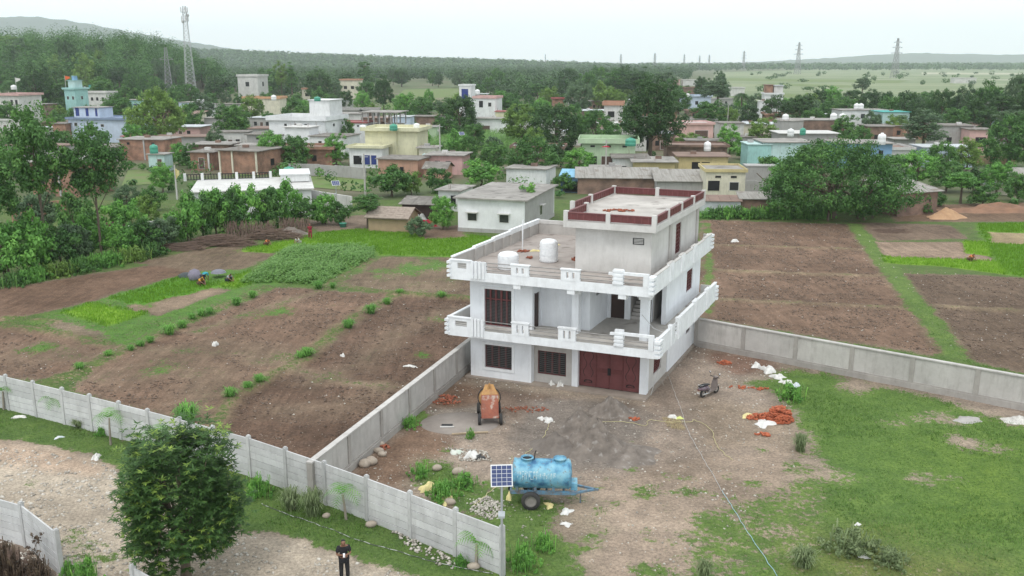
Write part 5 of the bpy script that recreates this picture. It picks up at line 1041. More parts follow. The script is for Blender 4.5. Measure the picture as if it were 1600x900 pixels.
hs('turquoise temple-like tower house with small windows and dome', 113, 182, 20, 9.5, 6, -20, VTQ, VTQ, .5, .5, VTQ, wins=[('f', .3, 6.0, .9, 1.1, 'w'), ('f', .78, 6.0, .9, 1.1, 'w'), ('r', .5, 6.0, .9, 1.1, 'w')], ups=[(.2, .8, .2, .8, 10, 2.6, VTE, VTQ, .3), (.38, .62, .38, .62, 12.7, 1.4, VBB, VTQ, .05)])
hs('weathered pinkish-white two-storey house with white tanks behind the turquoise tower', 148, 172, 44, 6.8, 8, -6, VW2, RG, .4, .5, wins=[('f', .08, 3.8, 1, 1.3, 'o'), ('f', .22, 3.8, 1, 1.3, 'o'), ('f', .45, 3.8, 1, 1.3, 'o'), ('f', .64, 3.8, 1, 1.3, 'o'), ('f', .85, 3.8, 1, 1.3, 'o')])
hs('white two-storey house with arched windows at the left edge', 14, 192, 46, 8.6, 10, -14, VW2, RG, .6, .5, VPK, wins=[('f', .72, 5.6, .9, 1.7, 'o'), ('f', .9, 5.6, .9, 1.7, 'o'), ('f', .9, 1.8, .9, 1.7, 'o')])
hs('small brick house right of the white house with arched windows', 56, 184, 36, 4.6, 7, -6, VBD, RD, .4, wins=[('f', .85, 1.6, .9, 1.2, 'o')])
hs('tiny blue shrine with dome behind the white arched house', 66, 172, 9, 5.5, 4, -10, VBB, VBB, .3, 0, name='shrine', cat='shrine', ups=[(.25, .75, .25, .75, 5.6, 2, VBB, VBB, .1)])
hs('blue and turquoise house with long canopy right of the yellow-green tree', 212, 172, 40, 4, 6, -8, VTQ, RG, .5, wins=[('f', .5, .6, 1.5, 1.9, 'b')])
hs('pale pink small house at the far left against the wood', 6, 158, 20, 5, 6, 0, VCO, RG, .3)
# upper left, far
hs('white two-storey house with overhanging roof standing alone before the wood', 389, 158, 33, 12.0, 11, -12, VW2, RG, .4, .9, wins=[('f', .48, 7.2, 2.0, 2.2, 'w'), ('r', .5, 7.2, 1.5, 2.2, 'w')])
hs('long orange-trimmed cream house with arcade', 410, 178, 58, 5.6, 8, -4, VCO, RB, .4, .7, wm('orange_band', (.58, .34, .20)), wins=[('f', .15, 3, 1.2, 1.5, 'o'), ('f', .32, 3, 1.2, 1.5, 'o'), ('f', .5, 3, 1.2, 1.5, 'o')])
hs('white arched gateway house with round gable in the left middle', 315, 186, 26, 5, 6, -4, VW, RG, .2, wins=[('f', .4, 2.6, 1.4, 1.4, 'o')], ups=[(.25, .75, .1, .5, 5.1, 1.3, VW, VW, .1)])
hs('brown-roofed house with dark veranda in the left middle', 295, 198, 34, 3.6, 6, -4, VCO, RB, .6, slope=.8, wins=[('f', .5, .3, 4.0, 2.2, 'o')])
hs('low grey house right of the dark veranda house', 338, 205, 36, 3.6, 7, -4, VGY, RG, .4, wins=[('f', .75, .4, 1.2, 1.9, 'o')])
hs('cream two-storey far house with terracotta roof edge', 546, 154, 28, 9.5, 9, -8, VCO, RB, .4, .6, wm('terracotta', (.48, .27, .19)), wins=[('f', .3, 5, 1.8, 1.6, 'o'), ('f', .7, 5, 1.8, 1.6, 'o')])
hs('far low house with red-brown trim left of the cream two-storey one', 492, 155, 40, 5.0, 8, -4, VCO, RB, .3, .7, wm('terracotta', (.48, .27, .19)), wins=[('f', .2, 1.5, 2, 1.6, 'o'), ('f', .6, 1.5, 2, 1.6, 'o')])
hs('small far white roof left of the telecom tower foot', 264, 150, 16, 6, 6, 0, VW2, RG, .3)
# middle
hs('large white stepped house with plain tower block and small windows', 466, 236, 92, 6.6, 11, -14, VWC, VW2, .5, .8, VWC, wins=[('f', .3, 5.4, .6, .5, 'o'), ('f', .48, 5.4, .6, .5, 'o'), ('f', .66, 5.4, .6, .5, 'o'), ('r', .4, 5.2, .8, .6, 'o')], ups=[(.60, .96, .35, .95, 7.4, 3.4, VW, VW, .3)])
hs('white windowless front block of the large stepped house', 466, 243, 40, 5.8, 4.5, -14, VWC, VW2, .4)
hs('grey-walled low house with flat roof left of the large white one', 415, 235, 58, 3.4, 8, -8, VGY, RD, .4, wins=[('f', .3, 2.4, .7, .5, 'o')])
hs('low tin-roofed house below the grey-walled one', 398, 246, 56, 2.4, 5, -4, VGY, RG, .4)
hs('white house with grey roof and two small square windows', 512, 246, 56, 4.2, 8, -14, VW, RD, .3, wins=[('f', .3, 2.6, .7, .7, 'w'), ('f', .6, 2.8, .7, .7, 'w')])
hs('white low wall-like house with red roof edge behind the cream house', 552, 226, 44, 5.0, 6, -8, VW, RM, .2, .2, RM, wins=[('f', .7, 4.2, .5, .4, 'o')])
hs('cream-green two-storey house with roof slab and green tank', 612, 258, 82, 6.4, 8, -10, VCR, VCR, .7, .5, VCR, wins=[('f', .15, 1, .9, 1.8, 'b'), ('f', .3, 1, .9, 1.8, 'b')], cols=[(.6, -.1, 0, 6.4, VCR)])
t = hs('white balcony front with railed terrace of the cream-green house', 572, 262, 52, 3.6, 4.2, -10, VW, VCR, .5, .3, VCR, wins=[('f', .55, .6, 1.0, 1.7, 'b'), ('f', .75, .6, 1.0, 1.7, 'b'), ('f', .25, .6, 1.6, 1.6, 'o')])
hs('small porch hut right of the cream-green house', 668, 262, 26, 3.6, 4, -6, VCO, RG, .5, wins=[('f', .4, .6, 1, 1.9, 'd')])
hs('low grey flat building at the maize field corner', 690, 264, 54, 2.5, 5, -4, VGY, VTE, .3)
t = hs('unfinished house with bare concrete columns under a roof slab', 593, 226, 46, 4.4, 9, -10, VGY, RG, .2, wins=[('f', .35, 3.3, .6, .5, 'o')])
for k in range(7): MB().box(-4.2 + k * 1.4, -3.95 + k * 1.4, .2, .45, 4.55, 7.4).build('column', VGY, t); MB().box(-4.2 + k * 1.4, -3.95 + k * 1.4, 7.6, 7.85, 4.55, 7.4).build('column', VGY, t)
MB().box(-4.8, 4.8, -.3, 9, 7.4, 7.6).build('upper_slab', RG, t)
hs('grey house with tin roof behind the large white stepped one', 505, 200, 50, 3.6, 8, -6, VGY, RG, .4)
hs('pale flat house behind the small tree right of the white stepped house', 545, 202, 40, 4.4, 8, -6, VW2, RG, .4, wins=[('f', .6, 1.6, 1, 1, 'o')])
hs('white tin-sheeted house right of the concrete frame', 628, 208, 28, 4.4, 6, -4, VBL, RT, .3)
hs('brown brick low house behind the cream-green house', 642, 222, 38, 3.4, 6, -4, VBD, RB, .3)
hs('small mint-green house beside the brown brick low house', 672, 222, 20, 3.6, 5, -4, VGR, RG, .3)
hs('row of old brown-roofed houses behind the concrete frame', 655, 198, 70, 3.0, 7, -3, VBD, RD, .4)
hs('small dark-roofed house left of the dark tree before the terrace', 695, 198, 24, 3.4, 6, -3, VGY, RB, .4)
hs('salmon mud house with grey slate roof before the cream house', 622, 276, 64, 2.9, 6, -16, VSA, RD, .4, wins=[('f', .6, .9, .7, .8, 'o')])
hs('pinkish mud house with flat roof right of the salmon one', 695, 272, 56, 3.2, 6, -10, VPK, RG, .5, wins=[('f', .3, 1.4, .9, .9, 'o'), ('f', .6, 1.4, .9, .9, 'o')])
hs('small gabled mud hut between the salmon and the pinkish house', 680, 280, 34, 1.8, 4, -12, VSA, RD, .4, slope='g')
# white stepped house with blue panel
hs('white stepped house with tall blue panel tower, main block', 757, 200, 34, 8.6, 8, -14, VW, RG, .3, .5, VPK, wins=[('f', .35, 6.0, 1.2, 1.9, 'o'), ('f', .75, 6.3, .9, 1.1, 'w'), ('r', .6, 2, 1.2, 2, 'o')])
hs('narrow white tower with a blue panel at the stepped house', 727, 197, 18, 12.0, 5, -14, VW, VW, .2, .3, VW, wins=[('f', .5, 7.5, 2.1, 3.6, 'b')])
hs('low white front wing with brown shutter at the stepped house', 766, 212, 50, 4.4, 6, -14, VW, RG, .5, wins=[('f', .35, .4, 2.4, 2.2, 'd')])
hs('small yellowish house right behind the stepped house', 782, 202, 16, 5, 6, -6, VCR, RM, .3, wins=[('f', .5, 2, 1.4, 1.4, 'o')])
# centre right
hs('light green house with roof railing and red cloths drying', 950, 268, 82, 5.0, 8, -6, VGR, VGR, .7, .7, VGR, wins=[('f', .2, 1.2, 1.6, 1.5, 'o'), ('f', .5, .4, 2.4, 2.3, 'd'), ('f', .82, 1.2, 1.2, 1.4, 'w'), ('f', .2, 4.3, .8, .35, 'o'), ('f', .5, 4.3, .8, .35, 'o'), ('f', .8, 4.3, .8, .35, 'o')], chaj=True)
hs('low light-green wall wing in front of the light green house', 945, 284, 50, 2.2, 4, -6, VGR, RG, .1)
hs('white house with dark flat roof before the light green house', 985, 276, 52, 3.1, 7, -4, VW, RD, .5, wins=[('f', .3, .8, .8, 1.0, 'w'), ('f', .7, .8, 1.2, 1.0, 'w')])
hs('yellow house with wide pale flat roof behind the asbestos shed', 1022, 282, 62, 3.0, 8, -4, VYE, RG, .6)
hs('house with brown roof band and yellow porch openings', 1098, 272, 76, 3.0, 7, -4, VYE, RB, .5, wins=[('f', .35, .6, 1.4, 1.5, 'o'), ('f', .55, .6, 1.4, 1.5, 'o')])
hs('long brown-roofed house with white tank behind the yellow house', 1088, 254, 92, 3.0, 7, -4, VBD, RB, .5, .3, VBD)
hs('two-storey pale house with brown roof tiles left of the giant dark tree', 957, 208, 28, 7.5, 8, -8, VW2, RB, .5, .8, wm('terracotta', (.48, .27, .19)), wins=[('f', .4, 4.3, 1.8, 1.6, 'o')])
hs('salmon pink house with small windows left of the giant dark tree', 968, 222, 50, 4.2, 9, 8, VPK, VW2, .4, wins=[('f', .3, 1.6, .8, 1.2, 'o'), ('f', .55, 1.6, .8, 1.2, 'o'), ('f', .8, 1.6, .8, 1.2, 'o')])
hs('dark ruined house with stone wall below the brown-roofed pale house', 945, 212, 30, 3.6, 6, -4, VGY, RD, .2, wins=[('f', .7, .8, .9, 1.6, 'o')])
hs('pink house with arched brown gateway right of the giant dark tree', 1085, 222, 58, 4.2, 8, 4, VPK, VW2, .35, .4, VPK, wins=[('f', .68, .2, 3.2, 2.6, 'd')])
hs('pale grey windowless shed right of the pink gated house', 1143, 218, 36, 4.0, 7, 0, VW2, RD, .4)
hs('slate blue roofed far house with two white tanks', 1088, 172, 44, 5.4, 9, 0, VBL, VDB, .6, .4, VBL, wins=[('f', .1, 2.2, 1.2, 1.4, 'o'), ('f', .5, 2.2, 1.2, 1.4, 'o')])
hs('white two-storey house with red brick top room before the plain', 1207, 184, 28, 8.0, 8, -8, VW, VW2, .3, .4, VW, ups=[(.05, .45, .1, .8, 8.6, 2.6, VBR, RB, .3), (.5, .98, .1, .8, 8.6, 2.4, VW2, RT, .4)])
hs('narrow white front wing of the house with red brick top room', 1192, 188, 14, 6.2, 5, -8, VW, VW2, .2)
hs('grey low house with blue shutters near the palm', 1166, 190, 30, 3.4, 6, -4, VGY, RG, .4, wins=[('f', .5, .4, 3.4, 1.6, 'b')])
hs('far red-roofed house seen between the trees in the middle', 872, 178, 18, 5.5, 6, 0, VBR, RM, .4, .3, RM)
for i, (x, y, w_, c, lb) in enumerate([(1000, 135, 26, VPK, 'far pinkish house in the row along the belt, leftmost'), (1018, 134, 22, VW2, 'far white house in the row along the belt'), (1052, 134, 20, VPK, 'far pink house right in the row along the belt'), (1078, 134, 22, VW2, 'far white house at the right end of the row along the belt'), (1508, 130, 34, VW2, 'far white building before the horizon trees at the right'), (858, 122, 12, VBR, 'far red-roofed house on the horizon in the middle'), (1048 + 30, 150, 24, VBD, 'far brown house left above the plain'), (1150, 150, 26, VW2, 'far white low building at the start of the plain')]):
    hs(lb, x, y, w_, 4.5, 8, 0, c, RG, .4, .3)
# right
hs('turquoise and white house with outside stair', 1228, 262, 74, 4.6, 8, -2, VTE, RG, .35, wins=[('f', .8, .6, 1, 1.6, 'o')])
hs('turquoise stair wing left of the turquoise and white house', 1185, 262, 36, 4.2, 6, -2, VTQ, VTE, .2)
hs('grey rendered yard wall house below the turquoise stair', 1188, 290, 46, 3.0, 3, -4, VGY, VGY, .1)
hs('bright blue house with flat grey roof and white tank', 1348, 262, 84, 4.4, 8, -4, VBB, RG, .5, wins=[('f', .6, 2.4, .8, .8, 'o'), ('f', .8, 2.4, .8, .8, 'o'), ('f', .25, .8, 1.2, 1.2, 'o'), ('f', .7, .3, 1.0, 1.6, 'o')])
hs('grey concrete house with long slab roof and green tank', 1262, 240, 88, 4.2, 8, -2, VGY, VW2, .5, wins=[('f', .7, 1.2, 1.2, 1.3, 'o')])
hs('long brick house with grey plastered left part and white tanks', 1270, 222, 94, 5.2, 8, -2, VBD, RG, .15, wins=[('f', .12, .3, 1.0, 1.2, 's')])
hs('grey plastered end block of the long brick house', 1236, 223, 34, 5.1, 7, -2, VGY, RG, .15)
hs('white house with teal sheets and tanks before the plain', 1350, 202, 74, 5.4, 8, 2, VW, RG, .3, wins=[('f', .45, 3.2, 1.2, 1.2, 'w'), ('f', .8, 2.2, 3.2, 2.2, 't')])
hs('white and turquoise right wing of the teal-sheeted house', 1398, 206, 42, 5.4, 8, 2, VTE, TEAL, .3, wins=[('f', .2, .3, 1.6, 1.8, 'b')])
hs('dark green canvas shed at the right of the teal-sheeted house', 1428, 204, 18, 3.6, 5, 2, TEAL, RD, .2, name='shed', cat='shed')
hs('brown brick house between the teal-sheeted house and bright blue house', 1374, 228, 38, 4.4, 7, -2, VBD, RD, .3, wins=[('f', .35, 1.2, 1.1, 1.4, 'o')])
hs('hut with grey roof and debris left of the grey-green tree', 1412, 242, 32, 3.2, 5, -4, VGY, RG, .4, wins=[('f', .5, .4, 2, 1.6, 'o')], name='hut', cat='hut')
hs('low dark-roofed shed below the bright blue house', 1392, 278, 54, 1.9, 5, -4, VGY, RD, .3, slope=.6, name='shed', cat='shed')
hs('grey cement house with door openings at the right', 1490, 232, 54, 5.0, 8, -10, VGY, RD, .3, wins=[('f', .35, .6, 1.1, 1.9, 'o'), ('f', .7, 2, .8, 1, 'o')], cols=[(.98, -.1, 0, 5, VW2)])
hs('small pink shop-like house at the right of the grey cement house', 1530, 236, 34, 4.6, 6, -8, VPK, RD, .4, wins=[('f', .5, .8, 2.2, 2.2, 'o')])
hs('brick hut with sloping grey roof beside the huge spreading tree', 1432, 336, 74, 2.9, 6, 22, VBD, RA, .5, slope=1.0, wins=[('f', .8, 1.6, .3, .4, 'o')], name='hut', cat='hut')
hs('small brick hut with tin roof at the right edge', 1594, 296, 34, 2.2, 4, -8, VBD, RA, .4, slope='g', name='hut', cat='hut')
hs('low white-roofed shed at the right edge below the rounded bright tree', 1556, 304, 40, 1.5, 3, -4, VCO, RT, .2, name='shed', cat='shed')
# garden greenery among the houses
rf_ = random.Random(77); fill = []; FN = {'VW2': 'whitish', 'VGY': 'grey', 'VBD': 'brown brick', 'VBR': 'red brick', 'VPK': 'pinkish', 'VCO': 'cream', 'VBL': 'pale blue'}; FM = {'VW2': VW2, 'VGY': VGY, 'VBD': VBD, 'VBR': VBR, 'VPK': VPK, 'VCO': VCO, 'VBL': VBL}; FR_ = {'flat grey': RG, 'old dark flat': RD, 'brown': RB, 'tin': RT}
tries = 0; anchors = list(HSL); fused = set()
while len(fill) < 62 and tries < 9000:
    tries += 1; x = rf_.uniform(0, 1600); y = rf_.uniform(158, 262); k = (y - 97) / 19; w_ = rf_.uniform(5, 11) * k; h_ = rf_.choice([2.7, 3.0, 3.2, 3.6, 5.6])
    if (655 < x < 835 and 196 < y < 245) or (580 < x < 730 and y < 178) or (1140 < x < 1600 and y < 185) or (780 < x < 900 and y < 200) or (1480 < x and y > 238) or (470 < x < 590 and y > 262): continue
    if any(abs(x - a) < (c + w_) * .42 and abs(y - b) < 11 for a, b, c, d, _ in HSL): continue
    if any(y > b and abs(x - a) < (c + w_) / 2 and y - h_ * k < b - d * .5 for a, b, c, d, _ in HSL): continue
    if any(abs(x - a) < (c + w_) * .5 and abs(y - b) < 7 for a, b, c, d, _ in fill): continue
    wk = rf_.choice(['VW2', 'VGY', 'VBD', 'VBR', 'VBD', 'VGY', 'VPK', 'VCO', 'VW2', 'VBL']); rk = rf_.choice(list(FR_)); lab = None
    for a, b, c, d, hl in sorted(anchors, key=lambda q: abs(q[0] - x) + 2 * abs(q[1] - y)):
        rel = 'in front of the' if y > b + 1 and abs(x - a) < c * .5 else 'behind the' if y < b - 1 and abs(x - a) < c * .5 else 'left of the' if x < a else 'right of the'; pre = f'{FN[wk]} house with {rk} roof {rel} '.split(); lab = ' '.join(pre + hl.split()[:16 - len(pre)])
        if lab not in fused: break
    fused.add(lab); fill.append((x, y, w_, h_ * k, lab)); wn = [('f', u, 1.0 + (2.6 if h_ > 5 else 0), .9, 1.1, 'o') for u in (.25, .7)] + [('f', .48, .2, .9, 1.8, 'd')]
    hs(lab, x, y, w_, h_, rf_.uniform(5, 9), rf_.choice([-14, -8, -4, -2, 4]), FM[wk], FR_[rk], rf_.choice([.3, .5]), rf_.choice([0, 0, .4]), wins=wn)
def spare(x, y, hw, hp):
    "how badly a tree here would hide houses"
    return any(y > b - 1 and abs(x - a) < c / 2 + hw * .6 and y - hp < b - d * .45 for a, b, c, d, _ in HSL)
vt = [(15, 205, 24), (40, 255, 26), (210, 235, 20), (300, 205, 22), (320, 190, 22), (395, 190, 20), (500, 168, 16), (540, 170, 14), (760, 180, 18), (800, 190, 24), (905, 180, 26), (940, 172, 24), (1060, 178, 22), (1170, 196, 20), (1140, 240, 22), (1270, 205, 22), (1360, 205, 18), (1400, 215, 20), (100, 240, 22), (60, 285, 24), (255, 300, 22), (240, 330, 22), (200, 330, 24), (230, 345, 22), (300, 262, 18), (385, 268, 14), (660, 230, 16), (740, 232, 22), (1230, 215, 20), (1510, 268, 24), (1470, 275, 26), (1520, 300, 22), (475, 180, 14), (1200, 285, 26), (1385, 300, 30), (1370, 322, 24)]
rr = random.Random(52)
while len(vt) < 250:
    x = rr.uniform(-10, 1610); y = 97 + 46 * rr.random() ** .7 + rr.choice([15, 30, 50, 70, 110]) ; hw = rr.uniform(.9, 2.0) * (y - 97) / 7.5
    hw = min(hw, 30)
    if y < 292 and y > 140 and not (655 < x < 830 and 200 < y < 240) and not (585 < x < 725 and y < 176) and not (1150 < x < 1600 and y < 172) and not spare(x, y, hw, hw * 1.9) and all(abs(x - q[0]) > (hw + q[2]) * .55 or abs(y - q[1]) > 9 for q in vt): vt.append((x, y, hw))
used = set()
for i, (x, y, hw) in enumerate(vt):
    lm = ['mid', 'dark', 'light', 'mid', 'grey', 'yell'][(i * 7) % 6]; kd = ['round0', 'bush1', 'round1', 'bush0', 'round2'][i % 5]
    tone = {'mid': 'mid-green', 'dark': 'dark', 'light': 'bright green', 'grey': 'grey-green', 'yell': 'yellowish'}[lm]; kw = 'shrub' if 'bush' in kd else 'tree'; lab = None
    for a, b, c, d, hl in sorted(HSL, key=lambda q: abs(q[0] - x) + 2.2 * abs(q[1] - y)):
        words = hl.split(); rel = 'in front of the' if y > b + 1 and abs(x - a) < c * .5 else 'behind the' if y < b - 1 and abs(x - a) < c * .5 else 'left of the' if x < a else 'right of the'
        for pre in ('', 'small ' if hw < 17 else 'large '):
            cand = f'{pre}{tone} {kw} {rel} ' + ' '.join(words[:16 - len((pre + tone + " " + kw + " " + rel).split())])
            if cand not in used: lab = cand; break
        if lab: break
    used.add(lab); tree(x, y, y - hw * rr.uniform(1.6, 2.1), hw, kd, lm, label=lab, name=kw, cat=kw)
# compound walls in the village
def vwall(label, pts, h, m, th=.25):
    t = empty('compound_wall', (*pts[0][:2], 0), 0, label, 'wall'); O = pts[0]
    for p, q in zip(pts, pts[1:]):
        a = math.atan2(q.y - p.y, q.x - p.x); L = (q - p).length; n = max(1, round(L / 3))
        for k in range(n): o = MB().box(L * k / n + .01, L * (k + 1) / n - .01, -th / 2, th / 2, -.2, h + random.uniform(-.08, .05)).build('wall_section', m, t, (p.x - O.x, p.y - O.y, 0)); o.rotation_euler = (0, 0, a)
vwall('long weathered grey wall before the round trees in the middle', [G(452, 273), G(500, 274), G(572, 280)], 1.9, VGY)
vwall('white wall running from the hedge to the solar lamp behind', [G(478, 318), G(550, 330)], 2.0, VW2)
vwall('brick compound wall behind the tall trees at the left', [G(20, 350), G(105, 340)], 2.2, VBR)
vwall('grey brick wall end behind the hedge at the left', [G(115, 372), G(160, 378), G(200, 372)], 2.0, VBD)
vwall('pale wall with broken top behind the hedge', [G(195, 382), G(290, 362)], 1.9, VW2)
vwall('dark stone wall at the foot of the maize plot', [G(690, 212), G(760, 214)], 1.6, VBD)
vwall('low brown wall behind the yellow-green field at the right', [G(1050, 218), G(1115, 214)], 1.2, VBD)
vwall('brick yard wall right of the turquoise house', [G(1148, 300), G(1215, 302)], 1.8, VGY)
vwall('mud wall along the field at the right village edge', [G(1500, 254), G(1585, 258)], 1.5, VMU)
# ------------------------------------------------------------------ water tanks on the roofs
TW = mat('tank_white', (.80, .80, .80), (.70, .70, .70), scale=2, rough=.4); TG = mat('tank_green', (.08, .34, .24), (.06, .27, .19), scale=2, rough=.4); TBK = mat('tank_blue', (.08, .14, .40), (.06, .10, .3), rough=.4)
def tank(px, py, z, r, h, m, label):
    p = G(px, py, z); b = MB().lathe([(r * .95, 0), (r, .05), (r, h * .25), (r * 1.03, h * .28), (r, h * .31), (r, h * .6), (r * 1.03, h * .63), (r, h * .66), (r, h * .78), (r * .8, h * .92), (r * .35, h * .98), (0, h)], n=16)
    o = b.build('water_tank', m, None, p); tag(o, label, 'water tank'); MB().lathe([(r * .32, h * .95), (r * .32, h * 1.06), (0, h * 1.07)], n=12).build('lid', m, o)
tank(452, 272, 3.75, .75, 1.0, TG, 'green dome-topped tank on the white house behind the hedge')
tank(241, 240, 3.1, .7, 1.6, TG, 'green domed tank over the turquoise porch at the left')
tank(615, 204, 6.6, .75, 1.2, TG, 'green tank on the cream-green house roof'); tank(567, 202, 6.6, .6, .8, TW, 'low white tank on the cream-green house roof')
tank(651, 200, 6.6, .6, .9, TW, 'white tank at the right end of the cream-green house roof')
tank(985, 228, 5.3, .9, 1.3, TG, 'green tank on the light green house'); tank(1105, 236, 3.2, .65, 1.7, TW, 'white tank on the long brown-roofed house')
tank(1227, 188, 5.2, .75, 1.5, TW, 'white tank on the grey end of the long brick house'); tank(1235, 213, 4.4, .65, 1.5, TW, 'white tank on the grey concrete house'); tank(1254, 211, 4.4, .6, 1.4, TG, 'green tank on the grey concrete house')
tank(1302, 188, 5.2, .8, 1.7, TW, 'white tank on the long brick house, left of two'); tank(1316, 188, 5.2, .8, 1.6, TW, 'white tank on the long brick house, right of two')
tank(1338, 171, 5.6, .75, 1.7, TW, 'white tank on the teal-sheeted house, left of two'); tank(1345, 171, 5.6, .75, 1.7, TW, 'white tank on the teal-sheeted house, right of two'); tank(1377, 226, 4.6, .7, 2.0, TW, 'white tank on the bright blue house')
tank(1067, 152, 5.6, .9, 1.5, TW, 'white tank on the slate blue roofed far house, left of two'); tank(1074, 152, 5.6, .9, 1.5, TW, 'white tank on the slate blue roofed far house, right of two')
tank(746, 148, 9, .8, 1.6, TW, 'white tank on the stepped house with blue panel'); tank(739, 148, 9, .8, 1.2, TG, 'small green tank on the stepped house with blue panel')
tank(126, 142, 7.2, 1.0, 1.6, TW, 'white tank beside the turquoise tower, left of two'); tank(133, 142, 7.2, 1.0, 1.6, TW, 'white tank beside the turquoise tower, right of two'); tank(22, 140, 9.2, 1.0, 1.6, TW, 'white tank on the white house with arched windows')
tank(496, 158, 11, .7, .9, TG, 'green tank on the tower block of the large white house'); tank(155, 182, 5.8, .9, 1.2, TBK, 'dark blue tank on the pale blue house'); tank(428, 157, 6.2, .9, 1.8, TW, 'white tank on the orange-trimmed arcade house')
b = MB(); b.box(-2.6, 2.6, 0, 3, 0, .15).box(-2.6, 2.6, 0, .15, .15, 1.8); tag(b.build('roof_shelter', TEAL, None, G(148, 139, 7.3)), 'teal sheet shelter on the weathered two-storey house', 'shelter')
# railings of the white house behind the hedge
rl = empty('roof_railing', G(356, 281, 3.65), R(14), 'pierced black and white railing along the white roof behind the hedge', 'railing'); mpp_ = MPP(342)
for k in range(6): MB().box(-5.6 + k * 2.2, -5.25 + k * 2.2, -.12, .12, 0, 1.0).build('railing_post', VW, rl)
for k in range(5):
    B = MB().box(-5.25 + k * 2.2, -3.4 + k * 2.2, -.05, .05, .78, .88).box(-5.25 + k * 2.2, -3.4 + k * 2.2, -.05, .05, .1, .2)
    for j in range(5): B.box(-5.1 + k * 2.2 + j * .37, -5.0 + k * 2.2 + j * .37, -.03, .03, .2, .78)
    B.build('railing_panel', BLACK, rl)
# ------------------------------------------------------------------ poles, lamps, masts
POLE = mat('concrete_pole', (.46, .44, .41), (.36, .345, .32), scale=2); GALV = mat('galvanised', (.50, .52, .54), (.42, .44, .46), rough=.4, metal=.5)
def pole(px, py, pt, label, arm=True):
    t = empty('power_pole', G(px, py), 0, label, 'pole'); h = hgt(py, pt); MB().tube([(0, 0, -.2), (0, 0, h)], [.16, .10], 8).build('shaft', POLE, t)
    if arm: MB().box(-.6, .6, -.04, .04, h - .5, h - .42).build('crossarm', GALV, t); MB().box(-.35, -.15, -.12, .12, h - 1.3, h - .95).build('meter_box', VW2, t)
pole(571, 310, 240, 'concrete power pole behind the mud cottage'); pole(688, 262, 194, 'concrete power pole at the edge of the maize plot'); pole(946, 282, 218, 'thin power pole before the light green house'); pole(243, 222, 182, 'power pole in front of the yellow-green tree'); pole(277, 310, 258, 'thin pole with yellow flag left of the white railed house', False); pole(1136, 205, 165, 'pale power pole beside the tall feathery tree', False)
CELL = None
def solar_lamp(pos, h, label, pw=.75, ph=.9, az=0, tilt=20):
    t = empty('solar_lamp', pos, 0, label, 'solar lamp'); MB().tube([(0, 0, -.1), (0, 0, h)], [.055, .045], 10).build('pole', GALV, t)
    M = Matrix.Rotation(R(az), 3, 'Z') @ Matrix.Rotation(R(90 - tilt), 3, 'X'); c = Vector((0, -.05, h + .05))
    def T_(x, y, z): return tuple(M @ Vector((x, y, z)) + c + Vector((0, 0, ph * .45)))
    p = MB(T_).box(-pw / 2, pw / 2, -ph / 2, ph / 2, -.03, 0).build('panel_frame', mat('alu_white', (.78, .79, .80), (.7, .7, .7), rough=.4), t)
    nx_, ny_ = 4, 5
    for i in range(nx_):
        for j in range(ny_):
            x0 = -pw / 2 + .03 + i * (pw - .06) / nx_; y0 = -ph / 2 + .03 + j * (ph - .06) / ny_; MB(T_).box(x0 + .008, x0 + (pw - .06) / nx_ - .008, y0 + .008, y0 + (ph - .06) / ny_ - .008, .001, .008).build('solar_cell', mat('solar_cell', (.035, .055, .16), (.03, .045, .13), scale=4, rough=.2, spec=.6), p)
    MB().tube([(0, 0, h - 1.0), (.0, -.5, h - .85)], .025, 6).build('lamp_arm', GALV, t); MB().box(-.12, .12, -.85, -.45, h - .88, h - .80).build('lamp_head', GALV, t)
    return t
sp = G(784.5, 903); solar_lamp((sp.x, sp.y - .25, 0), 3.95, 'solar street lamp with blue panel at the corner of the precast wall', .80, .80, 4, 18)
solar_lamp(G(527, 338), hgt(338, 291), 'smaller solar street lamp beside the white wall behind the hedge', 1.0, .8, 25, 50)
solar_lamp(G(722, 248), hgt(248, 212), 'distant solar lamp in front of the maize plot', 1.1, .9, 20, 50)
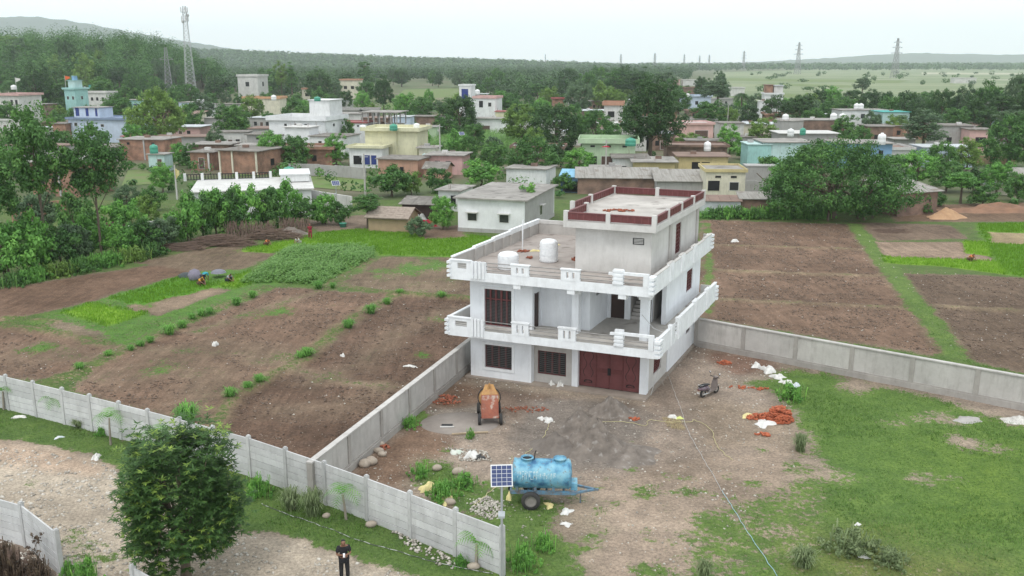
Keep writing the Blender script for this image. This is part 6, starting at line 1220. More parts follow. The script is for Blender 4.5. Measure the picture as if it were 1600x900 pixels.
def lattice(pos, h, wb, wt, label, m, rz=.4, arms=(), n=14, ant=False, cat='tower', name='lattice_tower', th=.16):
    t = empty(name, pos, rz, label, cat); B = MB(); 
    def c(k, z): f = z / h; w_ = wb + (wt - wb) * f ** .8; s = ((-1, -1), (1, -1), (1, 1), (-1, 1))[k % 4]; return (s[0] * w_ / 2, s[1] * w_ / 2, z)
    for k in range(4):
        for i in range(n): B.bar(c(k, h * i / n), c(k, h * (i + 1) / n), th)
    B.build('leg_frame', m, t); B = MB()
    for k in range(4):
        for i in range(n): B.bar(c(k, h * i / n), c(k + 1, h * (i + 1) / n), th * .6); B.bar(c(k + 1, h * i / n), c(k, h * (i + 1) / n), th * .6); B.bar(c(k, h * (i + 1) / n), c(k + 1, h * (i + 1) / n), th * .6)
    B.build('bracing', m, t)
    for z, L in arms:
        B = MB()
        for s in (-1, 1): B.bar((0, 0, z), (s * L, 0, z + .3), th * 1.2); B.bar((0, 0, z + 2.2), (s * L, 0, z + .3), th * .8)
        B.build('crossarm', m, t)
    if ant:
        for z in (h - 1.5, h - 5.5):
            for k in range(3): a = k * 2.1 + .5; MB().box(-.2, .2, -.1, .1, -1.2, 1.2).build('antenna', VW2, t, (math.cos(a) * 1.7, math.sin(a) * 1.7, z)); MB().bar((0, 0, z), (math.cos(a) * 1.7, math.sin(a) * 1.7, z), .1).build('antenna_arm', m, t)
        for s, z in ((1.3, h - 4), (-1.2, h - 7)): MB().lathe([(0, -.2), (.6, 0), (.7, .25)], n=14, axis='y').build('dish', VW2, t, (s, -.8, z))
        for z in (h - 2.6, h - 6.6): MB().box(-1.5, 1.5, -1.5, 1.5, z, z + .1).build('platform', m, t)
    return t
TWR = mat('tower_steel', (.52, .53, .54), (.42, .43, .44), rough=.5, metal=.3); TWD = mat('tower_dull', (.30, .30, .31), (.24, .24, .25), rough=.6)
p = G(300, 160); lattice(p, hgt(160, 10), 5.2, 1.4, 'tall telecom lattice mast with antennas rising above the wood', TWR, .5, n=22, ant=True, cat='mast', th=.14)
p = G(266, 160); lattice(p, hgt(160, 74), 4.5, 1.0, 'shorter dull lattice pylon just left of the telecom mast', TWD, .3, arms=((20, 3),), n=14, th=.2)
for i, (x, Y_, pt, lb) in enumerate([(1400, 1150, 61, 'nearest power pylon on the plain at the right'), (1247, 1500, 67, 'second power pylon left of the nearest one'), (1162, 2200, 80, 'middle power pylon on the horizon'), (1108, 2900, 86, 'hazy power pylon just right of a close pair'), (1093, 3200, 87, 'hazy power pylon of a close pair, right one'), (1069, 3300, 85, 'hazy power pylon of a close pair, left one'), (1023, 2600, 83, 'hazy power pylon above the far row of houses'), (970, 2900, 85, 'faintest power pylon left on the horizon')]):
    zt = H + (HY - pt) / (F / CP) * Y_; lattice(Vector(((x - 800) / (F / CP) * Y_, Y_, 0)), zt, zt * .17, zt * .03, lb, TWD, .15 + i * .05, arms=((zt * .62, zt * .17), (zt * .76, zt * .14), (zt * .89, zt * .11)), n=9, cat='pylon', name='pylon', th=.26 + Y_ * .00009)
lattice(Vector(((852 - 800) / (F / CP) * 2300, 2300, 0)), H + (HY - 85) / (F / CP) * 2300, 2, 1, 'thin far mast on the horizon above the red-roofed house', TWD, .2, n=6, cat='mast', th=.4)
def flag(px, py, pt, m, label, s=1):
    t = empty('flag', G(px, py), 0, label, 'flag'); h = hgt(py, pt); MB().tube([(0, 0, 0), (0, 0, h)], .07, 6).build('flag_pole', VW2, t)
    n = 6; v = [(s * .12 * k, .15 * math.sin(k * 1.3), h - .1 - .12 * k * (1 if False else .5) - j * (1.6 - .2 * k)) for k in range(n) for j in (0, 1)]; MB().add([(a, b, c) for a, b, c in v] + [(a, b + .03, c) for a, b, c in v], [(2 * k, 2 * k + 2, 2 * k + 3, 2 * k + 1) for k in range(n - 1)] + [(12 + 2 * k, 12 + 2 * k + 1, 12 + 2 * k + 3, 12 + 2 * k + 2) for k in range(n - 1)]).build('cloth', m, t)
flag(31, 180, 121, SACKW, 'white flag on a pole over the white house with arched windows', 3); flag(108, 180, 118, mat('orange_cloth', (.7, .16, .05), (.6, .12, .04)), 'orange flag on the turquoise temple-like house', 3); flag(277, 312, 262, SACKY, 'small yellow flag left of the white railed house', 1)
# ------------------------------------------------------------------ crops, grass, stones (nobody could count them)
def blades(name, X_, Y_, Z_, ht, wd, lm, label, lcv=None, cat='grass', per=3, seed=0, spread=.06, bendf=.5):
    r = np.random.default_rng(seed); n = len(X_); k = np.repeat(np.arange(n), per); m = len(k); a = r.random(m) * 2 * np.pi
    b = np.stack([X_[k] + r.normal(0, spread, m), Y_[k] + r.normal(0, spread, m), Z_[k] - .01], 1); h = ht[k] * r.uniform(.6, 1.25, m); w_ = np.stack([np.cos(a), np.sin(a), a * 0], 1) * (wd * r.uniform(.7, 1.3, m))[:, None]
    tip = b + np.stack([np.cos(a + 1.5) * h * bendf * r.random(m), np.sin(a + 1.5) * h * bendf * r.random(m), h], 1)
    v = np.stack([b - w_, b + w_, tip], 1).reshape(-1, 3); lc = np.repeat(np.clip((.5 if lcv is None else lcv[k]) + r.normal(0, .16, m), 0, 1), 3)
    return tag(link(name, mesh_np(name, v, np.arange(m * 3).reshape(m, 3), {'lc': ('FLOAT', lc)}), LM[lm]), label, cat, kind='stuff')
def scatter(n, poly, seed):
    r = np.random.default_rng(seed); P = np.array(poly); x = r.uniform(P[:, 0].min(), P[:, 0].max(), n); y = r.uniform(P[:, 1].min(), P[:, 1].max(), n); ok = sdist(poly, x, y) > 0; return x[ok], y[ok], r
r_ = np.random.default_rng(61)
Yr = np.sqrt(r_.uniform(27 ** 2, 72 ** 2, 300000)); Xr = r_.uniform(-1, 1, len(Yr)) * (.60 * Yr + 1); g_, gc_, z_ = gsample(Xr, Yr)
hm_n = fbm(Xr, Yr, 1.3, 63); bright_ = gc_[:, 1] > .20
ok = (r_.random(len(Yr)) < np.clip((g_ - .45) * 1.6, 0, 1) * np.clip(46 / Yr, .3, 1)) & (hm_n + g_ * .9 > .82) & ~bright_
blades('grass', Xr[ok], Yr[ok], z_[ok], np.where(fbm(Xr[ok], Yr[ok], .4, 64) > .58, .12, .06), .018, 'grass', 'short green grass over the yard, verge and field edges', lcv=.3 + .5 * fbm(Xr[ok], Yr[ok], .5, 65), per=2, spread=.07, bendf=1.4)
Yr = np.sqrt(r_.uniform(48 ** 2, 122 ** 2, 420000)); Xr = r_.uniform(-1, 1, len(Yr)) * (.60 * Yr + 1); g_, gc_, z_ = gsample(Xr, Yr); ok = (gc_[:, 1] > .20) & (g_ > .7) & (r_.random(len(Yr)) < .6)
blades('rice_seedlings', Xr[ok], Yr[ok], z_[ok], np.full(ok.sum(), .24), .035, 'paddy', 'bright green rice seedlings filling the small paddy plots', lcv=np.clip((gc_[ok, 1] - .19) * 8, .15, .85), cat='rice', per=2, spread=.1, bendf=.3)
# maize
def maize(name, poly, label, n, h, seed, lm='maize'):
    x, y, r = scatter(n, poly, seed); m = len(x); hh = h * r.uniform(.5, 1.25, m) * (.55 + .9 * fbm(x, y, .35, seed)) * np.clip(.45 + sdist(poly, x, y) * .35, .45, 1); V = []; Q = []; LC = []; k0 = 0; NL = 8
    for j in range(NL):
        a = j * 2.6 + r.random(m) * 1.2; z0 = hh * (.15 + .75 * j / NL); L_ = np.minimum(hh, h) * r.uniform(.4, .75, m) * (1 - .03 * j); d = np.stack([np.cos(a), np.sin(a)], 1); pr_ = np.stack([-d[:, 1], d[:, 0]], 1)
        prev = None; lc = np.clip(.42 + r.normal(0, .2, m), 0, 1)
        for s, (o_, zz, w_) in enumerate(((0, 0, .02), (.35, .28, .05), (.72, .32, .045), (1.0, .05, .005))):
            c = np.stack([x, y], 1) + d * (L_ * o_)[:, None]; zc = z0 + L_ * zz
            V.append(np.c_[c - pr_ * w_, zc]); V.append(np.c_[c + pr_ * w_, zc]); LC += [lc, lc]
            if s: i = np.arange(m); Q.append(np.stack([k0 + i, k0 + m + i, k0 + 3 * m + i, k0 + 2 * m + i], 1)); k0 += 2 * m
        k0 += 2 * m
    return tag(link(name, mesh_np(name, np.concatenate(V), np.concatenate(Q), {'lc': ('FLOAT', np.concatenate(LC))}), LM[lm]), label, 'maize', kind='stuff')
maize('maize_plants', pix((372, 443), (452, 388), (586, 386), (584, 405), (500, 448), (440, 442)), 'tall leafy maize plot between paddy and ploughed fields', 1700, .85, 71)
maize('maize_plants', pix((657, 236), (828, 234), (815, 204), (687, 206)), 'far maize plot behind the cream-green house', 3000, 2.0, 72)
# stones and clods
def pebbles(name, X_, Y_, Z_, sz, m, label, seed):
    r = np.random.default_rng(seed); n = len(X_); oc = np.array([(1, 0, 0), (0, 1, 0), (-1, 0, 0), (0, -1, 0), (0, 0, .8), (0, 0, -.5)]); a = r.random(n) * 6.28; ca, sa = np.cos(a), np.sin(a)
    s = sz[:, None, None] * r.uniform(.6, 1.3, (n, 6, 1)) * oc[None]; v = np.stack([s[..., 0] * ca[:, None] - s[..., 1] * sa[:, None], s[..., 0] * sa[:, None] + s[..., 1] * ca[:, None], s[..., 2]], -1) + np.stack([X_, Y_, Z_], 1)[:, None]
    t = np.array([(0, 1, 4), (1, 2, 4), (2, 3, 4), (3, 0, 4), (1, 0, 5), (2, 1, 5), (3, 2, 5), (0, 3, 5)]); f = (t[None] + (np.arange(n) * 6)[:, None, None]).reshape(-1, 3)
    return tag(link(name, mesh_np(name, v.reshape(-1, 3), f, {'lc': ('FLOAT', np.repeat(r.random(n), 6))}), m), label, 'stones', kind='stuff')
def stone_mat(name, a, b):
    m = leaf_mat(name, a, tuple((p + q) / 2 for p, q in zip(a, b)), b, 0, 0); return m
STP = stone_mat('pebble_pale', (.26, .235, .20), (.60, .56, .50)); STC = stone_mat('clod', (.085, .058, .043), (.20, .145, .110))
def stones_in(pts, n, smin, smax, seed, clump=.0):
    x, y, r = scatter(n, pix(*pts), seed)
    if clump: q = fbm(x, y, .7, seed) > clump; x, y = x[q], y[q]
    return x, y, gsample(x, y)[2] , smin + (smax - smin) * r.random(len(x)) ** 4
a = stones_in([(-60, 692), (60, 705), (170, 728), (380, 832), (560, 872), (660, 905), (640, 960), (-60, 960)], 15000, .018, .13, 81, .38); pebbles('lane_stones', *a[:3], a[3], STP, 'pale loose stones strewn over the lane', 82)
a = stones_in([(540, 745), (735, 585), (1090, 530), (1240, 580), (1260, 720), (1060, 900), (920, 900), (690, 780)], 9000, .014, .085, 83, .40); pebbles('yard_stones', *a[:3], a[3], STP, 'small stones and chips scattered over the bare yard', 84)
x1, y1, r1 = scatter(60000, pix((-60, 510), (200, 545), (430, 445), (760, 400), (760, 530), (490, 725), (-60, 590)), 85); g1, _, z1 = gsample(x1, y1); k1 = (g1 < .3) & (fbm(x1, y1, .6, 86) > .42); pebbles('field_clods', x1[k1], y1[k1], z1[k1], .025 + .09 * r1.random(k1.sum()) ** 3, STC, 'crumbly brown clods on the left ploughed fields', 87)
x1, y1, r1 = scatter(60000, pix((1098, 344), (1326, 350), (1420, 425), (1620, 430), (1640, 590), (1495, 562), (1086, 495)), 88); g1, _, z1 = gsample(x1, y1); k1 = (g1 < .3) & (fbm(x1, y1, .6, 89) > .44); pebbles('field_clods', x1[k1], y1[k1], z1[k1], .03 + .09 * r1.random(k1.sum()) ** 3, STC, 'crumbly brown clods on the right ploughed fields', 90)
x1, y1, r1 = scatter(1500, pix((-60, 510), (200, 545), (430, 445), (760, 400), (760, 530), (490, 725), (-60, 590)), 91); z1 = gsample(x1, y1)[2]; pebbles('field_stones', x1, y1, z1 + .01, .02 + .06 * r1.random(len(x1)) ** 4, STP, 'pale stones dotted over the left fields', 92)
x1, y1, r1 = scatter(1700, pix((1098, 344), (1326, 350), (1420, 425), (1620, 430), (1640, 590), (1495, 562), (1086, 495)), 93); z1 = gsample(x1, y1)[2]; pebbles('field_stones', x1, y1, z1 + .01, .02 + .07 * r1.random(len(x1)) ** 4, STP, 'pale stones dotted over the right fields', 94)
# undergrowth among the houses
ur = np.random.default_rng(95); Yu = np.sqrt(ur.uniform(122 ** 2, 430 ** 2, 2200)); Xu = ur.uniform(-1, 1, 2200) * .62 * Yu; pxu = 800 + Xu / Yu * (F / CP); pyu = HY + H * (F / CP) / Yu; ku = (fbm(Xu, Yu, .03, 96) > .42) & ~np.array([any(abs(p - a) < c * .65 and -26 * (q - 97) / 120 < q - b < 7 for a, b, c, d, _ in HSL) for p, q in zip(pxu, pyu)])
hu = ur.uniform(.8, 3.2, ku.sum()) * (1 + (Yu[ku] > 230) * .6); wood('undergrowth', np.stack([Xu[ku], Yu[ku], Yu[ku] * 0], 1), hu, hu * ur.uniform(.5, 1.0, len(hu)), 60, 'mid', .5, 'low green undergrowth between the village houses', 97, 'undergrowth')
# ------------------------------------------------------------------ things in the yard
RUB = mat('tyre_rubber', (.035, .035, .037), (.055, .053, .05), rough=.85); RIM = mat('wheel_rim', (.30, .28, .26), (.22, .2, .19), rough=.6)
def wheel(t, c, r, w_, axis='y', rim=RIM):
    o = MB().lathe([(r * .62, -w_ / 2), (r * .93, -w_ / 2), (r, -w_ * .3), (r, w_ * .3), (r * .93, w_ / 2), (r * .62, w_ / 2), (r * .62, -w_ / 2)], n=24, axis=axis).build('wheel', RUB, t, c)
    MB().lathe([(0, -w_ * .3), (r * .2, -w_ * .34), (r * .5, -w_ * .22), (r * .62, -w_ * .42), (r * .62, w_ * .42), (r * .5, w_ * .22), (r * .2, w_ * .34), (0, w_ * .3)], n=20, axis=axis).build('rim', rim, o)
    return o
# water tanker
BLU = bpy.data.materials.new('tanker_blue'); BLU.use_nodes = True
def tanker_nodes(m):
    N = m.node_tree.nodes; L = m.node_tree.links; b = N['Principled BSDF']; b.inputs['Roughness'].default_value = .55; tc = N.new('ShaderNodeTexCoord'); sp_ = N.new('ShaderNodeSeparateXYZ'); L.new(tc.outputs['Object'], sp_.inputs[0])
    nz = N.new('ShaderNodeTexNoise'); nz.inputs['Scale'].default_value = 2.2; nz.inputs['Detail'].default_value = 8; L.new(tc.outputs['Object'], nz.inputs[0]); rp = N.new('ShaderNodeValToRGB'); e = rp.color_ramp.elements; e[0].position = .32; e[0].color = (.03, .12, .24, 1); e[1].position = .62; e[1].color = (.22, .44, .54, 1); k = e.new(.47); k.color = (.12, .33, .47, 1); L.new(nz.outputs[0], rp.inputs[0])
    ru = N.new('ShaderNodeTexNoise'); ru.inputs['Scale'].default_value = 5; ru.inputs['Detail'].default_value = 9; ru.inputs['Roughness'].default_value = .75; L.new(tc.outputs['Object'], ru.inputs[0]); rr_ = N.new('ShaderNodeValToRGB'); rr_.color_ramp.elements[0].position = .55; rr_.color_ramp.elements[1].position = .66; L.new(ru.outputs[0], rr_.inputs[0])
    mx = N.new('ShaderNodeMix'); mx.data_type = 'RGBA'; mx.inputs[7].default_value = (.15, .09, .06, 1); L.new(rr_.outputs[0], mx.inputs[0]); L.new(rp.outputs[0], mx.inputs[6]); L.new(mx.outputs[2], b.inputs['Base Color'])
tanker_nodes(BLU)
tp = G(830, 796); tk = empty('water_tanker', (tp.x, tp.y + .75, 0), R(-3), 'worn blue two-wheeled water tanker trailer standing in the yard', 'water tanker')
r0, cz = .65, 1.38; prof = [(0, -.98), (r0 * .6, -.96), (r0 * .95, -.90), (r0, -.84)] + [(r0, -.8 + k * .245) for k in range(10)] + [(r0, 1.50), (r0 * .95, 1.58), (r0 * .6, 1.64), (0, 1.66)]
tb = MB().lathe(prof, n=36, axis='x').build('tank', BLU, tk, (.15, 0, cz))
for x in (-.86, 1.50): MB().lathe([(r0 + .004, x - .035), (r0 + .025, x), (r0 + .004, x + .035)], n=36, axis='x').build('tank_band', BLU, tb)
LET = mat('faded_white_lettering', (.50, .60, .62), (.16, .40, .54), scale=11, rough=.7, spread=(.42, .58))
rs = random.Random(12); x = -.72                   # worn painted lettering on the curved side
for k in range(17):
    w_ = rs.uniform(.05, .11); B = MB(); big = x < .18
    zt, zb = (.34, -.06) if big else (.28, .0)
    def arc(xa, xb, a0, a1):
        n = 5; vs = []
        for i in range(n + 1):
            an = a0 + (a1 - a0) * i / n; vs += [(xa, -(r0 + .006) * math.cos(an), (r0 + .006) * math.sin(an)), (xb, -(r0 + .006) * math.cos(an), (r0 + .006) * math.sin(an))]
        B.add(vs, [(2 * i, 2 * i + 1, 2 * i + 3, 2 * i + 2) for i in range(n)])
    az, ab = math.asin(zt / r0), math.asin(zb / r0); am = rs.uniform(ab + .1, az - .1)
    arc(x, x + .028, ab + rs.uniform(0, .2), az); arc(x, x + w_, az - .07, az)
    if rs.random() < .7: arc(x + w_ * .6, x + w_ * .6 + .028, am, az)
    if rs.random() < .7: arc(x, x + w_, am - .05, am)
    B.build('lettering', LET, tb); x += w_ + rs.uniform(.015, .05)
for x in (-.32, 1.12):
    mh = MB().lathe([(.26, -.06), (.26, .10), (.29, .10), (.29, .13)] + ([(.22, .13), (.22, 0)] if x < 0 else [(0, .16)]), n=20).build('manhole', BLU, tk, (.15 + x, 0, cz + r0 - .02))
    if x < 0: MB().lathe([(0, .06), (.22, .06)], n=20).build('manhole_opening', BLACK, mh)
MB().tube([(.15, .0, cz + r0), (.17, 0, cz + r0 + .3), (.22, 0, cz + r0 + .42)], .025, 6).build('vent_pipe', BLACK, tk)
fr = MB()
for s in (-.42, .42): fr.box(-.9, 2.0, s - .05, s + .05, .58, .74)
for x in (-.88, -.1, .7, 1.45, 1.95): fr.box(x - .04, x + .04, -.37, .37, .60, .72)
FRM = mat('frame_blue', (.10, .26, .40), (.16, .13, .11), scale=3, rough=.7); fr.build('frame', FRM, tk)
sd = MB()
for x in (-.6, .2, 1.0): sd.box(x - .06, x + .06, -.5, .5, .74, .95)
sd.build('saddle', FRM, tk); MB().box(1.75, 2.05, -.32, .32, .74, 1.05).build('tool_box', BLU, tk)
MB().bar((1.95, -.4, .66), (2.85, 0, .66), .09).bar((1.95, .4, .66), (2.85, 0, .66), .09).box(2.78, 3.0, -.05, .05, .62, .70).build('drawbar', FRM, tk); MB().bar((2.2, 0, .62), (2.2, 0, 0), .06).build('prop_stand', FRM, tk)
MB().tube([(.02, -.8, .42), (.02, .8, .42)], .05, 8).build('axle', FRM, tk); wheel(tk, (.02, -.78, .42), .42, .22); wheel(tk, (.02, .78, .42), .42, .22)
MB().tube([(-.83, -.1, .9), (-.95, -.1, .86), (-.97, -.1, .6)], .05, 8).build('outlet_pipe', BLACK, tk); sack('cloth', (tk.location.x - .98, tk.location.y - .45, .3), .1, .1, .45, SACKY, 'yellow rag hanging at the rear of the blue tanker', 'rag', seed=5)
# concrete mixer
OR = mat('mixer_orange', (.36, .125, .075), (.25, .085, .06), scale=3, rough=.8, c3=(.45, .38, .33), s3=2.5, dirt=.4); YL = mat('mixer_yellow', (.46, .27, .10), (.33, .16, .07), scale=4, rough=.75, dirt=.4)
mpz = G(766, 664); mxr = empty('concrete_mixer', (mpz.x, mpz.y, 0), R(4), 'orange concrete mixer with yellow drum and loading hopper in the yard', 'concrete mixer')
MB().add([(-.46, -.1, .42), (.46, -.1, .42), (.46, .02, .42), (-.46, .02, .42), (-.46, .45, 1.55), (.46, .45, 1.55), (.46, .57, 1.55), (-.46, .57, 1.55)], [(0, 3, 2, 1), (4, 5, 6, 7), (0, 1, 5, 4), (1, 2, 6, 5), (2, 3, 7, 6), (3, 0, 4, 7)]).build('hopper', OR, mxr)
hp = MB()
for s in (-.46, .43): hp.add([(s, -.12, .44), (s, .44, 1.57), (s, .62, 1.45), (s, .2, .5), (s + .03, -.12, .44), (s + .03, .44, 1.57), (s + .03, .62, 1.45), (s + .03, .2, .5)], [(0, 1, 2, 3), (4, 5, 6, 7), (0, 1, 5, 4), (1, 2, 6, 5), (2, 3, 7, 6), (3, 0, 4, 7)])
hp.build('hopper_side', OR, mxr); MB().add([(-.44, .46, 1.56), (.44, .46, 1.56), (.40, .75, 1.62), (-.40, .75, 1.62), (-.22, .95, 1.98), (.22, .95, 1.98)], [(0, 1, 2, 3), (0, 1, 5, 4), (1, 2, 5), (0, 4, 3), (2, 3, 4, 5)]).build('chute', YL, mxr)
MB().lathe([(0, .70), (.30, .72), (.55, .95), (.58, 1.25), (.50, 1.55), (.30, 1.72), (.28, 1.72)], (0, 0, 0), 20, 'y').build('drum', YL, mxr, (0, 0, 1.15)); MB().lathe([(.60, 1.08), (.64, 1.1), (.64, 1.16), (.60, 1.18)], n=24, axis='y').build('drum_ring', BLACK, mxr, (0, 0, 1.15))
MB().box(-.5, .5, .0, .1, .38, .48).box(-.46, -.36, .1, 2.1, .38, .48).box(.36, .46, .1, 2.1, .38, .48).box(-.36, .36, 2.0, 2.1, .38, .48).build('chassis', OR, mxr)
MB().bar((-.41, 1.1, .48), (-.41, 1.1, 1.3), .08).bar((.41, 1.1, .48), (.41, 1.1, 1.3), .08).bar((-.41, .7, .48), (0, .75, 2.1), .07).bar((.41, .7, .48), (0, .75, 2.1), .07).build('lift_frame', YL, mxr); MB().box(-.35, .35, 1.75, 2.2, .5, 1.0).build('engine', mat('engine_grey', (.18, .17, .16), (.1, .1, .1)), mxr)
for sx in (-.58, .58):
    for sy in (.05, 1.75): wheel(mxr, (sx, sy, .31), .31, .15, 'x')
# scooter
sa, sb = G(1098, 621), G(1123, 612); sdir = (sb - sa); SCO = mat('scooter_brown', (.20, .165, .150), (.15, .125, .118), scale=6, rough=.35, spec=.5); SCP = mat('scooter_plum', (.10, .05, .07), (.2, .19, .21), scale=5, rough=.35)
sc_ = empty('scooter', sa, math.atan2(sdir.y, sdir.x) , 'greyish-brown scooter parked on the dirt right of the house', 'scooter'); CHR = mat('chrome', (.6, .6, .6), (.5, .5, .5), rough=.25, metal=.8)
wheel(sc_, (0, 0, .24), .24, .10, rim=CHR); wheel(sc_, (1.22, 0, .24), .24, .10, rim=CHR)
def loft(secs, name, m, t):   # x, z centre, half width, half height
    n = 12; vs = []; fs = []
    for x, z, a, b in secs: vs += [(x, a * math.cos(2 * math.pi * k / n), z + b * math.sin(2 * math.pi * k / n)) for k in range(n)]
    for i in range(len(secs) - 1): fs += [(i * n + k, i * n + (k + 1) % n, (i + 1) * n + (k + 1) % n, (i + 1) * n + k) for k in range(n)]
    return MB().add(vs, fs, True).add(vs[:n], [tuple(range(n))]).add(vs[-n:], [tuple(range(n))]).build(name, m, t)
loft([(-.42, .58, .06, .05), (-.3, .58, .16, .11), (.0, .56, .19, .16), (.3, .54, .18, .18), (.45, .46, .14, .14)], 'body', SCP, sc_); loft([(-.38, .75, .09, .03), (-.1, .77, .14, .05), (.2, .76, .15, .05), (.48, .72, .12, .04)], 'seat', BLACK, sc_)
MB().box(.35, .95, -.17, .17, .26, .32).build('footboard', SCO, sc_); MB().add([(.92, -.20, .28), (.92, .20, .28), (1.02, .22, .6), (1.02, -.22, .6), (1.10, .14, .95), (1.10, -.14, .95), (.97, -.2, .28), (.97, .2, .28), (1.08, .2, .6), (1.08, -.2, .6), (1.16, .12, .95), (1.16, -.12, .95)], [(0, 1, 2, 3), (3, 2, 4, 5), (6, 7, 8, 9), (9, 8, 10, 11), (0, 3, 9, 6), (3, 5, 11, 9), (1, 2, 8, 7), (2, 4, 10, 8), (4, 5, 11, 10), (0, 1, 7, 6)]).build('front_shield', SCO, sc_)
loft([(.98, 1.02, .05, .04), (1.06, 1.02, .15, .08), (1.18, 1.0, .12, .08), (1.24, .98, .05, .05)], 'headlamp_cowl', SCO, sc_); MB().tube([(1.02, -.34, 1.04), (1.08, -.12, 1.02), (1.08, .12, 1.02), (1.02, .34, 1.04)], .02, 6).build('handlebar', BLACK, sc_)
loft([(.96, .30, .03, .02), (1.1, .40, .09, .06), (1.3, .44, .09, .06), (1.46, .34, .05, .03)], 'front_mudguard', SCO, sc_); MB().tube([(1.12, 0, .9), (1.2, 0, .3)], .03, 6).build('fork', CHR, sc_)
for s in (-1, 1): MB().tube([(1.03, s * .26, 1.04), (1.0, s * .32, 1.22)], .009, 5).build('mirror_stalk', BLACK, sc_); MB().lathe([(0, -.01), (.07, 0), (.07, .015), (0, .02)], n=12, axis='x').build('mirror', CHR, sc_, (1.0, s * .34, 1.27))
MB().tube([(.35, -.17, .25), (-.05, -.2, .26), (-.25, -.2, .3)], [.03, .055, .055], 8).build('exhaust', CHR, sc_); MB().tube([(-.1, -.1, .8), (-.4, -.1, .82), (-.4, .1, .82), (-.1, .1, .8)], .014, 6).build('grab_rail', CHR, sc_); MB().box(-.45, -.40, -.06, .06, .52, .6).build('tail_lamp', MARO2, sc_); MB().box(-.44, -.43, -.1, .1, .32, .42).build('number_plate', VW2, sc_)
# sand and earth heaps
def mound(name, pos, rx, ry, h, m, label, seed, cat='heap', p=1.3, rough=.18):
    n = 40; u = np.linspace(-1, 1, n); A, B_ = np.meshgrid(u, u); rr = np.hypot(A, B_); an = np.arctan2(B_, A); k = rr / (1 + .16 * np.sin(an * 2 + seed) + .10 * np.sin(an * 5 + seed * 3)); lum = np.abs(fbm(A * 5 + seed, B_ * 5, 1, seed, 5) - .5) * 2; z = h * np.clip(1 - k, 0, 1) ** p * (1.15 - lum * rough * 3.2) - .02
    v = np.stack([A * rx * 1.25, B_ * ry * 1.25, z], -1).reshape(-1, 3); i = np.arange(n * n).reshape(n, n); q = np.stack([i[:-1, :-1], i[:-1, 1:], i[1:, 1:], i[1:, :-1]], -1).reshape(-1, 4); zz = v[:, 2]; q = q[(zz[q].max(1) > -.015)]
    return tag(link(name, mesh_np(name, v, q, smooth=True), m, None, pos), label, cat)
SND = mat('grey_sand', (.225, .192, .166), (.135, .115, .100), scale=1.4, rough=.98, bump=.9, bscale=9, c3=(.27, .245, .225), s3=3); SND2 = mat('dark_grit', (.19, .165, .145), (.14, .12, .107), scale=2, rough=.98, bump=.6, bscale=10); ORS = mat('orange_sand', (.46, .29, .17), (.36, .22, .13), scale=1.2, rough=.98, bump=.4)
mound('sand_heap', G(955, 645), 1.0, .85, 1.05, SND, 'grey sand heap before the maroon gate', 2); mound('sand_heap', G(868, 700), 1.1, .85, .85, SND2, 'dark conical grit heap just behind the blue tanker', 3); mound('sand_heap', G(928, 700), 1.7, 1.3, 1.7, SND, 'widest grey sand heap in the middle of the yard', 4, rough=.26); mound('sand_heap', G(905, 672), 1.2, .9, 1.25, SND, 'flat grey sand heap between the gate heap and the widest one', 5, rough=.26); mound('sand_heap', G(985, 712), 1.3, 1.2, .5, SND, 'spread-out sand right of the widest heap', 6, rough=.3)
mound('sand_heap', G(1478, 340), 2.0, 1.4, 1.35, ORS, 'orange sand heap beside the brick hut at the right', 7); mound('earth_bank', G(1560, 330), 6.5, 1.8, 1.2, mat('bank_earth', (.27, .155, .10), (.19, .115, .08), scale=.8, rough=.98, bump=.5), 'long brown earth bank at the right edge behind the paddies', 8, cat='earth bank', rough=.3)
mound('ash_heap', G(1513, 656), .75, .45, .22, mat('ash_grey', (.42, .40, .38), (.33, .31, .30), scale=3), 'grey ash heap on the lawn at the right', 12)
mound('rubble_heap', G(1592, 657), .8, .6, .3, mat('white_rubble', (.62, .60, .56), (.4, .38, .35), scale=4, bump=.8, bscale=8), 'white rubble heap at the right edge of the lawn', 13, rough=.4)
# bricks
def pile(name, pos, label, cat, *heaps):
    t = empty(name, pos, 0, label, cat)
    for (dx, dy, rx, ry, h, n, m, size, sd_, td) in heaps:
        o = brick_heap('loose_bricks', (0, 0, 0), rx, ry, h, n, None, None, m, size, sd_, td); o.parent = t; o.location = (dx, dy, 0); o['kind'] = 'stuff'
ORB = mat('orange_brick', (.46, .135, .065), (.34, .10, .055), scale=5, rough=.95); SZ = (.23, .11, .075)
pile('brick_pile', G(1218, 655), 'bright orange brick pile at the edge of the lawn', 'brick pile', (0, 0, .68, .7, .68, 380, ORB, SZ, 11, .4), (-1.0, .15, .8, .35, .25, 90, ORB, SZ, 12, 0))
pile('brick_scatter', G(1192, 680), 'few orange bricks lying below the brick pile', 'bricks', (0, 0, .42, .22, .12, 14, ORB, SZ, 13, 0)); pile('brick_scatter', G(1132, 568), 'small orange brick heap near the right boundary wall', 'bricks', (0, 0, .42, .3, .25, 26, ORB, SZ, 14, 0)); pile('brick_scatter', G(990, 656), 'few brick pieces on the dirt before the gate', 'bricks', (0, 0, .35, .2, .08, 9, ORB, SZ, 15, 0)); pile('brick_scatter', G(1180, 608), 'orange brick bats on the gravel right of the scooter', 'bricks', (0, 0, .8, .25, .08, 14, ORB, SZ, 16, 0), (-1.0, .3, .5, .2, .06, 8, ORB, SZ, 17, 0))
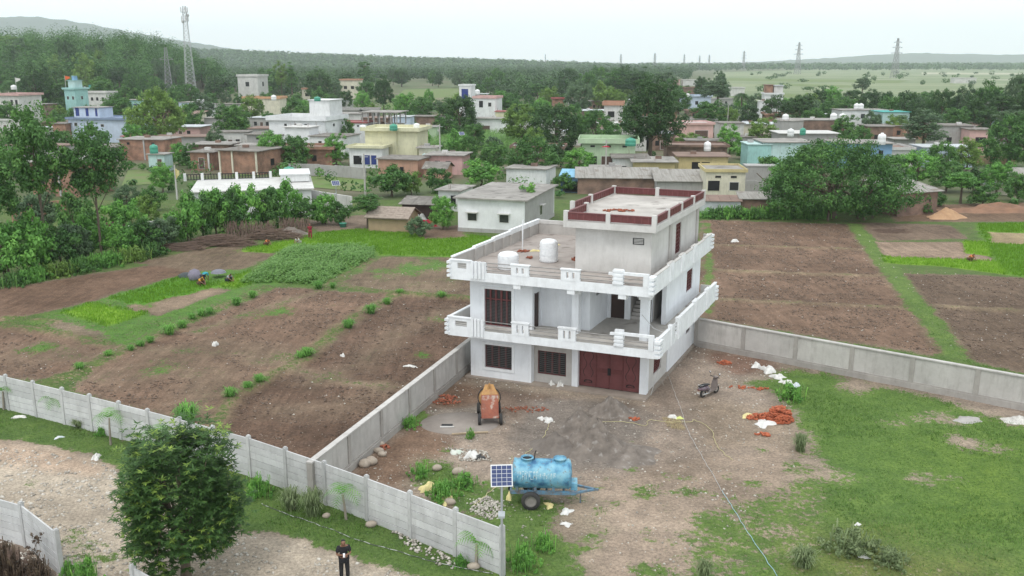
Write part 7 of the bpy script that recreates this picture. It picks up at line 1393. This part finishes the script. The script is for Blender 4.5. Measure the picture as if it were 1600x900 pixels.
pile('brick_scatter', G(690, 622), 'red brick bats along the foot of the left boundary wall', 'bricks', (0, 0, .9, .35, .1, 40, BRK, (.18, .1, .07), 18, 0), (.3, -.7, .9, .35, .08, 40, BRK, (.14, .1, .06), 19, 0)); pile('brick_scatter', G(820, 640), 'red brick crumbs between mixer and house', 'bricks', (0, 0, 1.4, .5, .05, 60, BRK, (.1, .07, .05), 20, 0)); pile('brick_scatter', G(600, 700), 'brick scraps by the boulders at the wall', 'bricks', (0, 0, .3, .3, .08, 8, BRK, SZ, 21, 0))
# sacks, sheets, rubbish
for i, (x, y, sx, sy, h, m_, lb) in enumerate([(1172, 650, .42, .32, .12, SACKY, 'yellowish empty sack left of the brick pile'), (1195, 662, .55, .4, .14, SACKW, 'white crumpled sack in front of the brick pile'), (857, 658, .28, .22, .22, SACKW, 'white sack beside the yellow hose in the yard'), (846, 655, .18, .15, .14, SACKW, 'small white bag left of the white sack in the yard'), (1051, 653, .22, .15, .18, SACKW, 'white bag on the straw patch before the gate'), (1060, 654, .24, .14, .12, mat('lime_bag', (.62, .66, .22), (.5, .55, .2)), 'lime-yellow bag on the straw patch before the gate'),
    (1182, 573, .35, .22, .25, SACKW, 'white sack at the top end of the row near the right wall'), (1200, 580, .5, .35, .35, SACKW, 'bulging white sack second in the row by the lawn'), (1214, 590, .4, .3, .22, SACKW, 'flattened pale sack third in the row by the lawn'), (1228, 598, .35, .3, .18, SACKW, 'torn pale sack fourth in the row by the lawn'), (1243, 603, .35, .2, .18, SACKB, 'bluish sack at the lower end of the row by the lawn'),
    (738, 712, .4, .3, .25, SACKW, 'white plastic sheet on the rubbish heap left of the solar panel'), (750, 716, .2, .2, .18, mat('black_plastic', (.03, .03, .03), (.06, .06, .06), rough=.4), 'black plastic scrap on the rubbish heap left of the solar panel'), (712, 708, .3, .2, .15, mat('mint_plastic', (.5, .6, .5), (.6, .6, .55)), 'pale green plastic scrap on the rubbish heap'), (668, 765, .38, .2, .35, SACKY, 'upright yellow sheet beside a boulder in the yard'), (696, 782, .38, .25, .2, SACKY, 'flat yellow sheet beside the wall in the yard'), (150, 716, .28, .18, .2, SACKW, 'white bag on the verge left of the mango tree'), (352, 770, .22, .16, .15, SACKW, 'white scrap on the verge right of the mango tree'), (30, 652, .35, .16, .1, SACKW, 'white litter on the grass at the far left'), (92, 684, .22, .12, .08, SACKB, 'small pale litter on the verge at the left'),
    (336, 540, .20, .18, .42, SACKW, 'small white cloth peak standing in the left ploughed field'), (536, 557, .16, .12, .2, SACKW, 'white litter scrap in the middle of the left field'), (642, 573, .4, .16, .12, SACKW, 'pale plastic scrap near the left boundary wall'), (1147, 378, .35, .25, .3, SACKW, 'white litter in the right ploughed field'), (885, 800, .3, .2, .12, SACKW, 'white scrap below the tanker drawbar'), (858, 790, .3, .16, .1, SACKY, 'tan cardboard under the blue tanker'), (885, 820, .2, .15, .1, SACKW, 'small white scrap below the tanker'), (1350, 870, .2, .16, .1, SACKW, 'pale litter in the dry shrub on the lawn'), (1340, 820, .14, .1, .06, SACKW, 'tiny pale litter above the dry shrub on the lawn'), (876, 604, .3, .2, .4, SACKW, 'white cement bags leaning under the grey window, larger'), (862, 603, .2, .18, .3, SACKW, 'cement bag leaning under the grey window, smaller')]):
    sack('litter' if i > 10 else 'sack', G(x, y), sx, sy, h, m_, lb, 'litter' if i > 10 else 'sack', seed=i + 3, rz=i * .7)
STN = mat('boulder', (.42, .36, .30), (.32, .27, .22), scale=4, rough=.95)
def stone(px, py, r, label, seed):
    r_ = np.random.default_rng(seed); B = MB(); n = 12; vs = []; fs = []
    for i in range(7):
        ph = math.pi * i / 6
        for k in range(n): a_ = 2 * math.pi * k / n; q = 1 + .14 * math.sin(a_ * 2 + seed) + r_.normal(0, .05); vs.append((r * q * math.sin(ph) * math.cos(a_) * 1.15, r * q * math.sin(ph) * math.sin(a_) * .9, r * .75 * math.cos(ph) + r * .45))
    for i in range(6): fs += [(i * n + k, i * n + (k + 1) % n, (i + 1) * n + (k + 1) % n, (i + 1) * n + k) for k in range(n)]
    tag(B.add(vs, fs, True).build('boulder', STN, None, G(px, py)), label, 'boulder')
for i, (x, y, r, lb) in enumerate([(594, 697, .22, 'round boulder topmost by the left boundary wall'), (592, 707, .22, 'round boulder second from the top by the left wall'), (597, 712, .2, 'pale flat boulder third by the left wall'), (580, 724, .3, 'large boulder by the left wall, right of its twin'), (570, 728, .3, 'large boulder by the left wall, left of its twin'), (683, 734, .22, 'pale boulder in the weeds of the yard'), (716, 740, .26, 'tan boulder left of the solar panel'), (686, 770, .26, 'grey boulder right of the upright yellow sheet'), (703, 787, .22, 'boulder beside the flat yellow sheet'), (683, 612, .18, 'round boulder at the corner between wall and house'), (456, 795, .16, 'boulder among the weeds below the precast wall'), (510, 808, .16, 'boulder at the wall right of the biggest weed'), (580, 822, .2, 'flat stone at the foot of a precast post'), (740, 888, .2, 'pale stone beside the last young palm')]): stone(x, y, r, lb, i + 1)
xw, yw, rw = scatter(420, pix((610, 830), (660, 845), (720, 885), (700, 892), (640, 858)), 98); pebbles('wall_rubble', xw, yw, xw * 0 + .03, .03 + .09 * rw.random(len(xw)), STP, 'strip of pale rubble along the foot of the precast wall', 99)
xw, yw, rw = scatter(300, pix((700, 700), (760, 705), (770, 722), (720, 722)), 100); pebbles('rubbish_chips', xw, yw, xw * 0 + .03, .03 + .06 * rw.random(len(xw)), STP, 'chips and crumbs spread round the rubbish heap', 101)
xw, yw, rw = scatter(700, pix((735, 785), (762, 775), (790, 790), (770, 815), (735, 800)), 102); pebbles('wall_rubble', xw, yw, xw * 0 + .02, .02 + .06 * rw.random(len(xw)), STP, 'white rubble inside the yard next to the solar lamp', 103)
# manhole slab, plank, hoses and wires
ms = G(718, 662); sl_ = MB().lathe([(0, .055), (2.1, .05), (2.15, -.05)], n=40).build('tank_cover', mat('slab_grey', (.30, .265, .235), (.23, .2, .18), scale=.8, bump=.2), None, ms); sl_.scale = (1, .72, 1); tag(sl_, 'round cement cover of an underground tank left of the mixer', 'tank cover'); MB().box(-.95, -.35, -.75, -.25, .05, .062).build('opening', BLACK, sl_); MB().box(-1.0, -.25, -.95, -.78, .06, .1).build('opening_edge', PLASL, sl_)
tag(MB().bar((0, 0, .06), (1.9, .25, .08), .08).build('bamboo_pole', mat('bamboo', (.45, .36, .25), (.36, .28, .2)), None, G(706, 680)), 'bamboo pole lying below the cement cover', 'pole')
def hose(name, pts, r, m, label, zs=None, cat='hose', wob=.06, seed=0):
    rs = random.Random(seed); P = [Vector((G(*p).x, G(*p).y, (zs[i] if zs else .035))) for i, p in enumerate(pts)]; Q = []
    for i in range(len(P) - 1):
        a, b, c, d_ = P[max(i - 1, 0)], P[i], P[i + 1], P[min(i + 2, len(P) - 1)]
        for k in range(6): t = k / 6; Q.append(.5 * ((2 * b) + (c - a) * t + (2 * a - 5 * b + 4 * c - d_) * t * t + (3 * b - a - 3 * c + d_) * t ** 3) + Vector((rs.uniform(-wob, wob), rs.uniform(-wob, wob), 0)))
    Q.append(P[-1]); tag(MB().tube(Q, r, 5).build(name, m, None), label, cat)
YH = mat('yellow_hose', (.60, .55, .30), (.5, .45, .25)); BH = mat('blue_hose', (.30, .50, .58), (.40, .52, .56), scale=1); WH = mat('pale_wire', (.55, .55, .54), (.45, .45, .45)); BKH = mat('verge_hose', (.10, .10, .10), (.5, .5, .5), scale=3, spread=(.48, .52))
hose('yellow_hose', [(738, 792), (762, 772), (785, 752), (796, 742), (801, 740)], .016, YH, 'yellow hose running from the tanker towards the precast wall', [.03, .04, .05, .5, .9]); hose('yellow_hose', [(858, 662), (853, 675), (845, 690), (828, 704), (814, 716)], .013, YH, 'yellow hose between the white sack and the tanker'); hose('yellow_hose', [(936, 660), (975, 660), (1008, 666), (1014, 657), (1040, 660), (1078, 660), (1085, 657), (1110, 672), (1116, 690), (1130, 708), (1145, 720)], .013, YH, 'long pale yellow hose winding over the dirt before the gate')
hose('supply_cable', [(1044, 586), (1056, 620), (1064, 640), (1074, 672), (1092, 705), (1112, 740), (1128, 768)], .010, WH, 'pale cable trailing from the house corner over the yard', cat='cable', wob=.03); hose('blue_hose', [(1128, 768), (1145, 795), (1165, 828), (1190, 865), (1222, 912)], .013, BH, 'light blue hose crossing the lawn to the lower edge', wob=.03); hose('verge_hose', [(408, 788), (450, 805), (500, 822), (560, 845), (620, 862), (690, 882), (770, 897)], .013, BKH, 'dark hose lying along the verge below the precast wall', wob=.04)
w0 = HW(10.6, .3, 5.0); w1 = HW(11.9, .5, 4.0); w2 = HW(11.2, .6, .1); tag(MB().tube([w0, w0.lerp(w1, .5) + Vector((0, 0, -.25)), w1, w1.lerp(w2, .5) + Vector((.1, -.1, 0)), w2], .018, 5).build('supply_cable', WH), 'cable hanging from the corner column of the balcony to the ground', 'cable')
# brushwood
STK = mat('dry_sticks', (.22, .155, .12), (.15, .105, .085), scale=4)
def brush(px, py, L, h, n, label, seed, lean=.35, upright=False):
    t = empty('brushwood_pile', G(px, py), 0, label, 'brushwood'); rs = random.Random(seed); B = MB()
    for k in range(n):
        x = rs.uniform(-L, L)
        if upright: a = Vector((x, rs.uniform(-.3, .3), 0)); b = a + Vector((rs.uniform(-.5, .5), rs.uniform(.2, .9), rs.uniform(.6, 1) * h))
        else: y = rs.uniform(-1, 1) * .9; z = rs.random() * h * (1 - abs(x / L) ** 2) * (1 - abs(y) * .5); an = rs.uniform(-.5, .5); l_ = rs.uniform(.6, 1.4); a = Vector((x - l_ * math.cos(an), y - l_ * math.sin(an), z)); b = Vector((x + l_ * math.cos(an), y + l_ * math.sin(an), z + rs.uniform(-.1, .3)))
        B.bar(a, b, rs.uniform(.025, .06))
    B.build('sticks', STK, t)['kind'] = 'stuff'
brush(278, 390, 2.0, .7, 170, 'light brushwood heap at the field edge, leftmost', 1); brush(342, 383, 3.0, 1.2, 420, 'long brown brushwood heap in the middle of the hedge foot', 2); brush(425, 373, 2.6, 1.3, 380, 'brown brushwood heap at the right end of the hedge', 3); brush(388, 372, 2.6, 1.9, 150, 'upright bundles of sticks leaning before the hedge', 4, upright=True); brush(460, 362, 1.6, 1.6, 130, 'stick bundle over the grey rubble near the woman in red', 5, upright=True); brush(1395, 362, 1.0, .4, 50, 'small twig heap at the right paddies', 6)
mound('rubble_heap', G(455, 365), 1.6, 1.0, .9, SND, 'grey rubble heap at the right end of the hedge', 9)
# washing
wl_ = empty('washing_line', G(645, 343), R(-10), 'washing line with white and red cloths beside the cattle shed', 'washing line')
for k, (x, w_, h_, c) in enumerate(((-.9, .7, 1.1, (.7, .72, .75)), (-.2, .5, .9, (.62, .64, .68)), (.4, .6, .8, (.35, .05, .07)), (1.1, .5, .9, (.10, .14, .25)))):
    B = MB(); n = 6; B.add([(x + w_ * i / n, .05 * math.sin(i * 1.9), z) for i in range(n + 1) for z in (1.7, 1.7 - h_)] + [(x + w_ * i / n, .05 * math.sin(i * 1.9) + .02, z) for i in range(n + 1) for z in (1.7, 1.7 - h_)], [(2 * i, 2 * i + 2, 2 * i + 3, 2 * i + 1) for i in range(n)] + [(14 + 2 * i, 14 + 2 * i + 1, 14 + 2 * i + 3, 14 + 2 * i + 2) for i in range(n)]); B.build('cloth', mat(f'cloth_{k}', c, tuple(v * .8 for v in c), scale=5), wl_)
MB().tube([(-1.3, 0, 1.7), (2.0, 0, 1.72)], .015, 5).bar((-1.3, 0, 0), (-1.3, 0, 1.8), .07).bar((2.0, 0, 0), (2.0, 0, 1.8), .07).build('line_posts', STK, wl_)
sack('red_cloth', G(668, 353), 1.0, .5, .7, mat('red_cloth', (.38, .03, .05), (.28, .02, .04), scale=4), 'red cloth spread beside the mud cottage', 'cloth', seed=9); sack('grey_tarp', G(655, 347), 1.0, .6, .9, mat('grey_tarp', (.42, .42, .40), (.3, .3, .29), scale=3), 'grey tarpaulin heap behind the red cloth', 'tarp', seed=11)
sack('red_cloth', G(947, 230, 5.6), .55, .2, .22, mat('red_cloth', (.38, .03, .05)), 'red cloths drying on the light green house railing', 'cloth', seed=13)
tb_ = MB().lathe([(.28, 0), (.36, .02), (.42, .45), (.45, .46), (.45, .5), (.38, .5), (.36, .1)], n=18).build('tub', TG, None, G(536, 355)); tag(tb_, 'green plastic tub at the far edge of the paddy', 'tub')
# straw patch
xw, yw, rw = scatter(900, pix((1035, 652), (1062, 655), (1070, 672), (1045, 668)), 104); blades('straw', xw, yw, xw * 0 + .02, np.full(len(xw), .04),   .02, 'straw', 'pale straw scattered before the gate', lcv=np.full(len(xw), .6), cat='straw', per=2, spread=.05, bendf=3)
# ------------------------------------------------------------------ people
SKIN = mat('skin', (.24, .125, .080), (.20, .105, .068), scale=8, rough=.6); HAIR = mat('hair_black', (.012, .011, .011), (.02, .018, .017), rough=.5)
def skin_mesh(verts, edges, radii, root=0, sub=2):
    me = bpy.data.meshes.new('person_build'); me.from_pydata(verts, edges, []); o = bpy.data.objects.new('person_build', me); COL.objects.link(o)
    m = o.modifiers.new('s', 'SKIN'); m.use_smooth_shade = True; sv = me.skin_vertices[0].data
    for i, r in enumerate(radii): sv[i].radius = r if isinstance(r, tuple) else (r, r)
    sv[root].use_root = True; s2 = o.modifiers.new('u', 'SUBSURF'); s2.levels = sub; s2.render_levels = sub
    dg = bpy.context.evaluated_depsgraph_get(); dg.update(); out = bpy.data.meshes.new_from_object(o.evaluated_get(dg)); bpy.data.objects.remove(o); return out
def person(pos, rz, pose, top, bottom, label, skin=SKIN, name='person', sleeves=True, hat=None, legs_bare=False):
    t = empty(name, pos, rz, label, 'person')
    if pose == 'stand':   # local: faces -y; head bent to a phone held in both hands
        J = {'pel': (0, 0, .95), 'sp': (0, .01, 1.15), 'ch': (0, .0, 1.36), 'ne': (0, -.01, 1.49), 'hd': (0, -.055, 1.60), 'ht': (0, -.06, 1.70),
             'sl': (.19, .0, 1.41), 'el': (.25, -.02, 1.14), 'wl': (.05, -.22, 1.17), 'sr': (-.19, .0, 1.41), 'er': (-.25, -.03, 1.13), 'wr': (-.03, -.25, 1.20),
             'hl': (.10, 0, .90), 'kl': (.115, -.02, .50), 'al': (.12, .02, .09), 'tl': (.14, -.13, .035), 'hr': (-.10, 0, .90), 'kr': (-.115, -.01, .50), 'ar': (-.12, .03, .09), 'tr': (-.14, -.12, .035)}
    elif pose == 'bend':  # bent forward from the hips, hands to the ground
        J = {'pel': (0, 0, .86), 'sp': (0, -.16, .98), 'ch': (0, -.36, 1.02), 'ne': (0, -.48, 1.0), 'hd': (0, -.58, .95), 'ht': (0, -.66, .92),
             'sl': (.18, -.38, .98), 'el': (.20, -.45, .70), 'wl': (.10, -.52, .46), 'sr': (-.18, -.38, .98), 'er': (-.20, -.43, .70), 'wr': (-.08, -.50, .46),
             'hl': (.10, 0, .82), 'kl': (.12, -.06, .46), 'al': (.12, .03, .09), 'tl': (.14, -.12, .035), 'hr': (-.10, 0, .82), 'kr': (-.12, -.05, .46), 'ar': (-.12, .04, .09), 'tr': (-.14, -.10, .035)}
    elif pose == 'walk':
        J = {'pel': (0, 0, .92), 'sp': (0, .0, 1.10), 'ch': (0, -.02, 1.30), 'ne': (0, -.03, 1.43), 'hd': (0, -.05, 1.54), 'ht': (0, -.055, 1.63),
             'sl': (.17, .0, 1.35), 'el': (.21, .04, 1.08), 'wl': (.19, -.06, .86), 'sr': (-.17, .0, 1.35), 'er': (-.21, .0, 1.08), 'wr': (-.17, -.14, .90),
             'hl': (.10, 0, .87), 'kl': (.11, -.10, .48), 'al': (.11, -.14, .09), 'tl': (.12, -.28, .035), 'hr': (-.10, 0, .87), 'kr': (-.11, .04, .48), 'ar': (-.11, .18, .10), 'tr': (-.12, .06, .035)}
    else:                 # squatting, working at the plants
        J = {'pel': (0, .10, .26), 'sp': (0, .02, .44), 'ch': (0, -.14, .58), 'ne': (0, -.24, .66), 'hd': (0, -.33, .70), 'ht': (0, -.40, .74),
             'sl': (.17, -.14, .58), 'el': (.24, -.34, .42), 'wl': (.10, -.52, .26), 'sr': (-.17, -.14, .58), 'er': (-.24, -.34, .42), 'wr': (-.08, -.54, .24),
             'hl': (.11, .08, .24), 'kl': (.17, -.28, .44), 'al': (.15, -.08, .08), 'tl': (.16, -.24, .03), 'hr': (-.11, .08, .24), 'kr': (-.17, -.28, .44), 'ar': (-.15, -.08, .08), 'tr': (-.16, -.24, .03)}
    K = list(J); rad = {'pel': (.155, .115), 'sp': (.135, .10), 'ch': (.165, .115), 'ne': .055, 'hd': (.082, .095), 'ht': (.070, .080), 'sl': .066, 'sr': .066, 'el': .046, 'er': .046, 'wl': .030, 'wr': .030, 'hl': .092, 'hr': .092, 'kl': .062, 'kr': .062, 'al': .044, 'ar': .044, 'tl': .036, 'tr': .036}
    E_ = [('pel', 'sp'), ('sp', 'ch'), ('ch', 'ne'), ('ne', 'hd'), ('hd', 'ht'), ('ch', 'sl'), ('sl', 'el'), ('el', 'wl'), ('ch', 'sr'), ('sr', 'er'), ('er', 'wr'), ('pel', 'hl'), ('hl', 'kl'), ('kl', 'al'), ('al', 'tl'), ('pel', 'hr'), ('hr', 'kr'), ('kr', 'ar'), ('ar', 'tr')]
    V = [J[k] for k in K]; Rr = [rad[k] for k in K]; E2 = [(K.index(a), K.index(b)) for a, b in E_]
    aim = Vector((0, -.25, 1.22)) if pose == 'stand' else None
    for s in ('l', 'r'):   # palm and five fingers
        w_ = Vector(J['w' + s]); e_ = Vector(J['e' + s]); d = (w_ - e_).normalized(); sd = d.cross(Vector((0, 0, 1))).normalized(); dn = Vector((0, 0, -1)) - d * d.dot(Vector((0, 0, -1)))
        pm = w_ + d * .06; V.append(tuple(pm)); Rr.append((.034, .018)); ip = len(V) - 1; E2.append((K.index('w' + s), ip))
        for k, (o_, L_) in enumerate(((-.028, .062), (-.010, .075), (.010, .07), (.027, .055))):
            b0 = pm + d * .03 + sd * o_; b1 = b0 + d * L_ * .5 + dn * .012; b2 = b1 + d * L_ * .3 + dn * .03
            V += [tuple(b0), tuple(b1), tuple(b2)]; Rr += [.010, .009, .008]; n_ = len(V); E2 += [(ip, n_ - 3), (n_ - 3, n_ - 2), (n_ - 2, n_ - 1)]
        sg = -1 if s == 'l' else 1; b0 = w_ + d * .03 + sd * .03 * sg; b1 = b0 + d * .04 + sd * .022 * sg + dn * .01; V += [tuple(b0), tuple(b1)]; Rr += [.012, .009]; E2 += [(K.index('w' + s), len(V) - 2), (len(V) - 2, len(V) - 1)]
    hd, ht, ne = Vector(J['hd']), Vector(J['ht']), Vector(J['ne']); up = (ht - ne).normalized(); fw = Vector((0, -1, 0)) - up * up.dot(Vector((0, -1, 0))); fw.normalize()
    nose = hd + fw * .095; V += [tuple(hd + fw * .08 + up * .01), tuple(nose - up * .005)]; Rr += [.016, .013]; E2 += [(K.index('hd'), len(V) - 2), (len(V) - 2, len(V) - 1)]
    for s in (-1, 1): e = hd + Vector((s * .088, .01, 0)); V.append(tuple(e)); Rr.append((.014, .022)); E2.append((K.index('hd'), len(V) - 1))
    body = link('body', skin_mesh(V, E2, Rr), skin, t)
    def shell(keys, edges, grow, nm, m, root):
        VV = [J[k] for k in keys]; RR = [tuple(x + grow for x in rad[k]) if isinstance(rad[k], tuple) else rad[k] + grow for k in keys]; o = link(nm, skin_mesh(VV, [(keys.index(a), keys.index(b)) for a, b in edges], RR, keys.index(root)), m, t); return o
    J['nb'] = tuple(Vector(J['ch']).lerp(Vector(J['ne']), .55)); rad['nb'] = (.075, .065); J['ul'] = tuple(Vector(J['sl']).lerp(Vector(J['el']), .75)); J['ur'] = tuple(Vector(J['sr']).lerp(Vector(J['er']), .75)); rad['ul'] = rad['ur'] = .056
    shell(['pel', 'sp', 'ch', 'nb', 'sl', 'ul', 'sr', 'ur'], [('pel', 'sp'), ('sp', 'ch'), ('ch', 'nb'), ('ch', 'sl'), ('sl', 'ul'), ('ch', 'sr'), ('sr', 'ur')], .022, 'shirt', top, 'ch')
    J['cl'] = tuple(Vector(J['kl']).lerp(Vector(J['al']), .35 if legs_bare else .92)); J['cr'] = tuple(Vector(J['kr']).lerp(Vector(J['ar']), .35 if legs_bare else .92)); rad['cl'] = rad['cr'] = .05
    shell(['pel', 'hl', 'kl', 'cl', 'hr', 'kr', 'cr'], [('pel', 'hl'), ('hl', 'kl'), ('kl', 'cl'), ('pel', 'hr'), ('hr', 'kr'), ('kr', 'cr')], .024, 'trousers', bottom, 'pel')
    for s in 'lr':
        a_, b_ = Vector(J['a' + s]), Vector(J['t' + s]); m_ = a_.lerp(b_, .5); link('shoe', skin_mesh([tuple(a_ + Vector((0, .03, -.04))), tuple(m_ + Vector((0, 0, -.02))), tuple(b_)], [(0, 1), (1, 2)], [.052, .05, .042]), BLACK, t)
    hv = [tuple(ht + up * .012 - fw * .01), tuple(hd + up * .05 - fw * .045), tuple(hd - fw * .055 - up * .02)]
    link('hair', skin_mesh(hv, [(0, 1), (1, 2)], [(.078, .082), (.092, .075), (.076, .05)]), hat or HAIR, t)
    for s in (-1, 1): MB().lathe([(0, -.008), (.010, 0), (0, .008)], n=8).build('eye', BLACK, t, hd + fw * .088 + Vector((s * .032, 0, 0)) + up * .022)
    MB().box(-.022, .022, -.004, .004, -.005, .005).build('mouth', MAROON, t, hd + fw * .088 - up * .05)
    return t
BLK = mat('black_cotton', (.016, .016, .019), (.024, .024, .027), scale=6, rough=.9)
pm_ = G(539, 907); man = person(pm_, R(14), 'stand', BLK, mat('black_denim', (.014, .014, .016), (.022, .022, .024), rough=.9), 'person in black T-shirt and black trousers looking at a phone beside the lane')
ph_ = MB().box(-.037, .037, -.006, .006, -.075, .075).build('phone', mat('phone_white', (.75, .76, .78), (.7, .7, .7), rough=.3), None); Mr = Matrix.Rotation(R(14), 4, 'Z'); ph_.location = pm_ + (Mr @ Vector((.0, -.315, 1.235))); ph_.rotation_euler = (R(-35), 0, R(14)); tag(ph_, 'white phone held by the person in black', 'phone')
person(G(318, 445), R(150), 'bend', mat('teal_cloth', (.05, .33, .40), (.04, .26, .32), scale=5), mat('dark_cloth', (.03, .035, .05), (.04, .04, .05)), 'person in teal shirt bending over the seedling plot at the left'); person(G(313, 446), R(60), 'squat', mat('mustard_cloth', (.62, .34, .05), (.5, .26, .04), scale=5), mat('brown_cloth', (.16, .09, .06), (.12, .07, .05)), 'person in mustard yellow squatting beside the one in teal', hat=mat('mustard_cloth', (.62, .34, .05))); person(G(357, 441), R(60), 'squat', mat('grey_cloth', (.34, .35, .37), (.25, .26, .28), scale=5), mat('dark_cloth', (.03, .035, .05)), 'person in grey squatting at the right of the seedling plot')
person(G(485, 373), R(20), 'walk', mat('red_dress', (.30, .03, .05), (.22, .02, .04), scale=5), mat('red_dress', (.30, .03, .05)), 'person in dark red dress standing at the far paddy edge', hat=mat('red_dress', (.30, .03, .05))); person(G(467, 381), R(-30), 'squat', mat('white_cloth', (.7, .72, .70), (.6, .62, .6), scale=5), mat('pale_cloth', (.5, .5, .42), (.4, .4, .35)), 'person in white bending down left of the one in dark red'); person(G(416, 384), R(70), 'squat', mat('orange_shirt', (.66, .22, .08), (.5, .16, .06), scale=5), mat('brown_cloth', (.16, .09, .06)), 'person in orange working low in the paddy by the brushwood'); person(G(1515, 408), R(40), 'squat', mat('orange_shirt', (.66, .22, .08)), mat('brown_cloth', (.16, .09, .06)), 'person in orange squatting by the bright paddy strip at the right', hat=mat('brown_cloth', (.16, .09, .06)))
def umbrella(pos, label, m, tilt=0, rz=0, h=1.5, r=.62):
    t = empty('umbrella', pos, rz, label, 'umbrella'); M = Matrix.Rotation(tilt, 3, 'X'); n = 8; top = Vector((0, 0, h)); vs = [tuple(M @ top)]
    for q, zz in ((.45, -.06), (.8, -.17), (1, -.32)): vs += [tuple(M @ (top + Vector((r * q * math.cos(2 * math.pi * k / n), r * q * math.sin(2 * math.pi * k / n), zz)))) for k in range(n)]
    fs = [(0, 1 + k, 1 + (k + 1) % n) for k in range(n)] + [(1 + i * n + k, 1 + (i + 1) * n + k, 1 + (i + 1) * n + (k + 1) % n, 1 + i * n + (k + 1) % n) for i in range(2) for k in range(n)]
    vs2 = [(a, b, c - .012) for a, b, c in vs]; MB().add(vs, fs).add(vs2, fs).build('canopy', m, t); MB().tube([tuple(M @ Vector((0, 0, 0))), tuple(M @ (top + Vector((0, 0, .08))))], .012, 6).build('shaft', BLACK, t); MB().tube([tuple(M @ Vector((0, 0, 0))), tuple(M @ Vector((.05, 0, -.04))), tuple(M @ Vector((.08, 0, .02)))], .016, 6).build('handle', DARKW, t)
UG = mat('umbrella_grey', (.20, .20, .24), (.16, .16, .19), scale=4, rough=.6); UB = mat('umbrella_black', (.04, .05, .055), (.06, .07, .07), rough=.6)
umbrella(G(342, 433), 'grey open umbrella standing upright in the field behind the workers', UG, 0, 0, .75, .72); umbrella(G(305, 438) + Vector((0, 0, .45)), 'purple-grey umbrella tipped over beside the person in teal', mat('umbrella_mauve', (.21, .19, .25), (.17, .16, .2), rough=.6), R(70), R(10), .5, .6); umbrella(G(290, 432), 'black umbrella lying low on the grass left of the workers', UB, R(8), 0, .36, .75)
# ------------------------------------------------------------------ the haze in the air
hz = MB().box(-11000, 11000, -40, 8200, -3, 330)
hm_ = bpy.data.materials.new('haze'); hm_.use_nodes = True; hm_.node_tree.nodes.clear()
pv = hm_.node_tree.nodes.new('ShaderNodeVolumePrincipled'); pv.inputs['Color'].default_value = (.90, .965, 1, 1); pv.inputs['Density'].default_value = .00014; pv.inputs['Anisotropy'].default_value = .3
ho_ = hm_.node_tree.nodes.new('ShaderNodeOutputMaterial'); hm_.node_tree.links.new(pv.outputs[0], ho_.inputs['Volume'])
tag(hz.build('haze', hm_), 'pale haze fading the far trees and hills', 'haze', kind='stuff')
